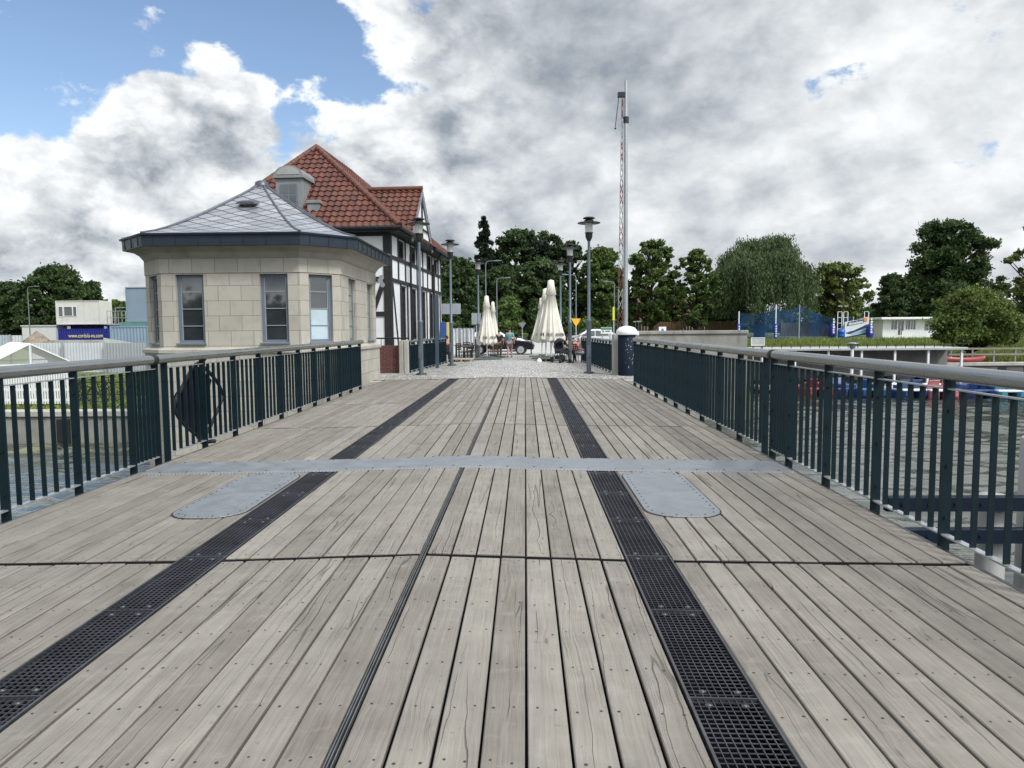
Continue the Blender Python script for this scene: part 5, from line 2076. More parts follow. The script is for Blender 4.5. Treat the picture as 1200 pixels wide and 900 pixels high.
# ------------------------------------------------------------------ vehicles
def car(x, y, rz, paint, label, van=False, low=1.0):
    root = thing('parked_van' if van else 'parked_car', label, 'van' if van else 'car', (x, y, gz(x, y) + .01), rz)
    if van:
        prof = [(-2.45, .45), (-2.5, .9), (-2.48, 1.9), (-2.3, 2.12), (.9, 2.12), (1.25, 2.0), (1.75, 1.25), (2.35, 1.05), (2.5, .8), (2.5, .4)]
        W = .92
    else:
        prof = [(-2.1, .38), (-2.16, .7), (-2.1, .95), (-1.75, 1.12), (-1.2, 1.40), (-.4, 1.46), (.35, 1.40), (1.0, 1.0), (1.75, .88), (2.08, .72), (2.14, .5), (2.1, .32)]
        prof = [(a, z if z < .75 else .75 + (z - .75) * low) for a, z in prof]
        W = .84
    n = len(prof)
    secs = []
    belt = 1.3 if van else .75 + .2 * low
    for s in (-1.0, -.93, 0, .93, 1.0):
        ring = []
        for (a, z) in prof:
            inset = 0
            if z > belt:
                inset = (.12 if van else .26) * (z - belt) / (.8 if van else .5)
            k = W * (1 if abs(s) > .99 else .999) - inset
            yy = s * k
            zz = z - (0.03 if abs(s) > .99 and z > .6 else 0)
            aa = a * (.975 if abs(s) > .99 else 1)
            ring.append((aa, yy, zz))
        secs.append(ring)
    b = MB()
    v = [p for r in secs for p in r]
    f = []
    for i in range(4):
        for k in range(n):
            j = (k + 1) % n
            f.append((i * n + k, i * n + j, i * n + n + j, i * n + n + k))
    f.append(tuple(range(n))); f.append(tuple(range(4 * n + n - 1, 4 * n - 1, -1)))
    b.add(v, f)
    b.build('body', paint, root)
    GL = mat('car_glass', (.015, .018, .02), .08, 0, .2, 2, spec=.8)
    for s in (-1, 1):
        g = MB()
        def sp(a, z):
            inset = (.12 if van else .26) * max(0, z - belt) / (.8 if van else .5)
            return (a, s * (W - inset + .006), z - .03)
        if not van and low < .99:
            zl = lambda z: .75 + (z - .75) * low
            g.slab([sp(-1.35, zl(1.0)), sp(.78, zl(1.0)), sp(.28, zl(1.33)), sp(-1.05, zl(1.34))], (0, s * .006, 0))
        elif van:
            g.slab([sp(.35, 1.35), sp(1.5, 1.35), sp(1.12, 1.92), sp(.35, 1.92)], (0, s * .006, 0))
        else:
            g.slab([sp(-1.35, 1.0), sp(-.32, 1.0), sp(-.32, 1.36), sp(-1.05, 1.34)], (0, s * .006, 0))
            g.slab([sp(-.24, 1.0), sp(.78, 1.0), sp(.28, 1.33), sp(-.24, 1.36)], (0, s * .006, 0))
        g.build('side_window', GL, root)
    ws = MB()
    if van:
        ws.slab([(1.30, -.75, 1.95), (1.76, -.82, 1.28), (1.76, .82, 1.28), (1.30, .75, 1.95)], (.012, 0, .01))
    else:
        zl = lambda z: .75 + (z - .75) * low
        ws.slab([(.40, -.55, zl(1.39)), (.98, -.72, zl(1.03)), (.98, .72, zl(1.03)), (.40, .55, zl(1.39))], (.008, 0, .012))
    ws.build('windscreen', GL, root)
    R_ = .34 if van else .31
    for wx in ((-1.55, 1.6) if van else (-1.3, 1.32)):
        for s in (-1, 1):
            w = MB(); w.tube([(wx, s * (W - .19), R_), (wx, s * (W + .012), R_)], R_, 20)
            wo = w.build('wheel', BLACK, root)
            r = MB()
            for k in range(7):
                a = 2 * math.pi * k / 7
                r.bar((wx, s * (W + .018), R_), (wx + .2 * math.cos(a), s * (W + .018), R_ + .2 * math.sin(a)), .06, .02, upv=(0, 1, 0))
            r.tube([(wx, s * (W + .008), R_), (wx, s * (W + .016), R_)], .215, 16)
            r.build('rim', mat('alloy', (.55, .56, .58), .35, .6), wo)
    for s in (-1, 1):
        h = MB()
        X = 2.44 if van else 2.02
        h.ball((X, s * .62, .82 if van else .66), (.10, .18, .08), 10)
        h.build('headlight', mat('headlight', (.7, .72, .74), .15), root)
        mi = MB(); mi.ball((.95 if not van else 1.45, s * (W + .1), 1.02 if not van else 1.4), (.06, .1, .07), 8); mi.build('mirror', paint, root)
    return root


DARKCAR = mat('dark_car_paint', (.010, .011, .016), .22, .2, .1, 1)
q = at(597, 414, 45.4)
car(q.x - .55, 45.4, R(-3), DARKCAR, 'dark blue car parked across the plaza behind the standing people', low=.55)
q = at(596, 410, 50)
car(q.x - .9, 49.6, R(-4), WHITEPT, 'white car parked just behind the low dark car')
q = at(668, 410, 55)
car(q.x + 1.6, 55.5, R(184), mat('silver_car', (.48, .50, .53), .3, .5, .06, 1), 'silver car parked behind the seated group on the right')


# ------------------------------------------------------------------ left bank
def quay(x0, x1, y, z1, label, m=CONCD):
    root = thing('quay_wall', label, 'quay wall', ((x0 + x1) / 2, y, WATER_Z))
    c = MB()
    L2 = (x1 - x0) / 2
    c.box(-L2, L2, 0, .5, -1.5, z1 - WATER_Z - .18)
    k = -L2
    i = 0
    while k < L2 - .1:
        c.box(k + .02, min(k + 2.2, L2), -.03, -.001, -.4, z1 - WATER_Z - .25)
        if i % 2:
            c.box(k + .6, k + 1.1, -.09, -.031, -.4, z1 - WATER_Z - .3, 1)
        k += 2.25
        i += 1
    c.build('wall', [m, IRON], root)
    t = MB()
    t.bbox(-L2, L2, -.12, .55, z1 - WATER_Z - .18, z1 - WATER_Z + .02, .02)
    t.build('coping', CONC, root)


quay(-60, -10.3, 25.9, -1.30, 'stained concrete quay wall below the left bank lawn')


def lattice_fence():
    a, b = at(4, 440, 28.2), at(76, 474, 28.2)
    root = thing('lattice_fence', 'white slatted fence panel on the lawn seen through the left railing', 'fence', (a.x, 28.2, -1.3))
    w_ = b.x - a.x + .15
    s = MB()
    h = 1.35
    n = 26
    for i in range(n):
        x = w_ * i / (n - 1)
        s.box(x - .03, x + .03, -.02, .0, .05, h)
    s.build('slats', WHITEPT, root)
    r = MB()
    for z in (.2, .62, 1.3):
        r.box(-.05, w_ + .05, .001, .04, z - .05, z + .05)
    for x in (0, w_ * .5, w_):
        r.box(x - .05, x + .05, .041, .12, 0, h + .05)
    r.build('frame', WHITEPT, root)


lattice_fence()


def tent():
    q = at(35, 403, 33)
    root = thing('marquee', 'white gabled marquee with clear end wall on the left bank', 'tent', (q.x, 33, -1.32), R(4))
    hz = q.z + 1.32
    e = 1.45
    w_ = 1.75
    L_ = 7.0
    # the ridge runs away to the left
    dirv = Vector((-.62, .78, 0))
    nv = Vector((dirv.y, -dirv.x, 0))
    A = [nv * w_ + Vector((0, 0, e)), Vector((0, 0, hz)), -nv * w_ + Vector((0, 0, e))]
    B = [p + dirv * L_ for p in A]
    r = MB()
    for i in (0, 1):
        r.slab([A[i], A[i + 1], B[i + 1], B[i]], (0, 0, .03))
    r.build('roof', mat('tent_white', (.82, .83, .84), .5, 0, .04, 1), root)
    f = MB()
    for P in (A, B):
        for i in (0, 1):
            f.bar(P[i], P[i + 1], .06)
        f.bar(P[0], P[2], .06)
        f.bar((P[0] + P[2]) / 2, P[1], .07)
        for p in (P[0], P[2], (P[0] + P[2]) / 2):
            f.bar(p, Vector((p.x, p.y, 0)), .07)
    for i in (0, 2):
        f.bar(A[i], B[i], .06)
    f.build('frame', WHITEPT, root)
    m, g = new_mat('clear_pvc')
    t = g.n('ShaderNodeBsdfTransparent'); gl = g.n('ShaderNodeBsdfPrincipled', i_Base_Color=(.45, .46, .45), i_Roughness=.2)
    mx = g.n('ShaderNodeMixShader'); mx.inputs[0].default_value = .45
    g.put(mx.inputs[1], t.outputs[0]); g.put(mx.inputs[2], gl.outputs[0])
    finish(g, mx.outputs[0])
    c = MB()
    c.add([A[0], A[1], A[2]], [(0, 1, 2)])
    c.add([A[0], A[2], Vector((A[2].x, A[2].y, .1)), Vector((A[0].x, A[0].y, .1))], [(0, 1, 2, 3)])
    c.build('clear_wall', m, root)
    s = MB()
    s.slab([A[0], B[0], Vector((B[0].x, B[0].y, .1)), Vector((A[0].x, A[0].y, .1))], nv * .02)
    s.slab([A[2], B[2], Vector((B[2].x, B[2].y, .1)), Vector((A[2].x, A[2].y, .1))], -nv * .02)
    s.build('side_wall', mat('tent_white', (.82, .83, .84)), root)


tent()


def corrugated(px0, px1, pytop, Y, zb, label, m, pitch=.2, amp=.025, name='metal_fence'):
    a, b = at(px0, pytop, Y), at(px1, pytop, Y)
    root = thing(name, label, 'fence', (a.x, Y, zb), 0, 'sheet metal fence panels on the left bank')
    w_ = b.x - a.x
    h = a.z - zb
    s = MB()
    n = int(w_ / pitch * 4)
    v, f = [], []
    for i in range(n + 1):
        y = (amp, amp, -amp, -amp)[i % 4]
        x = w_ * i / n
        v += [(x, y, 0), (x, y, h)]
    s.add(v, [(2 * i, 2 * i + 2, 2 * i + 3, 2 * i + 1) for i in range(n)])
    s.add([(x, y + .004, z) for x, y, z in v], [(2 * i + 1, 2 * i + 3, 2 * i + 2, 2 * i) for i in range(n)])
    s.build('sheet', m, root)
    p = MB()
    p.bar((-.05, -.08, 0), (-.05, -.08, h + .08), .09)
    p.bar((-.05, -.1, h * .5), (-.3, -.5, 0), .05)
    p.build('post', GREYPT, root)


SHEET = mat('pale_sheet_metal', (.62, .64, .69), .45, .3, .06, 1)
SHEET2 = mat('grey_sheet_metal', (.40, .42, .45), .45, .3, .06, 1)
corrugated(36, 72, 402, 47.6, -1.1, 'pale corrugated fence panel behind the marquee', SHEET)
corrugated(74, 122.5, 402, 47.4, -1.1, 'palest corrugated fence panel below the blue container', SHEET)
corrugated(124, 172, 402, 47.2, -1.1, 'greyer corrugated fence panel beside the stone pavilion', SHEET2)
corrugated(-40, 12, 393, 72, -.2, 'far blue-grey fence panel at the picture edge, left of the pale one', mat('blue_sheet', (.36, .41, .46), .5), .3)
corrugated(13, 26, 393, 72, -.2, 'far pale fence panel next to the white shed', SHEET, .3)
sl = MB()
a, b = at(121, 396, 52), at(155, 402, 52)
sl.slab([(a.x, 52, a.z), (a.x, 52, -1), (b.x, 52, -1), (b.x, 52, b.z)], (0, .1, 0))
tag(sl.build('slanted_panel', mat('slant_grey', (.48, .48, .46), .7)), 'grey slanting board leaning behind the corrugated fence', 'panel')


def container(px0, px1, pytop, Y, hgt, m, label, depth=2.4, parts=None):
    a, b = at(px0, pytop, Y), at(px1, pytop, Y)
    zb = a.z - hgt
    root = thing('shipping_container', label, 'container', ((a.x + b.x) / 2, Y, zb))
    w_ = (b.x - a.x) / 2
    s = MB()
    n = int(2 * w_ / .07)
    v, f = [], []
    for i in range(n + 1):
        x = -w_ + .1 + (2 * w_ - .2) * i / n
        y = (0, 0, .05, .05)[i % 4]
        v += [(x, y, .12), (x, y, hgt - .12)]
    s.add(v, [(2 * i, 2 * i + 2, 2 * i + 3, 2 * i + 1) for i in range(n)])
    s.box(-w_ + .05, w_ - .05, .06, depth, .05, hgt - .05)
    s.build('walls', m, root)
    f_ = MB()
    for x in (-w_, w_ - .12):
        f_.box(x, x + .12, -.02, .10, 0, hgt); f_.box(x, x + .12, depth - .1, depth + .02, 0, hgt)
    f_.box(-w_ + .12, w_ - .12, -.015, .08, 0, .12); f_.box(-w_ + .12, w_ - .12, -.015, .08, hgt - .12, hgt)
    f_.build('frame', m, root)
    return root, w_, hgt


CBLUE = mat('container_blue', (.012, .016, .20), .45, .1, .1, 1, dirt=.2)
r1, w1, h1 = container(68, 127.5, 385.5, 79, 2.45, CBLUE, 'deep blue container with yellow web address on its side')
text_mesh('www.cordula-eu.com', .62, mat('yellow_lettering', (.72, .66, .28), .6), r1, (.25, -.045, 1.66), (R(90), 0, 0), sx=.73)
r1b, _, _ = container(67, 130, 379.5, 82.2, 2.9, mat('container_blue2', (.010, .014, .15), .45), 'blue container standing behind the lettered one')
# small fittings on the lettered container
k = MB()
for x in (-1.9, 2.3):
    k.box(x - .12, x + .12, .3, .5, h1, h1 + .28)
k.build('lashing_boxes', GREYPT, r1)
r2, w2_, h2_ = container(128.5, 174, 382, 57, 2.75, mat('container_grey_blue', (.23, .31, .40), .5, .1, .08, 1), 'pale blue-grey corrugated container beside the stone pavilion')
gb = MB()
gb.box(-.9, 1.5, .2, 2.2, h2_ + .005, h2_ + .30)
o = gb.build('green_crate', mat('green_sheet', (.10, .22, .19), .6), None, r2.location)
tag(o, 'flat green box on top of the pale blue-grey container', 'box')


def cabin(px0, px1, pyt, pyb, Y, m, label, rz=0, windows=(), depth=2.4, side=0.0):
    a, b = at(px0, pyt, Y), at(px1, pyb, Y)
    root = thing('site_cabin', label, 'cabin', (a.x, Y, b.z), rz)
    w_, h = b.x - a.x, a.z - b.z
    s = MB(); s.bbox(0, w_, 0, depth, 0, h, .03)
    for k in range(1, int(w_ / 1.1)):
        s.box(k * 1.1 - .015, k * 1.1 + .015, -.012, -.001, .1, h - .1)
    s.build('body', m, root)
    f_ = MB()
    for x in (0, w_):
        f_.bar((x, -.02, 0), (x, -.02, h), .09)
    f_.bar((0, -.02, .05), (w_, -.02, .05), .10); f_.bar((0, -.02, h - .04), (w_, -.02, h - .04), .08)
    f_.build('frame', m, root)
    for (x0, x1, z0, z1) in windows:
        wn = MB(); wn.box(x0 - .06, x1 + .06, -.05, -.014, z0 - .06, z1 + .06)
        wf = wn.build('window', WHITEPT, root)
        p = MB(); p.box(x0, x1, -.062, -.051, z0, z1); p.build('pane', GLASS, wf)
    return root, w_, h


cabin(65.5, 118, 352.5, 380, 80, mat('cabin_cream', (.60, .59, .55), .7, 0, .06, 1, dirt=.2), 'cream site cabin stacked on the blue containers', 0, [(.30, .72, .95, 2.0), (.92, 1.82, 1.0, 2.0), (1.95, 2.30, .95, 2.0)])
cabin(147.5, 176, 336.5, 377, 57.5, mat('cabin_blue_grey', (.20, .265, .34), .6, 0, .06, 1), 'blue-grey site cabin raised on the green box beside the pavilion', 0, [], 2.4)
a, b = at(119, 364, 78), at(146, 379, 78)
root = thing('guard_rail', 'galvanised guard rail between the two site cabins', 'guard rail', (a.x, 79, b.z))
g_ = MB()
wd = b.x - a.x; hh = a.z - b.z
for i in range(7):
    g_.bar((wd * i / 6, 0, 0), (wd * i / 6, 0, hh), .06)
for z in (hh * .45, hh * .98):
    g_.bar((0, 0, z), (wd, 0, z), .06)
g_.bar((wd * .4, -.05, hh * 1.25), (wd * .95, -.05, hh * 1.25), .06); g_.bar((wd * .4, -.05, .05), (wd * .4, -.05, hh * 1.25), .06); g_.bar((wd * .95, -.05, .05), (wd * .95, -.05, hh * 1.25), .06)
g_.build('rails', GALV, root)
sup = MB(); sup.box(0, wd, 0, 1.2, -.15, 0); sup.build('walkway', GREYPT, root)
sup = MB()
for x in (.1, wd - .1):
    sup.bar((x, .6, -b.z - .4), (x, .6, -.15), .12)
sup.build('support', GREYPT, root)
a, b = at(25.5, 382.5, 80), at(66.5, 403, 80)
sh = MB()
sh.box(a.x, b.x, 80, 83, -.4, a.z)
sh.box(a.x - .1, b.x + .1, 79.9, 83.1, a.z, a.z + .12)
tag(sh.build('white_shed', mat('shed_white', (.55, .55, .55), .8, 0, .08, .8)), 'plain off-white flat roofed shed left of the blue container', 'shed')
hp = MB()
c_ = at(44, 401, 70)
v, f = [], []
n = 24
rnd = random.Random(9)
for i in range(9):
    t = i / 8
    for k in range(n):
        a_ = 2 * math.pi * k / n
        r = (1 - t) ** .85 * 1.5 * rnd.uniform(.88, 1.12)
        v.append((r * math.cos(a_), r * math.sin(a_), 1.45 * t ** .9 * rnd.uniform(.95, 1.05)))
for i in range(8):
    for k in range(n):
        f.append((i * n + k, i * n + (k + 1) % n, i * n + n + (k + 1) % n, i * n + n + k))
hp.add(v, f)
tag(hp.build('rubble_heap', mat('rubble_brown', (.22, .18, .14), .95, 0, .3, 2, .5, 6), None, (c_.x, 70, c_.z - .35)), 'brown pointed heap of earth in front of the white shed', 'heap')


# iron rail and bicycles on the left quay
def bicycle(x, y, z, rz, label, m):
    root = thing('bicycle', label, 'bicycle', (x, y, z), rz, 'bicycles behind the left railing')
    for wx in (-.52, .52):
        w_ = MB()
        pts = [(wx + .33 * math.cos(2 * math.pi * k / 24), 0, .34 + .33 * math.sin(2 * math.pi * k / 24)) for k in range(25)]
        w_.tube(pts, .02, 6, cap=False)
        for k in range(8):
            a = math.pi * k / 8
            w_.bar((wx - .32 * math.cos(a), 0, .34 - .32 * math.sin(a)), (wx + .32 * math.cos(a), 0, .34 + .32 * math.sin(a)), .005)
        w_.build('wheel', BLACK, root)
    f_ = MB()
    for p, q in (((-.52, 0, .34), (-.1, 0, .34)), ((-.52, 0, .34), (-.2, 0, .82)), ((-.1, 0, .34), (-.25, 0, .92)), ((-.1, 0, .34), (.38, 0, .85)), ((-.2, 0, .82), (.36, 0, .9)), ((.52, 0, .34), (.34, 0, 1.0))):
        f_.tube([p, q], .018, 6)
    f_.build('frame', m, root)
    s = MB(); s.ball((-.27, 0, .95), (.14, .07, .04), 8); s.build('saddle', BLACK, root)
    h = MB(); h.tube([(.30, -.28, 1.04), (.36, 0, 1.02), (.30, .28, 1.04)], .014, 6); h.build('handlebar', IRON, root)
    return root


for (px, Y, rz, lab, m) in ((84, 29.5, 12, 'dark bicycle nearest the white slatted fence', IRON), (102, 29.2, 25, 'dark bicycle in the middle of the parked row', IRON), (118, 29.6, 8, 'dark bicycle farthest from the white slatted fence', IRON)):
    q = at(px, 470, Y)
    bicycle(q.x, Y, -1.32, R(rz), lab, m)
ral = thing('quay_railing', 'thin black iron railing along the left quay', 'railing', (-10.6, 27.2, -1.3))
p_ = MB()
for k in range(12):
    p_.bar((-.55 * k, 0, 0), (-.55 * k, 0, 1.0), .035)
p_.bar((0, 0, .98), (-6.05, 0, .98), .04); p_.bar((0, 0, .5), (-6.05, 0, .5), .03)
for k in range(11):
    p_.bar((-.55 * k, 0, .02), (-.55 * (k + 1), 0, .98), .018)
p_.build('rails', IRON, ral)
for (x, y, h_, lab) in ((-12.3, 27.0, .55, 'long pale stone step at the left quay edge'), (-13.8, 28.2, .35, 'short pale stone step on the left lawn')):
    s = MB(); s.bbox(-1.1, 1.1, -.3, .3, 0, h_, .03)
    tag(s.build('stone_step', CONC, None, (x, y, -1.34)), lab, 'step')

# ------------------------------------------------------------------ right bank
cw = MB()
cw.box(5.0, 10.45, 31.3, 31.7, -4, 1.36)
cw.bbox(4.95, 10.5, 31.24, 31.76, 1.36, 1.50, .02)
cw.box(10.2, 10.6, 31.7, 46, -4, 1.2)
cw.box(4.9, 5.2, 23.3, 31.3, -4, -.02)
tag(cw.build('retaining_wall', CONCD), 'long weathered concrete wall behind the right bridge railing', 'wall')
quay(10.7, 70, 46.8, -.78, 'long grey quay wall behind the pedal boats', mat('quay_grey', (.13, .13, .125), .9, 0, .3, .8, .3, 10, dirt=.5))


def pontoon_roof():
    a, b = at(885, 408, 45), at(1128, 414, 45)
    root = thing('jetty_shelter', 'long low white flat canopy along the right quay', 'shelter', ((a.x + b.x) / 2, 45, WATER_Z))
    L2 = (b.x - a.x) / 2
    zt = a.z - WATER_Z - .02
    r = MB(); r.bbox(-L2, L2, -.6, 3.2, zt - .14, zt, .03)
    r.build('roof', mat('canopy_grey_white', (.36, .37, .37), .6, 0, .12, 1.2, dirt=.4), root)
    d = MB(); d.box(-L2, L2, -.9, 1.7, .25, .45)
    d.build('deck', mat('jetty_boards', (.22, .20, .18), .85), root)
    for i in range(7):
        p = MB()
        x = -L2 + .3 + (2 * L2 - .6) * i / 6
        p.bar((x, -.4, .45), (x, -.4, zt - .16), .12)
        p.build('post', WHITEPT, root)
    s = MB()
    for i in range(22):
        x = -L2 + 2 * L2 * (i + .5) / 22
        s.bar((x, -.5, zt), (x, -.5, zt + .25), .035)
    s.tube([(-L2, -.5, zt + .24), (L2, -.5, zt + .24)], .012, 6)
    s.build('stanchions', IRON, root)
    rnd = random.Random(2)
    for i in range(12):
        x = -L2 + .8 + (2 * L2 - 1.6) * i / 11
        c = MB()
        c.bbox(x - rnd.uniform(.2, .4), x + rnd.uniform(.2, .4), .9, 1.5, .455, .45 + rnd.uniform(.2, .7), .03)
        c.build('storage_box', IRON, root)
    bk = MB(); bk.box(-L2, L2, 1.60, 1.68, .45, zt - .165); bk.build('back_panel', mat('panel_grey', (.20, .20, .195), .85, 0, .2, .8, dirt=.4), root)


pontoon_roof()
q = at(999, 402, 34)
root = thing('signal_lamp', 'thin white pole with funnel lamp in front of the quay', 'lamp', (q.x, 34, WATER_Z))
p_ = MB(); p_.lathe([(.07, -1), (.07, 2.9), (.05, q.z - WATER_Z - .25)], 10); p_.build('pole', WHITEPT, root)
h_ = MB(); zz = q.z - WATER_Z; h_.lathe([(.06, zz - .28), (.11, zz - .26), (.16, zz - .05), (.30, zz - .02), (.30, zz), (0, zz + .03)], 12); h_.build('funnel', GALV, root)


def pedalo(x, y, rz, m, m2, label):
    root = thing('pedal_boat', label, 'pedal boat', (x, y, WATER_Z), rz, 'pedal boats moored at the right quay')
    for s in (-1, 1):
        h = MB()
        v, f = [], []
        for i, (yy, wd, zt, zb) in enumerate(((-1.35, .05, .52, .40), (-1.1, .2, .50, .05), (-.5, .27, .46, -.1), (.6, .27, .46, -.1), (1.15, .24, .48, 0), (1.3, .15, .5, .2))):
            for (a, b) in ((-1, 0), (1, 0), (1, 1), (-1, 1)):
                v.append((s * .5 + a * wd, yy, zt if b else zb))
        for i in range(5):
            for k in range(4):
                j = (k + 1) % 4
                f.append((i * 4 + k, i * 4 + j, i * 4 + 4 + j, i * 4 + 4 + k))
        f += [(3, 2, 1, 0), (20, 21, 22, 23)]
        h.add(v, f)
        h.build('hull', m, root)
    d = MB(); d.bbox(-.72, .72, -.8, 1.1, .462, .56, .03); d.build('deck', m2, root)
    for s in (-1, 1):
        c = MB()
        c.slab([(s * .36 - .28, .0, .56), (s * .36 - .28, .5, .56), (s * .36 - .28, .78, 1.05), (s * .36 - .28, .66, 1.08), (s * .36 - .28, .40, .74), (s * .36 - .28, 0, .74)], (.56, 0, 0))
        c.build('seat', m, root)
    b = MB(); b.bbox(-.5, .5, -.75, -.35, .56, .80, .05); b.build('pedal_box', m2, root)
    return root


PB = mat('boat_blue', (.02, .06, .19), .4, dirt=.3); PC = mat('boat_cyan', (.06, .22, .34), .4, dirt=.3); PR = mat('boat_red', (.27, .05, .05), .4, dirt=.3); PW = mat('boat_white', (.7, .72, .73), .35)
PK = mat('boat_pale_red', (.50, .16, .17), .4)
for (px, Y, rz, m, m2, lab) in (
        (985, 42.4, 10, PB, PB, 'deep blue pedal boat left of the blue and white one'),
        (1018, 42.0, 170, PB, PC, 'blue pedal boat with cyan deck, left of the white decked boat'),
        (1058, 41.6, 185, PB, PW, 'blue pedal boat with a white deck'),
        (1096, 41.2, 172, PK, PW, 'pale red pedal boat with white deck among the blue ones'),
        (1138, 41.0, 186, PB, PB, 'plain blue pedal boat right of the pale red one'),
        (1172, 40.6, 176, PC, PW, 'cyan pedal boat with white deck near the right frame edge'),
        (1204, 40.2, 184, PC, PC, 'all cyan pedal boat cut by the right frame edge'),
        (955, 42.8, 175, PR, PR, 'bright red pedal boat farthest left in the row')):
    q = at(px, 470, Y)
    pedalo(q.x, Y, R(rz), m, m2, lab)


# sandy pitch and net
a, b = at(905, 401, 68), at(1090, 397, 80)
sd = MB()
nx = 14
v = []
for j in range(4):
    for i in range(nx + 1):
        x = 22 + 20 * i / nx; y = 76 + 2.2 * j / 3 + .5 * math.sin(i * 1.3)
        v.append((x, y, gz(x, y) + .0))
sd.add(v, [(j * (nx + 1) + i, j * (nx + 1) + i + 1, (j + 1) * (nx + 1) + i + 1, (j + 1) * (nx + 1) + i) for j in range(3) for i in range(nx)])
tag(sd.build('sand_path', SAND), kind='structure')


def net_screen():
    Y = 72
    pts = [(866, 366, 402), (909.5, 358, 401), (937, 358, 400), (1000, 372, 399)]
    a = at(866, 402, Y)
    root = thing('ball_net', 'dark blue ball net strung between pale poles left of the banner', 'net', (a.x, Y, gz(a.x, Y)))
    m, g = new_mat('blue_netting')
    co = g.n('ShaderNodeTexCoord').outputs['Object']
    dens = g.ramp(g.noise(g.v('MULTIPLY', co, (.5, 1, .25)), 1.3, 5, .6), .35, .7, .28, .72)
    t = g.n('ShaderNodeBsdfTransparent'); d = g.n('ShaderNodeBsdfDiffuse', i_Color=(.018, .055, .13))
    mx = g.n('ShaderNodeMixShader'); g.put(mx.inputs[0], dens)
    g.put(mx.inputs[1], t.outputs[0]); g.put(mx.inputs[2], d.outputs[0])
    finish(g, mx.outputs[0])
    P = []
    for k, (px, pt, pb) in enumerate(pts):
        yy = Y + (0, 0, 3, 5)[k]
        p = at(px, pt, yy); x = p.x - a.x
        zb = 0
        P.append((x, yy - Y, p.z - root.location.z))
        o = MB(); o.tube([(x, yy - Y, 0), (x, yy - Y, p.z - root.location.z + .1)], .06, 8)
        po = o.build('pole', GREYPT if k > 1 else WHITEPT, root)
        if k < 2:
            pd = MB(); pd.lathe([(.16, .1), (.16, 1.7), (.0, 1.7)], 10, x, yy - Y); pd.build('padding', mat('pad_blue', (.015, .03, .28), .6), po)
            st = MB()
            for i in range(5):
                st.box(x - .06, x + .06, yy - Y - .175, yy - Y - .163, .4 + .24 * i, .4 + .24 * i + .14)
            st.build('print', WHITEPT, po)
    n = MB()
    for i in range(len(P) - 1):
        (x0, y0, z0), (x1, y1, z1) = P[i], P[i + 1]
        for k in range(8):
            s, e = k / 8, (k + 1) / 8
            sag = lambda t: -.5 * math.sin(math.pi * t)
            n.add([(x0 + (x1 - x0) * s, y0 + (y1 - y0) * s, .05), (x0 + (x1 - x0) * e, y0 + (y1 - y0) * e, .05), (x0 + (x1 - x0) * e, y0 + (y1 - y0) * e, z0 + (z1 - z0) * e + sag(e)), (x0 + (x1 - x0) * s, y0 + (y1 - y0) * s, z0 + (z1 - z0) * s + sag(s))], [(0, 1, 2, 3)], True)
    n.build('netting', m, root)


net_screen()


def reed_fence(px0, px1, pt, pb, Y, label, m=DKSCREEN):
    a, b = at(px0, pt, Y), at(px1, pb, Y)
    root = thing('screen_fence', label, 'fence', (a.x, Y, gz(a.x, Y)))
    w_ = b.x - a.x; h = a.z - gz(a.x, Y)
    s = MB()
    n = int(w_ / .35)
    rnd = random.Random(4)
    for i in range(n):
        x0 = w_ * i / n
        s.box(x0, x0 + w_ / n - .03, -.02, .02, 0, h * rnd.uniform(.96, 1.02))
    s.build('panels', m, root)
    p = MB(); p.bar((0, .06, 0), (0, .06, h), .08)
    po = p.build('post', BARK, root)
    for i in range(1, int(w_ / 2.5) + 1):
        dup(po, (2.5 * i, 0, 0), root)


reed_fence(738, 868, 377, 390, 84, 'brown screen fence under the two thin trees', mat('brown_screen', (.16, .10, .06), .9, 0, .3, 1, stretch=(5, 5, .6)))
reed_fence(915, 972, 378, 392, 90, 'grey-brown reed fence behind the ball net', mat('reed_grey', (.24, .205, .165), .9, 0, .3, 1, stretch=(5, 5, .6)))


def far_house():
    a, b = at(752, 348, 100), at(846, 385, 100)
    z0 = gz(20, 100)
    root = thing('far_house', 'long white house with a red tiled roof behind the thin trees', 'house', ((a.x + b.x) / 2, 100, z0))
    w_ = (b.x - a.x) / 2
    h = a.z - z0
    e = h * .38
    wl = MB(); wl.holed((-w_, 0), (1, 0), 2 * w_, -1, e, [(1.2, 2.1, .4, 1.5), (4.2, 5.1, .4, 1.5), (7.5, 8.4, .4, 1.5)], .15)
    wl.box(-w_, w_, .2, 7.8, -1, e)
    wl.build('wall', PLASTER, root)
    for x in (1.2, 4.2, 7.5):
        p = MB(); p.box(-w_ + x, -w_ + x + .9, .12, .14, .4, 1.5); p.build('window', GLASS, root)
    r = MB()
    r.slab([(-w_ - .3, -.4, e), (w_ + .3, -.4, e), (w_ + .3, 4, h), (-w_ - .3, 4, h)], (0, 0, .12))
    r.slab([(-w_ - .3, 8.4, e), (w_ + .3, 8.4, e), (w_ + .3, 4.002, h), (-w_ - .3, 4.002, h)], (0, 0, .12))
    ro = r.build('roof', mat('far_red_roof', (.085, .040, .030), .8, 0, .3, 1.2), root)
    for x in (-w_ * .35, w_ * .55):
        d = MB(); d.box(x - .6, x + .6, .6, 3, e + .6, e + 1.8); do = d.build('dormer', WHITEPT, ro)
        p = MB(); p.box(x - .4, x + .4, .58, .595, e + .8, e + 1.5); p.build('dormer_window', GLASS, do)


far_house()


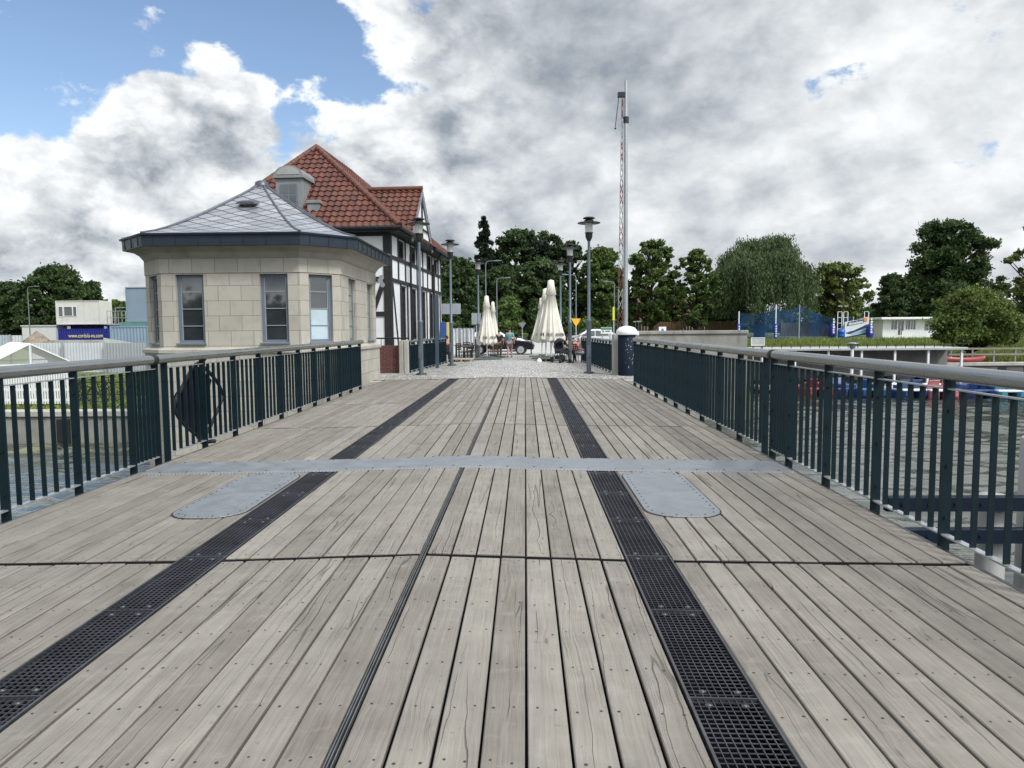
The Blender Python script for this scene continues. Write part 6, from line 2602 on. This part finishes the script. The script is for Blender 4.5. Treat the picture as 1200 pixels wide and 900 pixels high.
def kiosk():
    a, b = at(1030, 372, 80), at(1112, 400, 80)
    z0 = b.z
    root = thing('kiosk', 'white flat roofed kiosk on the grass bank', 'kiosk', (a.x, 80, z0))
    w_ = b.x - a.x; h = a.z - z0
    ww = MB()
    H = [(.95, 1.55, 1.35, h - .35), (1.7, 2.3, .75, h - .35), (2.55, 3.0, 1.35, h - .35), (3.1, 3.6, 1.35, h - .35), (4.6, 5.6, 1.2, h - .35), (6.0, 7.0, 1.2, h - .35)]
    ww.holed((.45, 0), (1, 0), w_ - .9, -.2, h - .22, H, .12)
    ww.box(.45, w_ - .45, .13, 4, -.2, h - .22)
    ww.build('wall', WHITEPT, root)
    for (x0, x1, z0_, z1_) in H:
        p = MB(); p.box(.45 + x0, .45 + x1, .09, .12, z0_, z1_); wo = p.build('window', GLASS, root)
        q = MB(); q.box(.45 + (x0 + x1) / 2 - .03, .45 + (x0 + x1) / 2 + .03, .05, .085, z0_, z1_); q.build('mullion', WHITEPT, wo)
    r = MB(); r.bbox(-.1, w_ + .1, -.8, 4.4, h - .22, h, .03); r.build('roof', WHITEPT, root)
    s = MB()
    for i in range(12):
        s.box(2.2 + .24 * i, 2.2 + .24 * i + (.18 if i < 5 else .08), -.75, -.71, .1, 1.15)
    s.box(2.15, 5.1, -.77, -.70, 1.12, 1.2)
    s.build('terrace_rail', WHITEPT, root)


kiosk()


def banner():
    a, b = at(990, 374, 76), at(1017, 401, 76)
    z0 = gz(a.x, 76) - .05
    root = thing('printed_banner', 'tilted white and blue printed banner on a scaffold frame', 'banner', ((a.x + b.x) / 2, 76, z0))
    w_ = (b.x - a.x) / 2
    h = a.z - z0
    tl = lambda x, z: (x, -.05, z + x * .16)
    m = MB()
    m.slab([tl(-w_, .35), tl(w_, .35), tl(w_, h - .1), tl(-w_, h - .1)], (0, .05, 0))
    bo = m.build('sheet', mat('banner_white', (.62, .66, .70), .6), root)
    def patch(pts, mm, nm, d=.0):
        q = MB(); q.slab([(x, -.056 - d, z + x * .16) for x, z in pts], (0, -.006, 0)); q.build(nm, mm, bo)
    NV = mat('banner_navy', (.02, .035, .10), .6); LB = mat('banner_light_blue', (.22, .45, .62), .6)
    patch([(-w_ * .85, h * .72), (w_ * .55, h * .74), (w_ * .6, h * .94), (-w_ * .75, h * .92)], NV, 'dark_title_bar')
    rnd = random.Random(8)
    q = MB()
    for i in range(11):
        x = -w_ * .68 + w_ * 1.2 * i / 11
        z = h * .76 + x * .16
        q.box(x, x + w_ * .07, -.072, -.064, z, z + h * .13 * rnd.uniform(.7, 1.0))
    q.build('title_print', WHITEPT, bo)
    patch([(-w_ * .95, h * .40), (-w_ * .2, h * .46), (w_ * .9, h * .66), (w_ * .9, h * .50), (0, h * .38), (-w_ * .6, h * .30)], NV, 'dark_figure', .002)
    patch([(-w_ * .5, h * .30), (w_ * .2, h * .36), (w_ * .95, h * .48), (w_ * .95, h * .30), (-w_ * .4, h * .24)], LB, 'blue_figure')
    patch([(-w_ * .98, h * .15), (w_ * .98, h * .15), (w_ * .98, h * .24), (-w_ * .98, h * .2)], NV, 'dark_base_band', .003)
    OR = mat('banner_orange', (.65, .22, .10), .6)
    q = MB(); q.ball((w_ * .72, -.06, h * .9 + w_ * .11), (.22, .02, .26), 10); q.build('orange_disc', OR, bo)
    f_ = MB()
    for x in (-w_ * 1.0, -w_ * 1.5, w_ * .75):
        f_.bar((x, .3, 0), (x, .3, h + .75), .06); f_.bar((x + .45, .3, 0), (x + .45, .3, h + .75), .06)
        for k in range(6):
            f_.bar((x, .3, .5 + k * .6), (x + .45, .3, .5 + k * .6), .045)
    f_.build('scaffold', WHITEPT, root)
    # pillar flags
    for (px, lab) in ((975.5, 'blue pillar flag with pale print left of the banner'), (1019.5, 'blue pillar flag right of the banner')):
        p = at(px, 379, 75.5)
        r2 = thing('pillar_flag', lab, 'flag', (p.x, 75.5, gz(p.x, 75.5)), 0, 'blue pillar flags')
        hh = p.z - gz(p.x, 75.5)
        c = MB()
        c.lathe([(.30, .05), (.34, .3), (.36, hh * .6), (.30, hh - .3), (.15, hh - .05), (0, hh)], 14)
        co = c.build('sleeve', mat('flag_blue', (.012, .02, .24), .6), r2)
        t = MB()
        for k in range(6):
            t.box(-.09, .11 - .04 * (k % 2), -.37, -.352, .6 + .27 * k, .6 + .27 * k + .19)
        t.build('print', WHITEPT, co)
    p = at(985.5, 401, 74.5)
    br = thing('barrel', 'bright blue plastic barrel in front of the banner', 'barrel', (p.x, 74.5, gz(p.x, 74.5)))
    c = MB()
    c.lathe([(.0, 0), (.33, 0), (.36, .1), (.36, .35), (.38, .37), (.36, .4), (.36, .7), (.38, .72), (.36, .75), (.35, .98), (.3, 1.02), (0, 1.02)], 16)
    c.build('drum', mat('barrel_blue', (.01, .09, .42), .4), br)
    l = MB(); l.lathe([(.31, 1.022), (.31, 1.06), (0, 1.07)], 16); l.build('lid', mat('barrel_blue', (.01, .09, .42)), br)


banner()
# low timber fence and red cone-like kayak at the right
a = at(1115, 424, 47.5)
tf = thing('timber_fence', 'low grey post and rail fence under the spreading bush tree', 'fence', (a.x, 47.6, -.76))
p_ = MB(); p_.bar((0, 0, 0), (0, 0, .95), .10)
po_ = p_.build('post', mat('old_timber', (.23, .21, .185), .9), tf)
for k in range(1, 9):
    dup(po_, (1.4 * k, 0, 0), tf)
for z in (.5, .88):
    p_ = MB(); p_.bar((-.2, -.06, z), (11.4, -.06, z), .03, .12)
    p_.build('rail', mat('old_timber', (.23, .21, .185)), tf)
q = at(1142, 430, 46.2)
ky = MB()
v, f = [], []
for i in range(11):
    t = i / 10
    w_ = .3 * math.sin(math.pi * min(1, max(0, t * .96 + .02))) ** .7
    for (a_, b_) in ((-1, .12), (-.75, .3), (.75, .3), (1, .12), (.5, -.02), (-.5, -.02)):
        v.append((-1.5 + 3 * t, w_ * a_, b_ + .10 * (2 * t - 1) ** 2))
for i in range(10):
    for k in range(6):
        j = (k + 1) % 6
        f.append((i * 6 + k, i * 6 + j, i * 6 + 6 + j, i * 6 + 6 + k))
f += [tuple(range(6)), tuple(range(65, 59, -1))]
ky.add(v, f, True)
o = ky.build('kayak', PR, None, (q.x, 47.2, -.74), R(10))
tag(o, 'red kayak lying on the quay under the bush tree', 'kayak')


# ------------------------------------------------------------------ trees
def leaf_cloud(name, cl, n, size, m, parent, seed, shell=.55, aspect=1.6, droop=0.0):
    rng = np.random.default_rng(seed)
    C = np.array([c[:3] for c in cl]); Rr = np.array([c[3:6] for c in cl])
    vol = Rr.prod(1) ** (2 / 3)
    idx = rng.choice(len(cl), n, p=vol / vol.sum())
    d = rng.normal(size=(n, 3)); d /= np.linalg.norm(d, axis=1)[:, None]
    r = rng.random(n) ** shell
    P = C[idx] + (d * r[:, None] * .62 + rng.normal(size=(n, 3)) * .30) * Rr[idx] * 1.15
    a = rng.normal(size=(n, 3)); a += d * .2
    if droop:
        a *= (1 - droop); a[:, 2] -= droop * 2.2
    a /= np.linalg.norm(a, axis=1)[:, None]
    b = np.cross(a, rng.normal(size=(n, 3))); b /= np.linalg.norm(b, axis=1)[:, None]
    s = size * (.6 + .8 * rng.random(n))[:, None]
    a, b = a * s * aspect / 2, b * s / 2
    V = np.stack([P - a, P + b, P + a, P - b], 1).reshape(-1, 3)
    Q = np.arange(n * 4).reshape(-1, 4)
    return pmesh(name, V, Q, m, parent)


def tree(px, ptop, pbase, Y, wpx, label, leaf=LEAF_M, n=16000, seed=1, style='round', cat='tree', name='broadleaf_tree', zbase=None, size=.34, crown0=.25, group='trees on the river banks', lean=0, gaps=.0):
    top = at(px, ptop, Y)
    z0 = gz(top.x, Y) if zbase is None else zbase
    H = top.z - z0
    W = wpx / 832 * Y / 2
    root = thing(name, label, cat, (top.x, Y, z0), 0, group)
    rnd = random.Random(seed)
    cl = []
    zc0 = H * crown0
    tr = MB()
    if style == 'conifer':
        tr.tube([(0, 0, -.3), (0, 0, H * .5), (0, 0, H * .98)], [W * .10, W * .06, .03], 8)
        tr.build('trunk', BARK, root)
        nl = 30
        n = int(n * 2.5); size *= .6
        for i in range(nl):
            t = i / nl
            z = zc0 + (H - zc0) * t
            r = W * (1 - t) ** .8 * rnd.uniform(.75, 1.1) + .12
            k = 5 if t < .7 else 4
            for j in range(k):
                a = rnd.uniform(0, 6.283)
                for q in (.35, .7, 1.0):
                    cl.append((r * q * math.cos(a), r * q * math.sin(a), z - .30 * r * q, r * .17, r * .17, .10 + r * .05))
        leaf_cloud('crown', cl, n, size, leaf, root, seed, .6, 2.2, .35)
        return root
    if style == 'willow':
        tr.tube([(0, 0, -.3), (.1, 0, H * .25), (0, 0, H * .6)], [W * .10, W * .075, W * .04], 10)
        lobes = []
        for i in range(40):
            a = rnd.uniform(0, 6.283); q = rnd.uniform(.1, .85) ** .7
            zz = H * (.95 - .40 * q ** 2.0) * rnd.uniform(.84, 1.02)
            lobes.append((W * .80 * q * math.cos(a), W * .80 * q * math.sin(a), zz - H * .07))
        for (x, y, z) in lobes:
            tr.tube([(0, 0, H * .3), (x * .5, y * .5, z * .7), (x, y, z)], [W * .05, W * .03, .04], 6)
            cl.append((x, y, z, W * .26, W * .26, H * .09))
        tr.build('trunk', BARK, root)
        rng = np.random.default_rng(seed)
        # hanging curtains
        ns = 4600
        P, A = [], []
        V = []
        for i in range(ns):
            x, y, z = lobes[rng.integers(len(lobes))]
            a = rng.uniform(0, 6.283); q = W * .27 * math.sqrt(rng.random())
            sx, sy = x + q * math.cos(a), y + q * math.sin(a)
            sz = z + H * .07 * rng.uniform(-.6, 1)
            rad = math.hypot(sx, sy) / W
            ln = H * rng.uniform(.15, .40) * (.7 + .6 * rad)
            ln = min(ln, max(.5, sz - H * .10 - rng.random() * H * .12))
            m = 20
            ox, oy = (sx / max(.1, rad * W)), (sy / max(.1, rad * W))
            for k in range(m):
                t = (k + rng.random()) / m
                out = .5 * (1 - (1 - t) ** 2) * W * .10
                p = np.array([sx + ox * out, sy + oy * out, sz - ln * t ** 1.2]) + rng.normal(size=3) * .10
                d = np.array([rng.normal() * .35, rng.normal() * .35, -1.0]); d /= np.linalg.norm(d)
                b = np.cross(d, rng.normal(size=3)); b /= np.linalg.norm(b)
                s = size * .45 * rng.uniform(.7, 1.4)
                V += [p - d * s, p + b * s * .28, p + d * s, p - b * s * .28]
        q1 = leaf_cloud('crown', [(a_, b_, c_ - H * .02, d_ * .8, e_ * .8, f_ * .7) for a_, b_, c_, d_, e_, f_ in cl], n * 3, size * .42, leaf, root, seed, .6, 2.4, .45)
        pmesh('hanging_branches', np.array(V), np.arange(len(V)).reshape(-1, 4), leaf, root)
        return root
    trunks = 1
    if style == 'bush':
        trunks = 5
    for t in range(trunks):
        a = rnd.uniform(0, 6.283)
        o = .25 * W if trunks > 1 else lean * W
        tx, ty = o * math.cos(a), o * math.sin(a)
        th = H * (.75 if style != 'bush' else .5)
        r0 = max(.10, W * (.055 if trunks == 1 else .03))
        tr.tube([(tx * .15, ty * .15, -.3), (tx * .4, ty * .4, th * .4), (tx * .8, ty * .8, th * .75), (tx, ty, th)], [r0 * 1.25, r0, r0 * .65, r0 * .25], 8)
    nc = {'round': 230, 'airy': 170, 'bush': 240, 'tall': 260}[style]
    n = int(n * (2.4 if style != 'airy' else 1.5)); size *= .60
    lump = [rnd.uniform(0, 6.283) for _ in range(4)]
    for i in range(nc):
        t = rnd.random()
        if style == 'tall':
            env = math.sin(math.pi * min(1, .22 + .64 * t)) ** .6
        elif style == 'bush':
            env = math.sqrt(max(.05, 1 - t ** 2.2)) * (.70 + .3 * t) * (.8 + .3 * math.sin(2.3 * i))
        else:
            env = (math.sin(math.pi * min(1, .10 + .84 * t)) ** .6)
        a = rnd.uniform(0, 6.283)
        q = rnd.uniform(.10, 1) ** .5
        env *= .86 + .16 * math.sin(3 * a + lump[0] + 5 * t) + .12 * math.sin(5 * a + lump[1] - 9 * t) + .08 * math.sin(14 * t + lump[2])
        s = W * (rnd.uniform(.08, .20) if style != 'airy' else rnd.uniform(.06, .14))
        x, y = (W - s * .8) * env * q * math.cos(a), (W - s * .8) * env * q * math.sin(a)
        z = zc0 + s * .5 + (H - zc0 - s * 1.25) * t
        cl.append((x, y, z, s * rnd.uniform(.85, 1.25), s * rnd.uniform(.85, 1.25), s * rnd.uniform(.55, .85)))
        if i % 4 == 0 or (style == 'airy' and i % 2 == 0):
            zb = max(H * .12, z - math.hypot(x, y) * .8 - .5)
            tr.tube([(0, 0, min(zb, H * .7)), (x * .5, y * .5, (zb + z) / 2 - .1), (x, y, z)], [W * .025 + .03, W * .018 + .02, .02], 5)
    cl.append((0, 0, H - W * .10, W * .16, W * .16, W * .12))
    tr.build('trunk', BARK, root)
    leaf_cloud('crown', cl, n, size, leaf, root, seed, .5 if style != 'airy' else .7)
    return root, cl, H, W


def mistletoe(root, spots):
    for (x, z, r) in spots:
        leaf_cloud('mistletoe', [(x, -.5, z, r, r, r)], 500, .3, LEAF_C, root, int(x * 91 + z * 17) % 9999, .8)


# wood beyond the plaza
G1 = 'trees of the wood beyond the plaza'
tree(566, 251, 400, 84, 50, 'dark pointed spruce rising above the wood', LEAF_C, 9000, 11, 'conifer', name='spruce_tree', size=.42, crown0=.1, group=G1)
tree(533, 302, 400, 74, 62, 'dark broad tree beside the end of the timber house', LEAF_D, 12000, 12, 'round', group=G1, crown0=.1, size=.42)
r_, cl_, H_, W_ = tree(604, 268, 400, 86, 86, 'tall open crowned tree with dark mistletoe balls, left one', LEAF_D, 9500, 13, 'airy', group=G1, crown0=.2, size=.42)
mistletoe(r_, [(-1.2, H_ * .80, .8), (.6, H_ * .86, .9), (2.0, H_ * .78, 1.0), (-2.6, H_ * .72, .9), (1.3, H_ * .70, .8), (3.0, H_ * .83, .8)])
r_, cl_, H_, W_ = tree(637, 271, 400, 88, 80, 'tall open crowned tree with mistletoe balls above the wide parasols', LEAF_D, 9000, 14, 'airy', group=G1, crown0=.2, size=.42)
mistletoe(r_, [(-2.4, H_ * .86, .9), (-1.0, H_ * .78, 1.0), (.4, H_ * .72, .8), (1.6, H_ * .8, .7)])
tree(668, 283, 400, 82, 62, 'broad dark tree right of the wide parasols', LEAF_D, 11000, 15, 'airy', group=G1, crown0=.12, size=.42)
tree(588, 312, 400, 78, 70, 'dense mid green tree above the dark car', LEAF_D, 12000, 16, 'round', group=G1, crown0=.05, size=.42)
tree(632, 305, 400, 79, 74, 'dense dark tree just behind the wide parasols', LEAF_D, 12000, 17, 'round', group=G1, crown0=.05, size=.42)
tree(704, 290, 400, 80, 66, 'mid green tree behind the tallest looking lamp post', LEAF_M, 13000, 18, 'round', group=G1, crown0=.08, size=.42)
tree(722, 322, 400, 82, 60, 'low round tree behind the barrier mast', LEAF_M, 9000, 19, 'round', group=G1, crown0=.03, size=.42)
tree(555, 318, 400, 79, 60, 'dark tree behind the slim left parasols', LEAF_D, 10000, 20, 'round', group=G1, crown0=.03, size=.42)
for i, (px, pt, Y, w_, lab, lf) in enumerate(((596, 347, 72, 56, 'fresh green shrub above the person in the blue-green shirt', LEAF_M), (629, 352, 72, 40, 'dark green shrub left of the wide parasols', LEAF_D), (664, 362, 70, 44, 'dark low shrub behind the seated group', LEAF_D), (690, 372, 66, 40, 'pale grassy shrub behind the far right railing', LEAF_M), (560, 352, 74, 52, 'dark shrub behind the small grey sign', LEAF_D), (526, 350, 70, 44, 'dark shrub behind the wide grey sign', LEAF_D))):
    tree(px, pt, 400, Y, w_, lab, lf, 7000, 40 + i, 'bush', 'shrub', 'shrub', size=.34, crown0=.0, group='shrubs along the road')
# far right bank
G2 = 'trees on the right bank'
tree(764, 281, 390, 80, 74, 'thin airy tree right of the barrier mast', LEAF_M, 17000, 21, 'airy', size=.34, crown0=.14, group=G2)
tree(786, 330, 390, 86, 52, 'low leafy tree between the two thin airy trees', LEAF_M, 8000, 51, 'airy', size=.36, crown0=.06, group=G2)
tree(845, 318, 390, 88, 56, 'leafy tree close behind the left side of the willow', LEAF_D, 9000, 52, 'round', size=.40, crown0=.05, group=G2)
tree(818, 292, 390, 78, 60, 'smaller thin leaning tree left of the willow', LEAF_M, 11000, 22, 'airy', size=.34, crown0=.16, group=G2, lean=.2)
tree(892, 264, 385, 82, 128, 'huge drooping willow behind the ball net', LEAF_W, 9000, 23, 'willow', 'tree', 'willow_tree', size=.36, group=G2)
tree(980, 308, 385, 88, 84, 'light green loose tree between willow and round dark tree', LEAF_L, 12000, 24, 'airy', size=.40, crown0=.2, group=G2)
tree(1046, 321, 385, 92, 46, 'compact round dark tree right of the light green one', LEAF_D, 12000, 25, 'round', size=.34, crown0=.05, group=G2)
tree(1116, 258, 385, 96, 106, 'tallest dark poplar like tree above the kiosk', LEAF_D, 26000, 26, 'tall', size=.42, crown0=.06, group=G2)
tree(1076, 318, 385, 96, 62, 'dark side crown at the left foot of the tallest dark tree', LEAF_D, 11000, 27, 'round', size=.42, crown0=.02, group=G2)
tree(1140, 336, 425, 50, 124, 'spreading many stemmed bush tree on the quay', LEAF_B, 26000, 28, 'bush', 'tree', 'bush_tree', size=.21, crown0=.24, group=G2, zbase=-.8)
tree(1222, 256, 400, 56, 78, 'yellow green feathery tree cut by the right frame edge', LEAF_L, 9000, 29, 'airy', 'tree', 'feathery_tree', size=.26, crown0=.15, group=G2, zbase=-.7)
tree(1178, 352, 400, 62, 50, 'yellowish shrub behind the bush tree', LEAF_L, 7000, 30, 'bush', 'shrub', 'shrub', size=.26, crown0=.0, group=G2)
# left bank
G3 = 'trees on the left bank'
tree(62, 311, 390, 92, 92, 'large dark tree behind the cream cabin', LEAF_D, 20000, 31, 'round', size=.42, crown0=.03, group=G3)
tree(12, 330, 390, 94, 60, 'dark tree at the left frame edge', LEAF_D, 12000, 32, 'round', size=.42, crown0=.03, group=G3)
tree(108, 330, 390, 98, 34, 'narrow dark tree right of the large left one', LEAF_D, 6500, 33, 'round', size=.42, crown0=.03, group=G3)
tree(136, 352, 390, 110, 50, 'low far tree between the two site cabins', LEAF_M, 7000, 34, 'round', size=.42, crown0=.02, group=G3)
tree(-36, 322, 390, 96, 70, 'dark tree outside the left frame edge', LEAF_D, 8000, 35, 'round', size=.45, crown0=.03, group=G3)
tree(196, 350, 390, 112, 70, 'far tree hidden behind the pavilion', LEAF_M, 7000, 36, 'round', size=.45, crown0=.02, group=G3)


# far belt of woodland closing the horizon
def belt():
    cl = []
    rnd = random.Random(77)
    for i in range(260):
        x = rnd.uniform(-170, 190)
        y = rnd.uniform(118, 140) + abs(x) * .05
        s = rnd.uniform(2.0, 3.4)
        cl.append((x, y, rnd.uniform(1.0, 4.6), s * 1.5, s, s * .8))
    for i in range(120):                                 # unseen trees added behind the viewer for dark reflections in window glass
        x = rnd.uniform(-90, 90); s = rnd.uniform(2.5, 4.5)
        cl.append((x, rnd.uniform(-75, -62), rnd.uniform(-1, 3 + 2.5 * math.sin(x * .11)), s * 1.3, s, s))
    o = leaf_cloud('far_woodland', cl, 90000, .8, LEAF_D, None, 78, .6)
    tag(o, 'low far woodland along the horizon', 'woodland', kind='stuff')


belt()


# rough grass on the right bank and the left lawn
def tufts(name, x0, x1, y0, y1, n, h, seed, label, m):
    rng = np.random.default_rng(seed)
    x = rng.uniform(x0, x1, n); y = rng.uniform(y0, y1, n)
    z = np.array([gz(a, b) - .03 for a, b in zip(x, y)])
    hh = h * (.4 + rng.random(n))
    a = rng.uniform(0, 6.283, n)
    wx, wy = np.cos(a) * .05, np.sin(a) * .05
    lx, ly = rng.normal(size=n) * .12, rng.normal(size=n) * .12
    V = np.stack([np.stack([x - wx, y - wy, z], 1), np.stack([x + wx, y + wy, z], 1), np.stack([x + lx + wx * .2, y + ly + wy * .2, z + hh], 1), np.stack([x + lx - wx * .2, y + ly - wy * .2, z + hh], 1)], 1).reshape(-1, 3)
    o = pmesh(name, V, np.arange(n * 4).reshape(-1, 4), m)
    tag(o, label, 'grass', kind='stuff')


GRASS = leaf_mat('grass_blades', (.105, .16, .028), (.22, .27, .065), (.24, .22, .09))
tufts('bank_grass', 12, 62, 48, 70, 42000, .34, 5, 'rough grass on the right bank', GRASS)
tufts('lawn_grass', -34, -10.8, 26.6, 46, 26000, .10, 6, 'short grass on the left lawn', GRASS)
tufts('verge_grass', -8, 12, 74.5, 80, 9000, .4, 7, 'grass verge below the wood', GRASS)
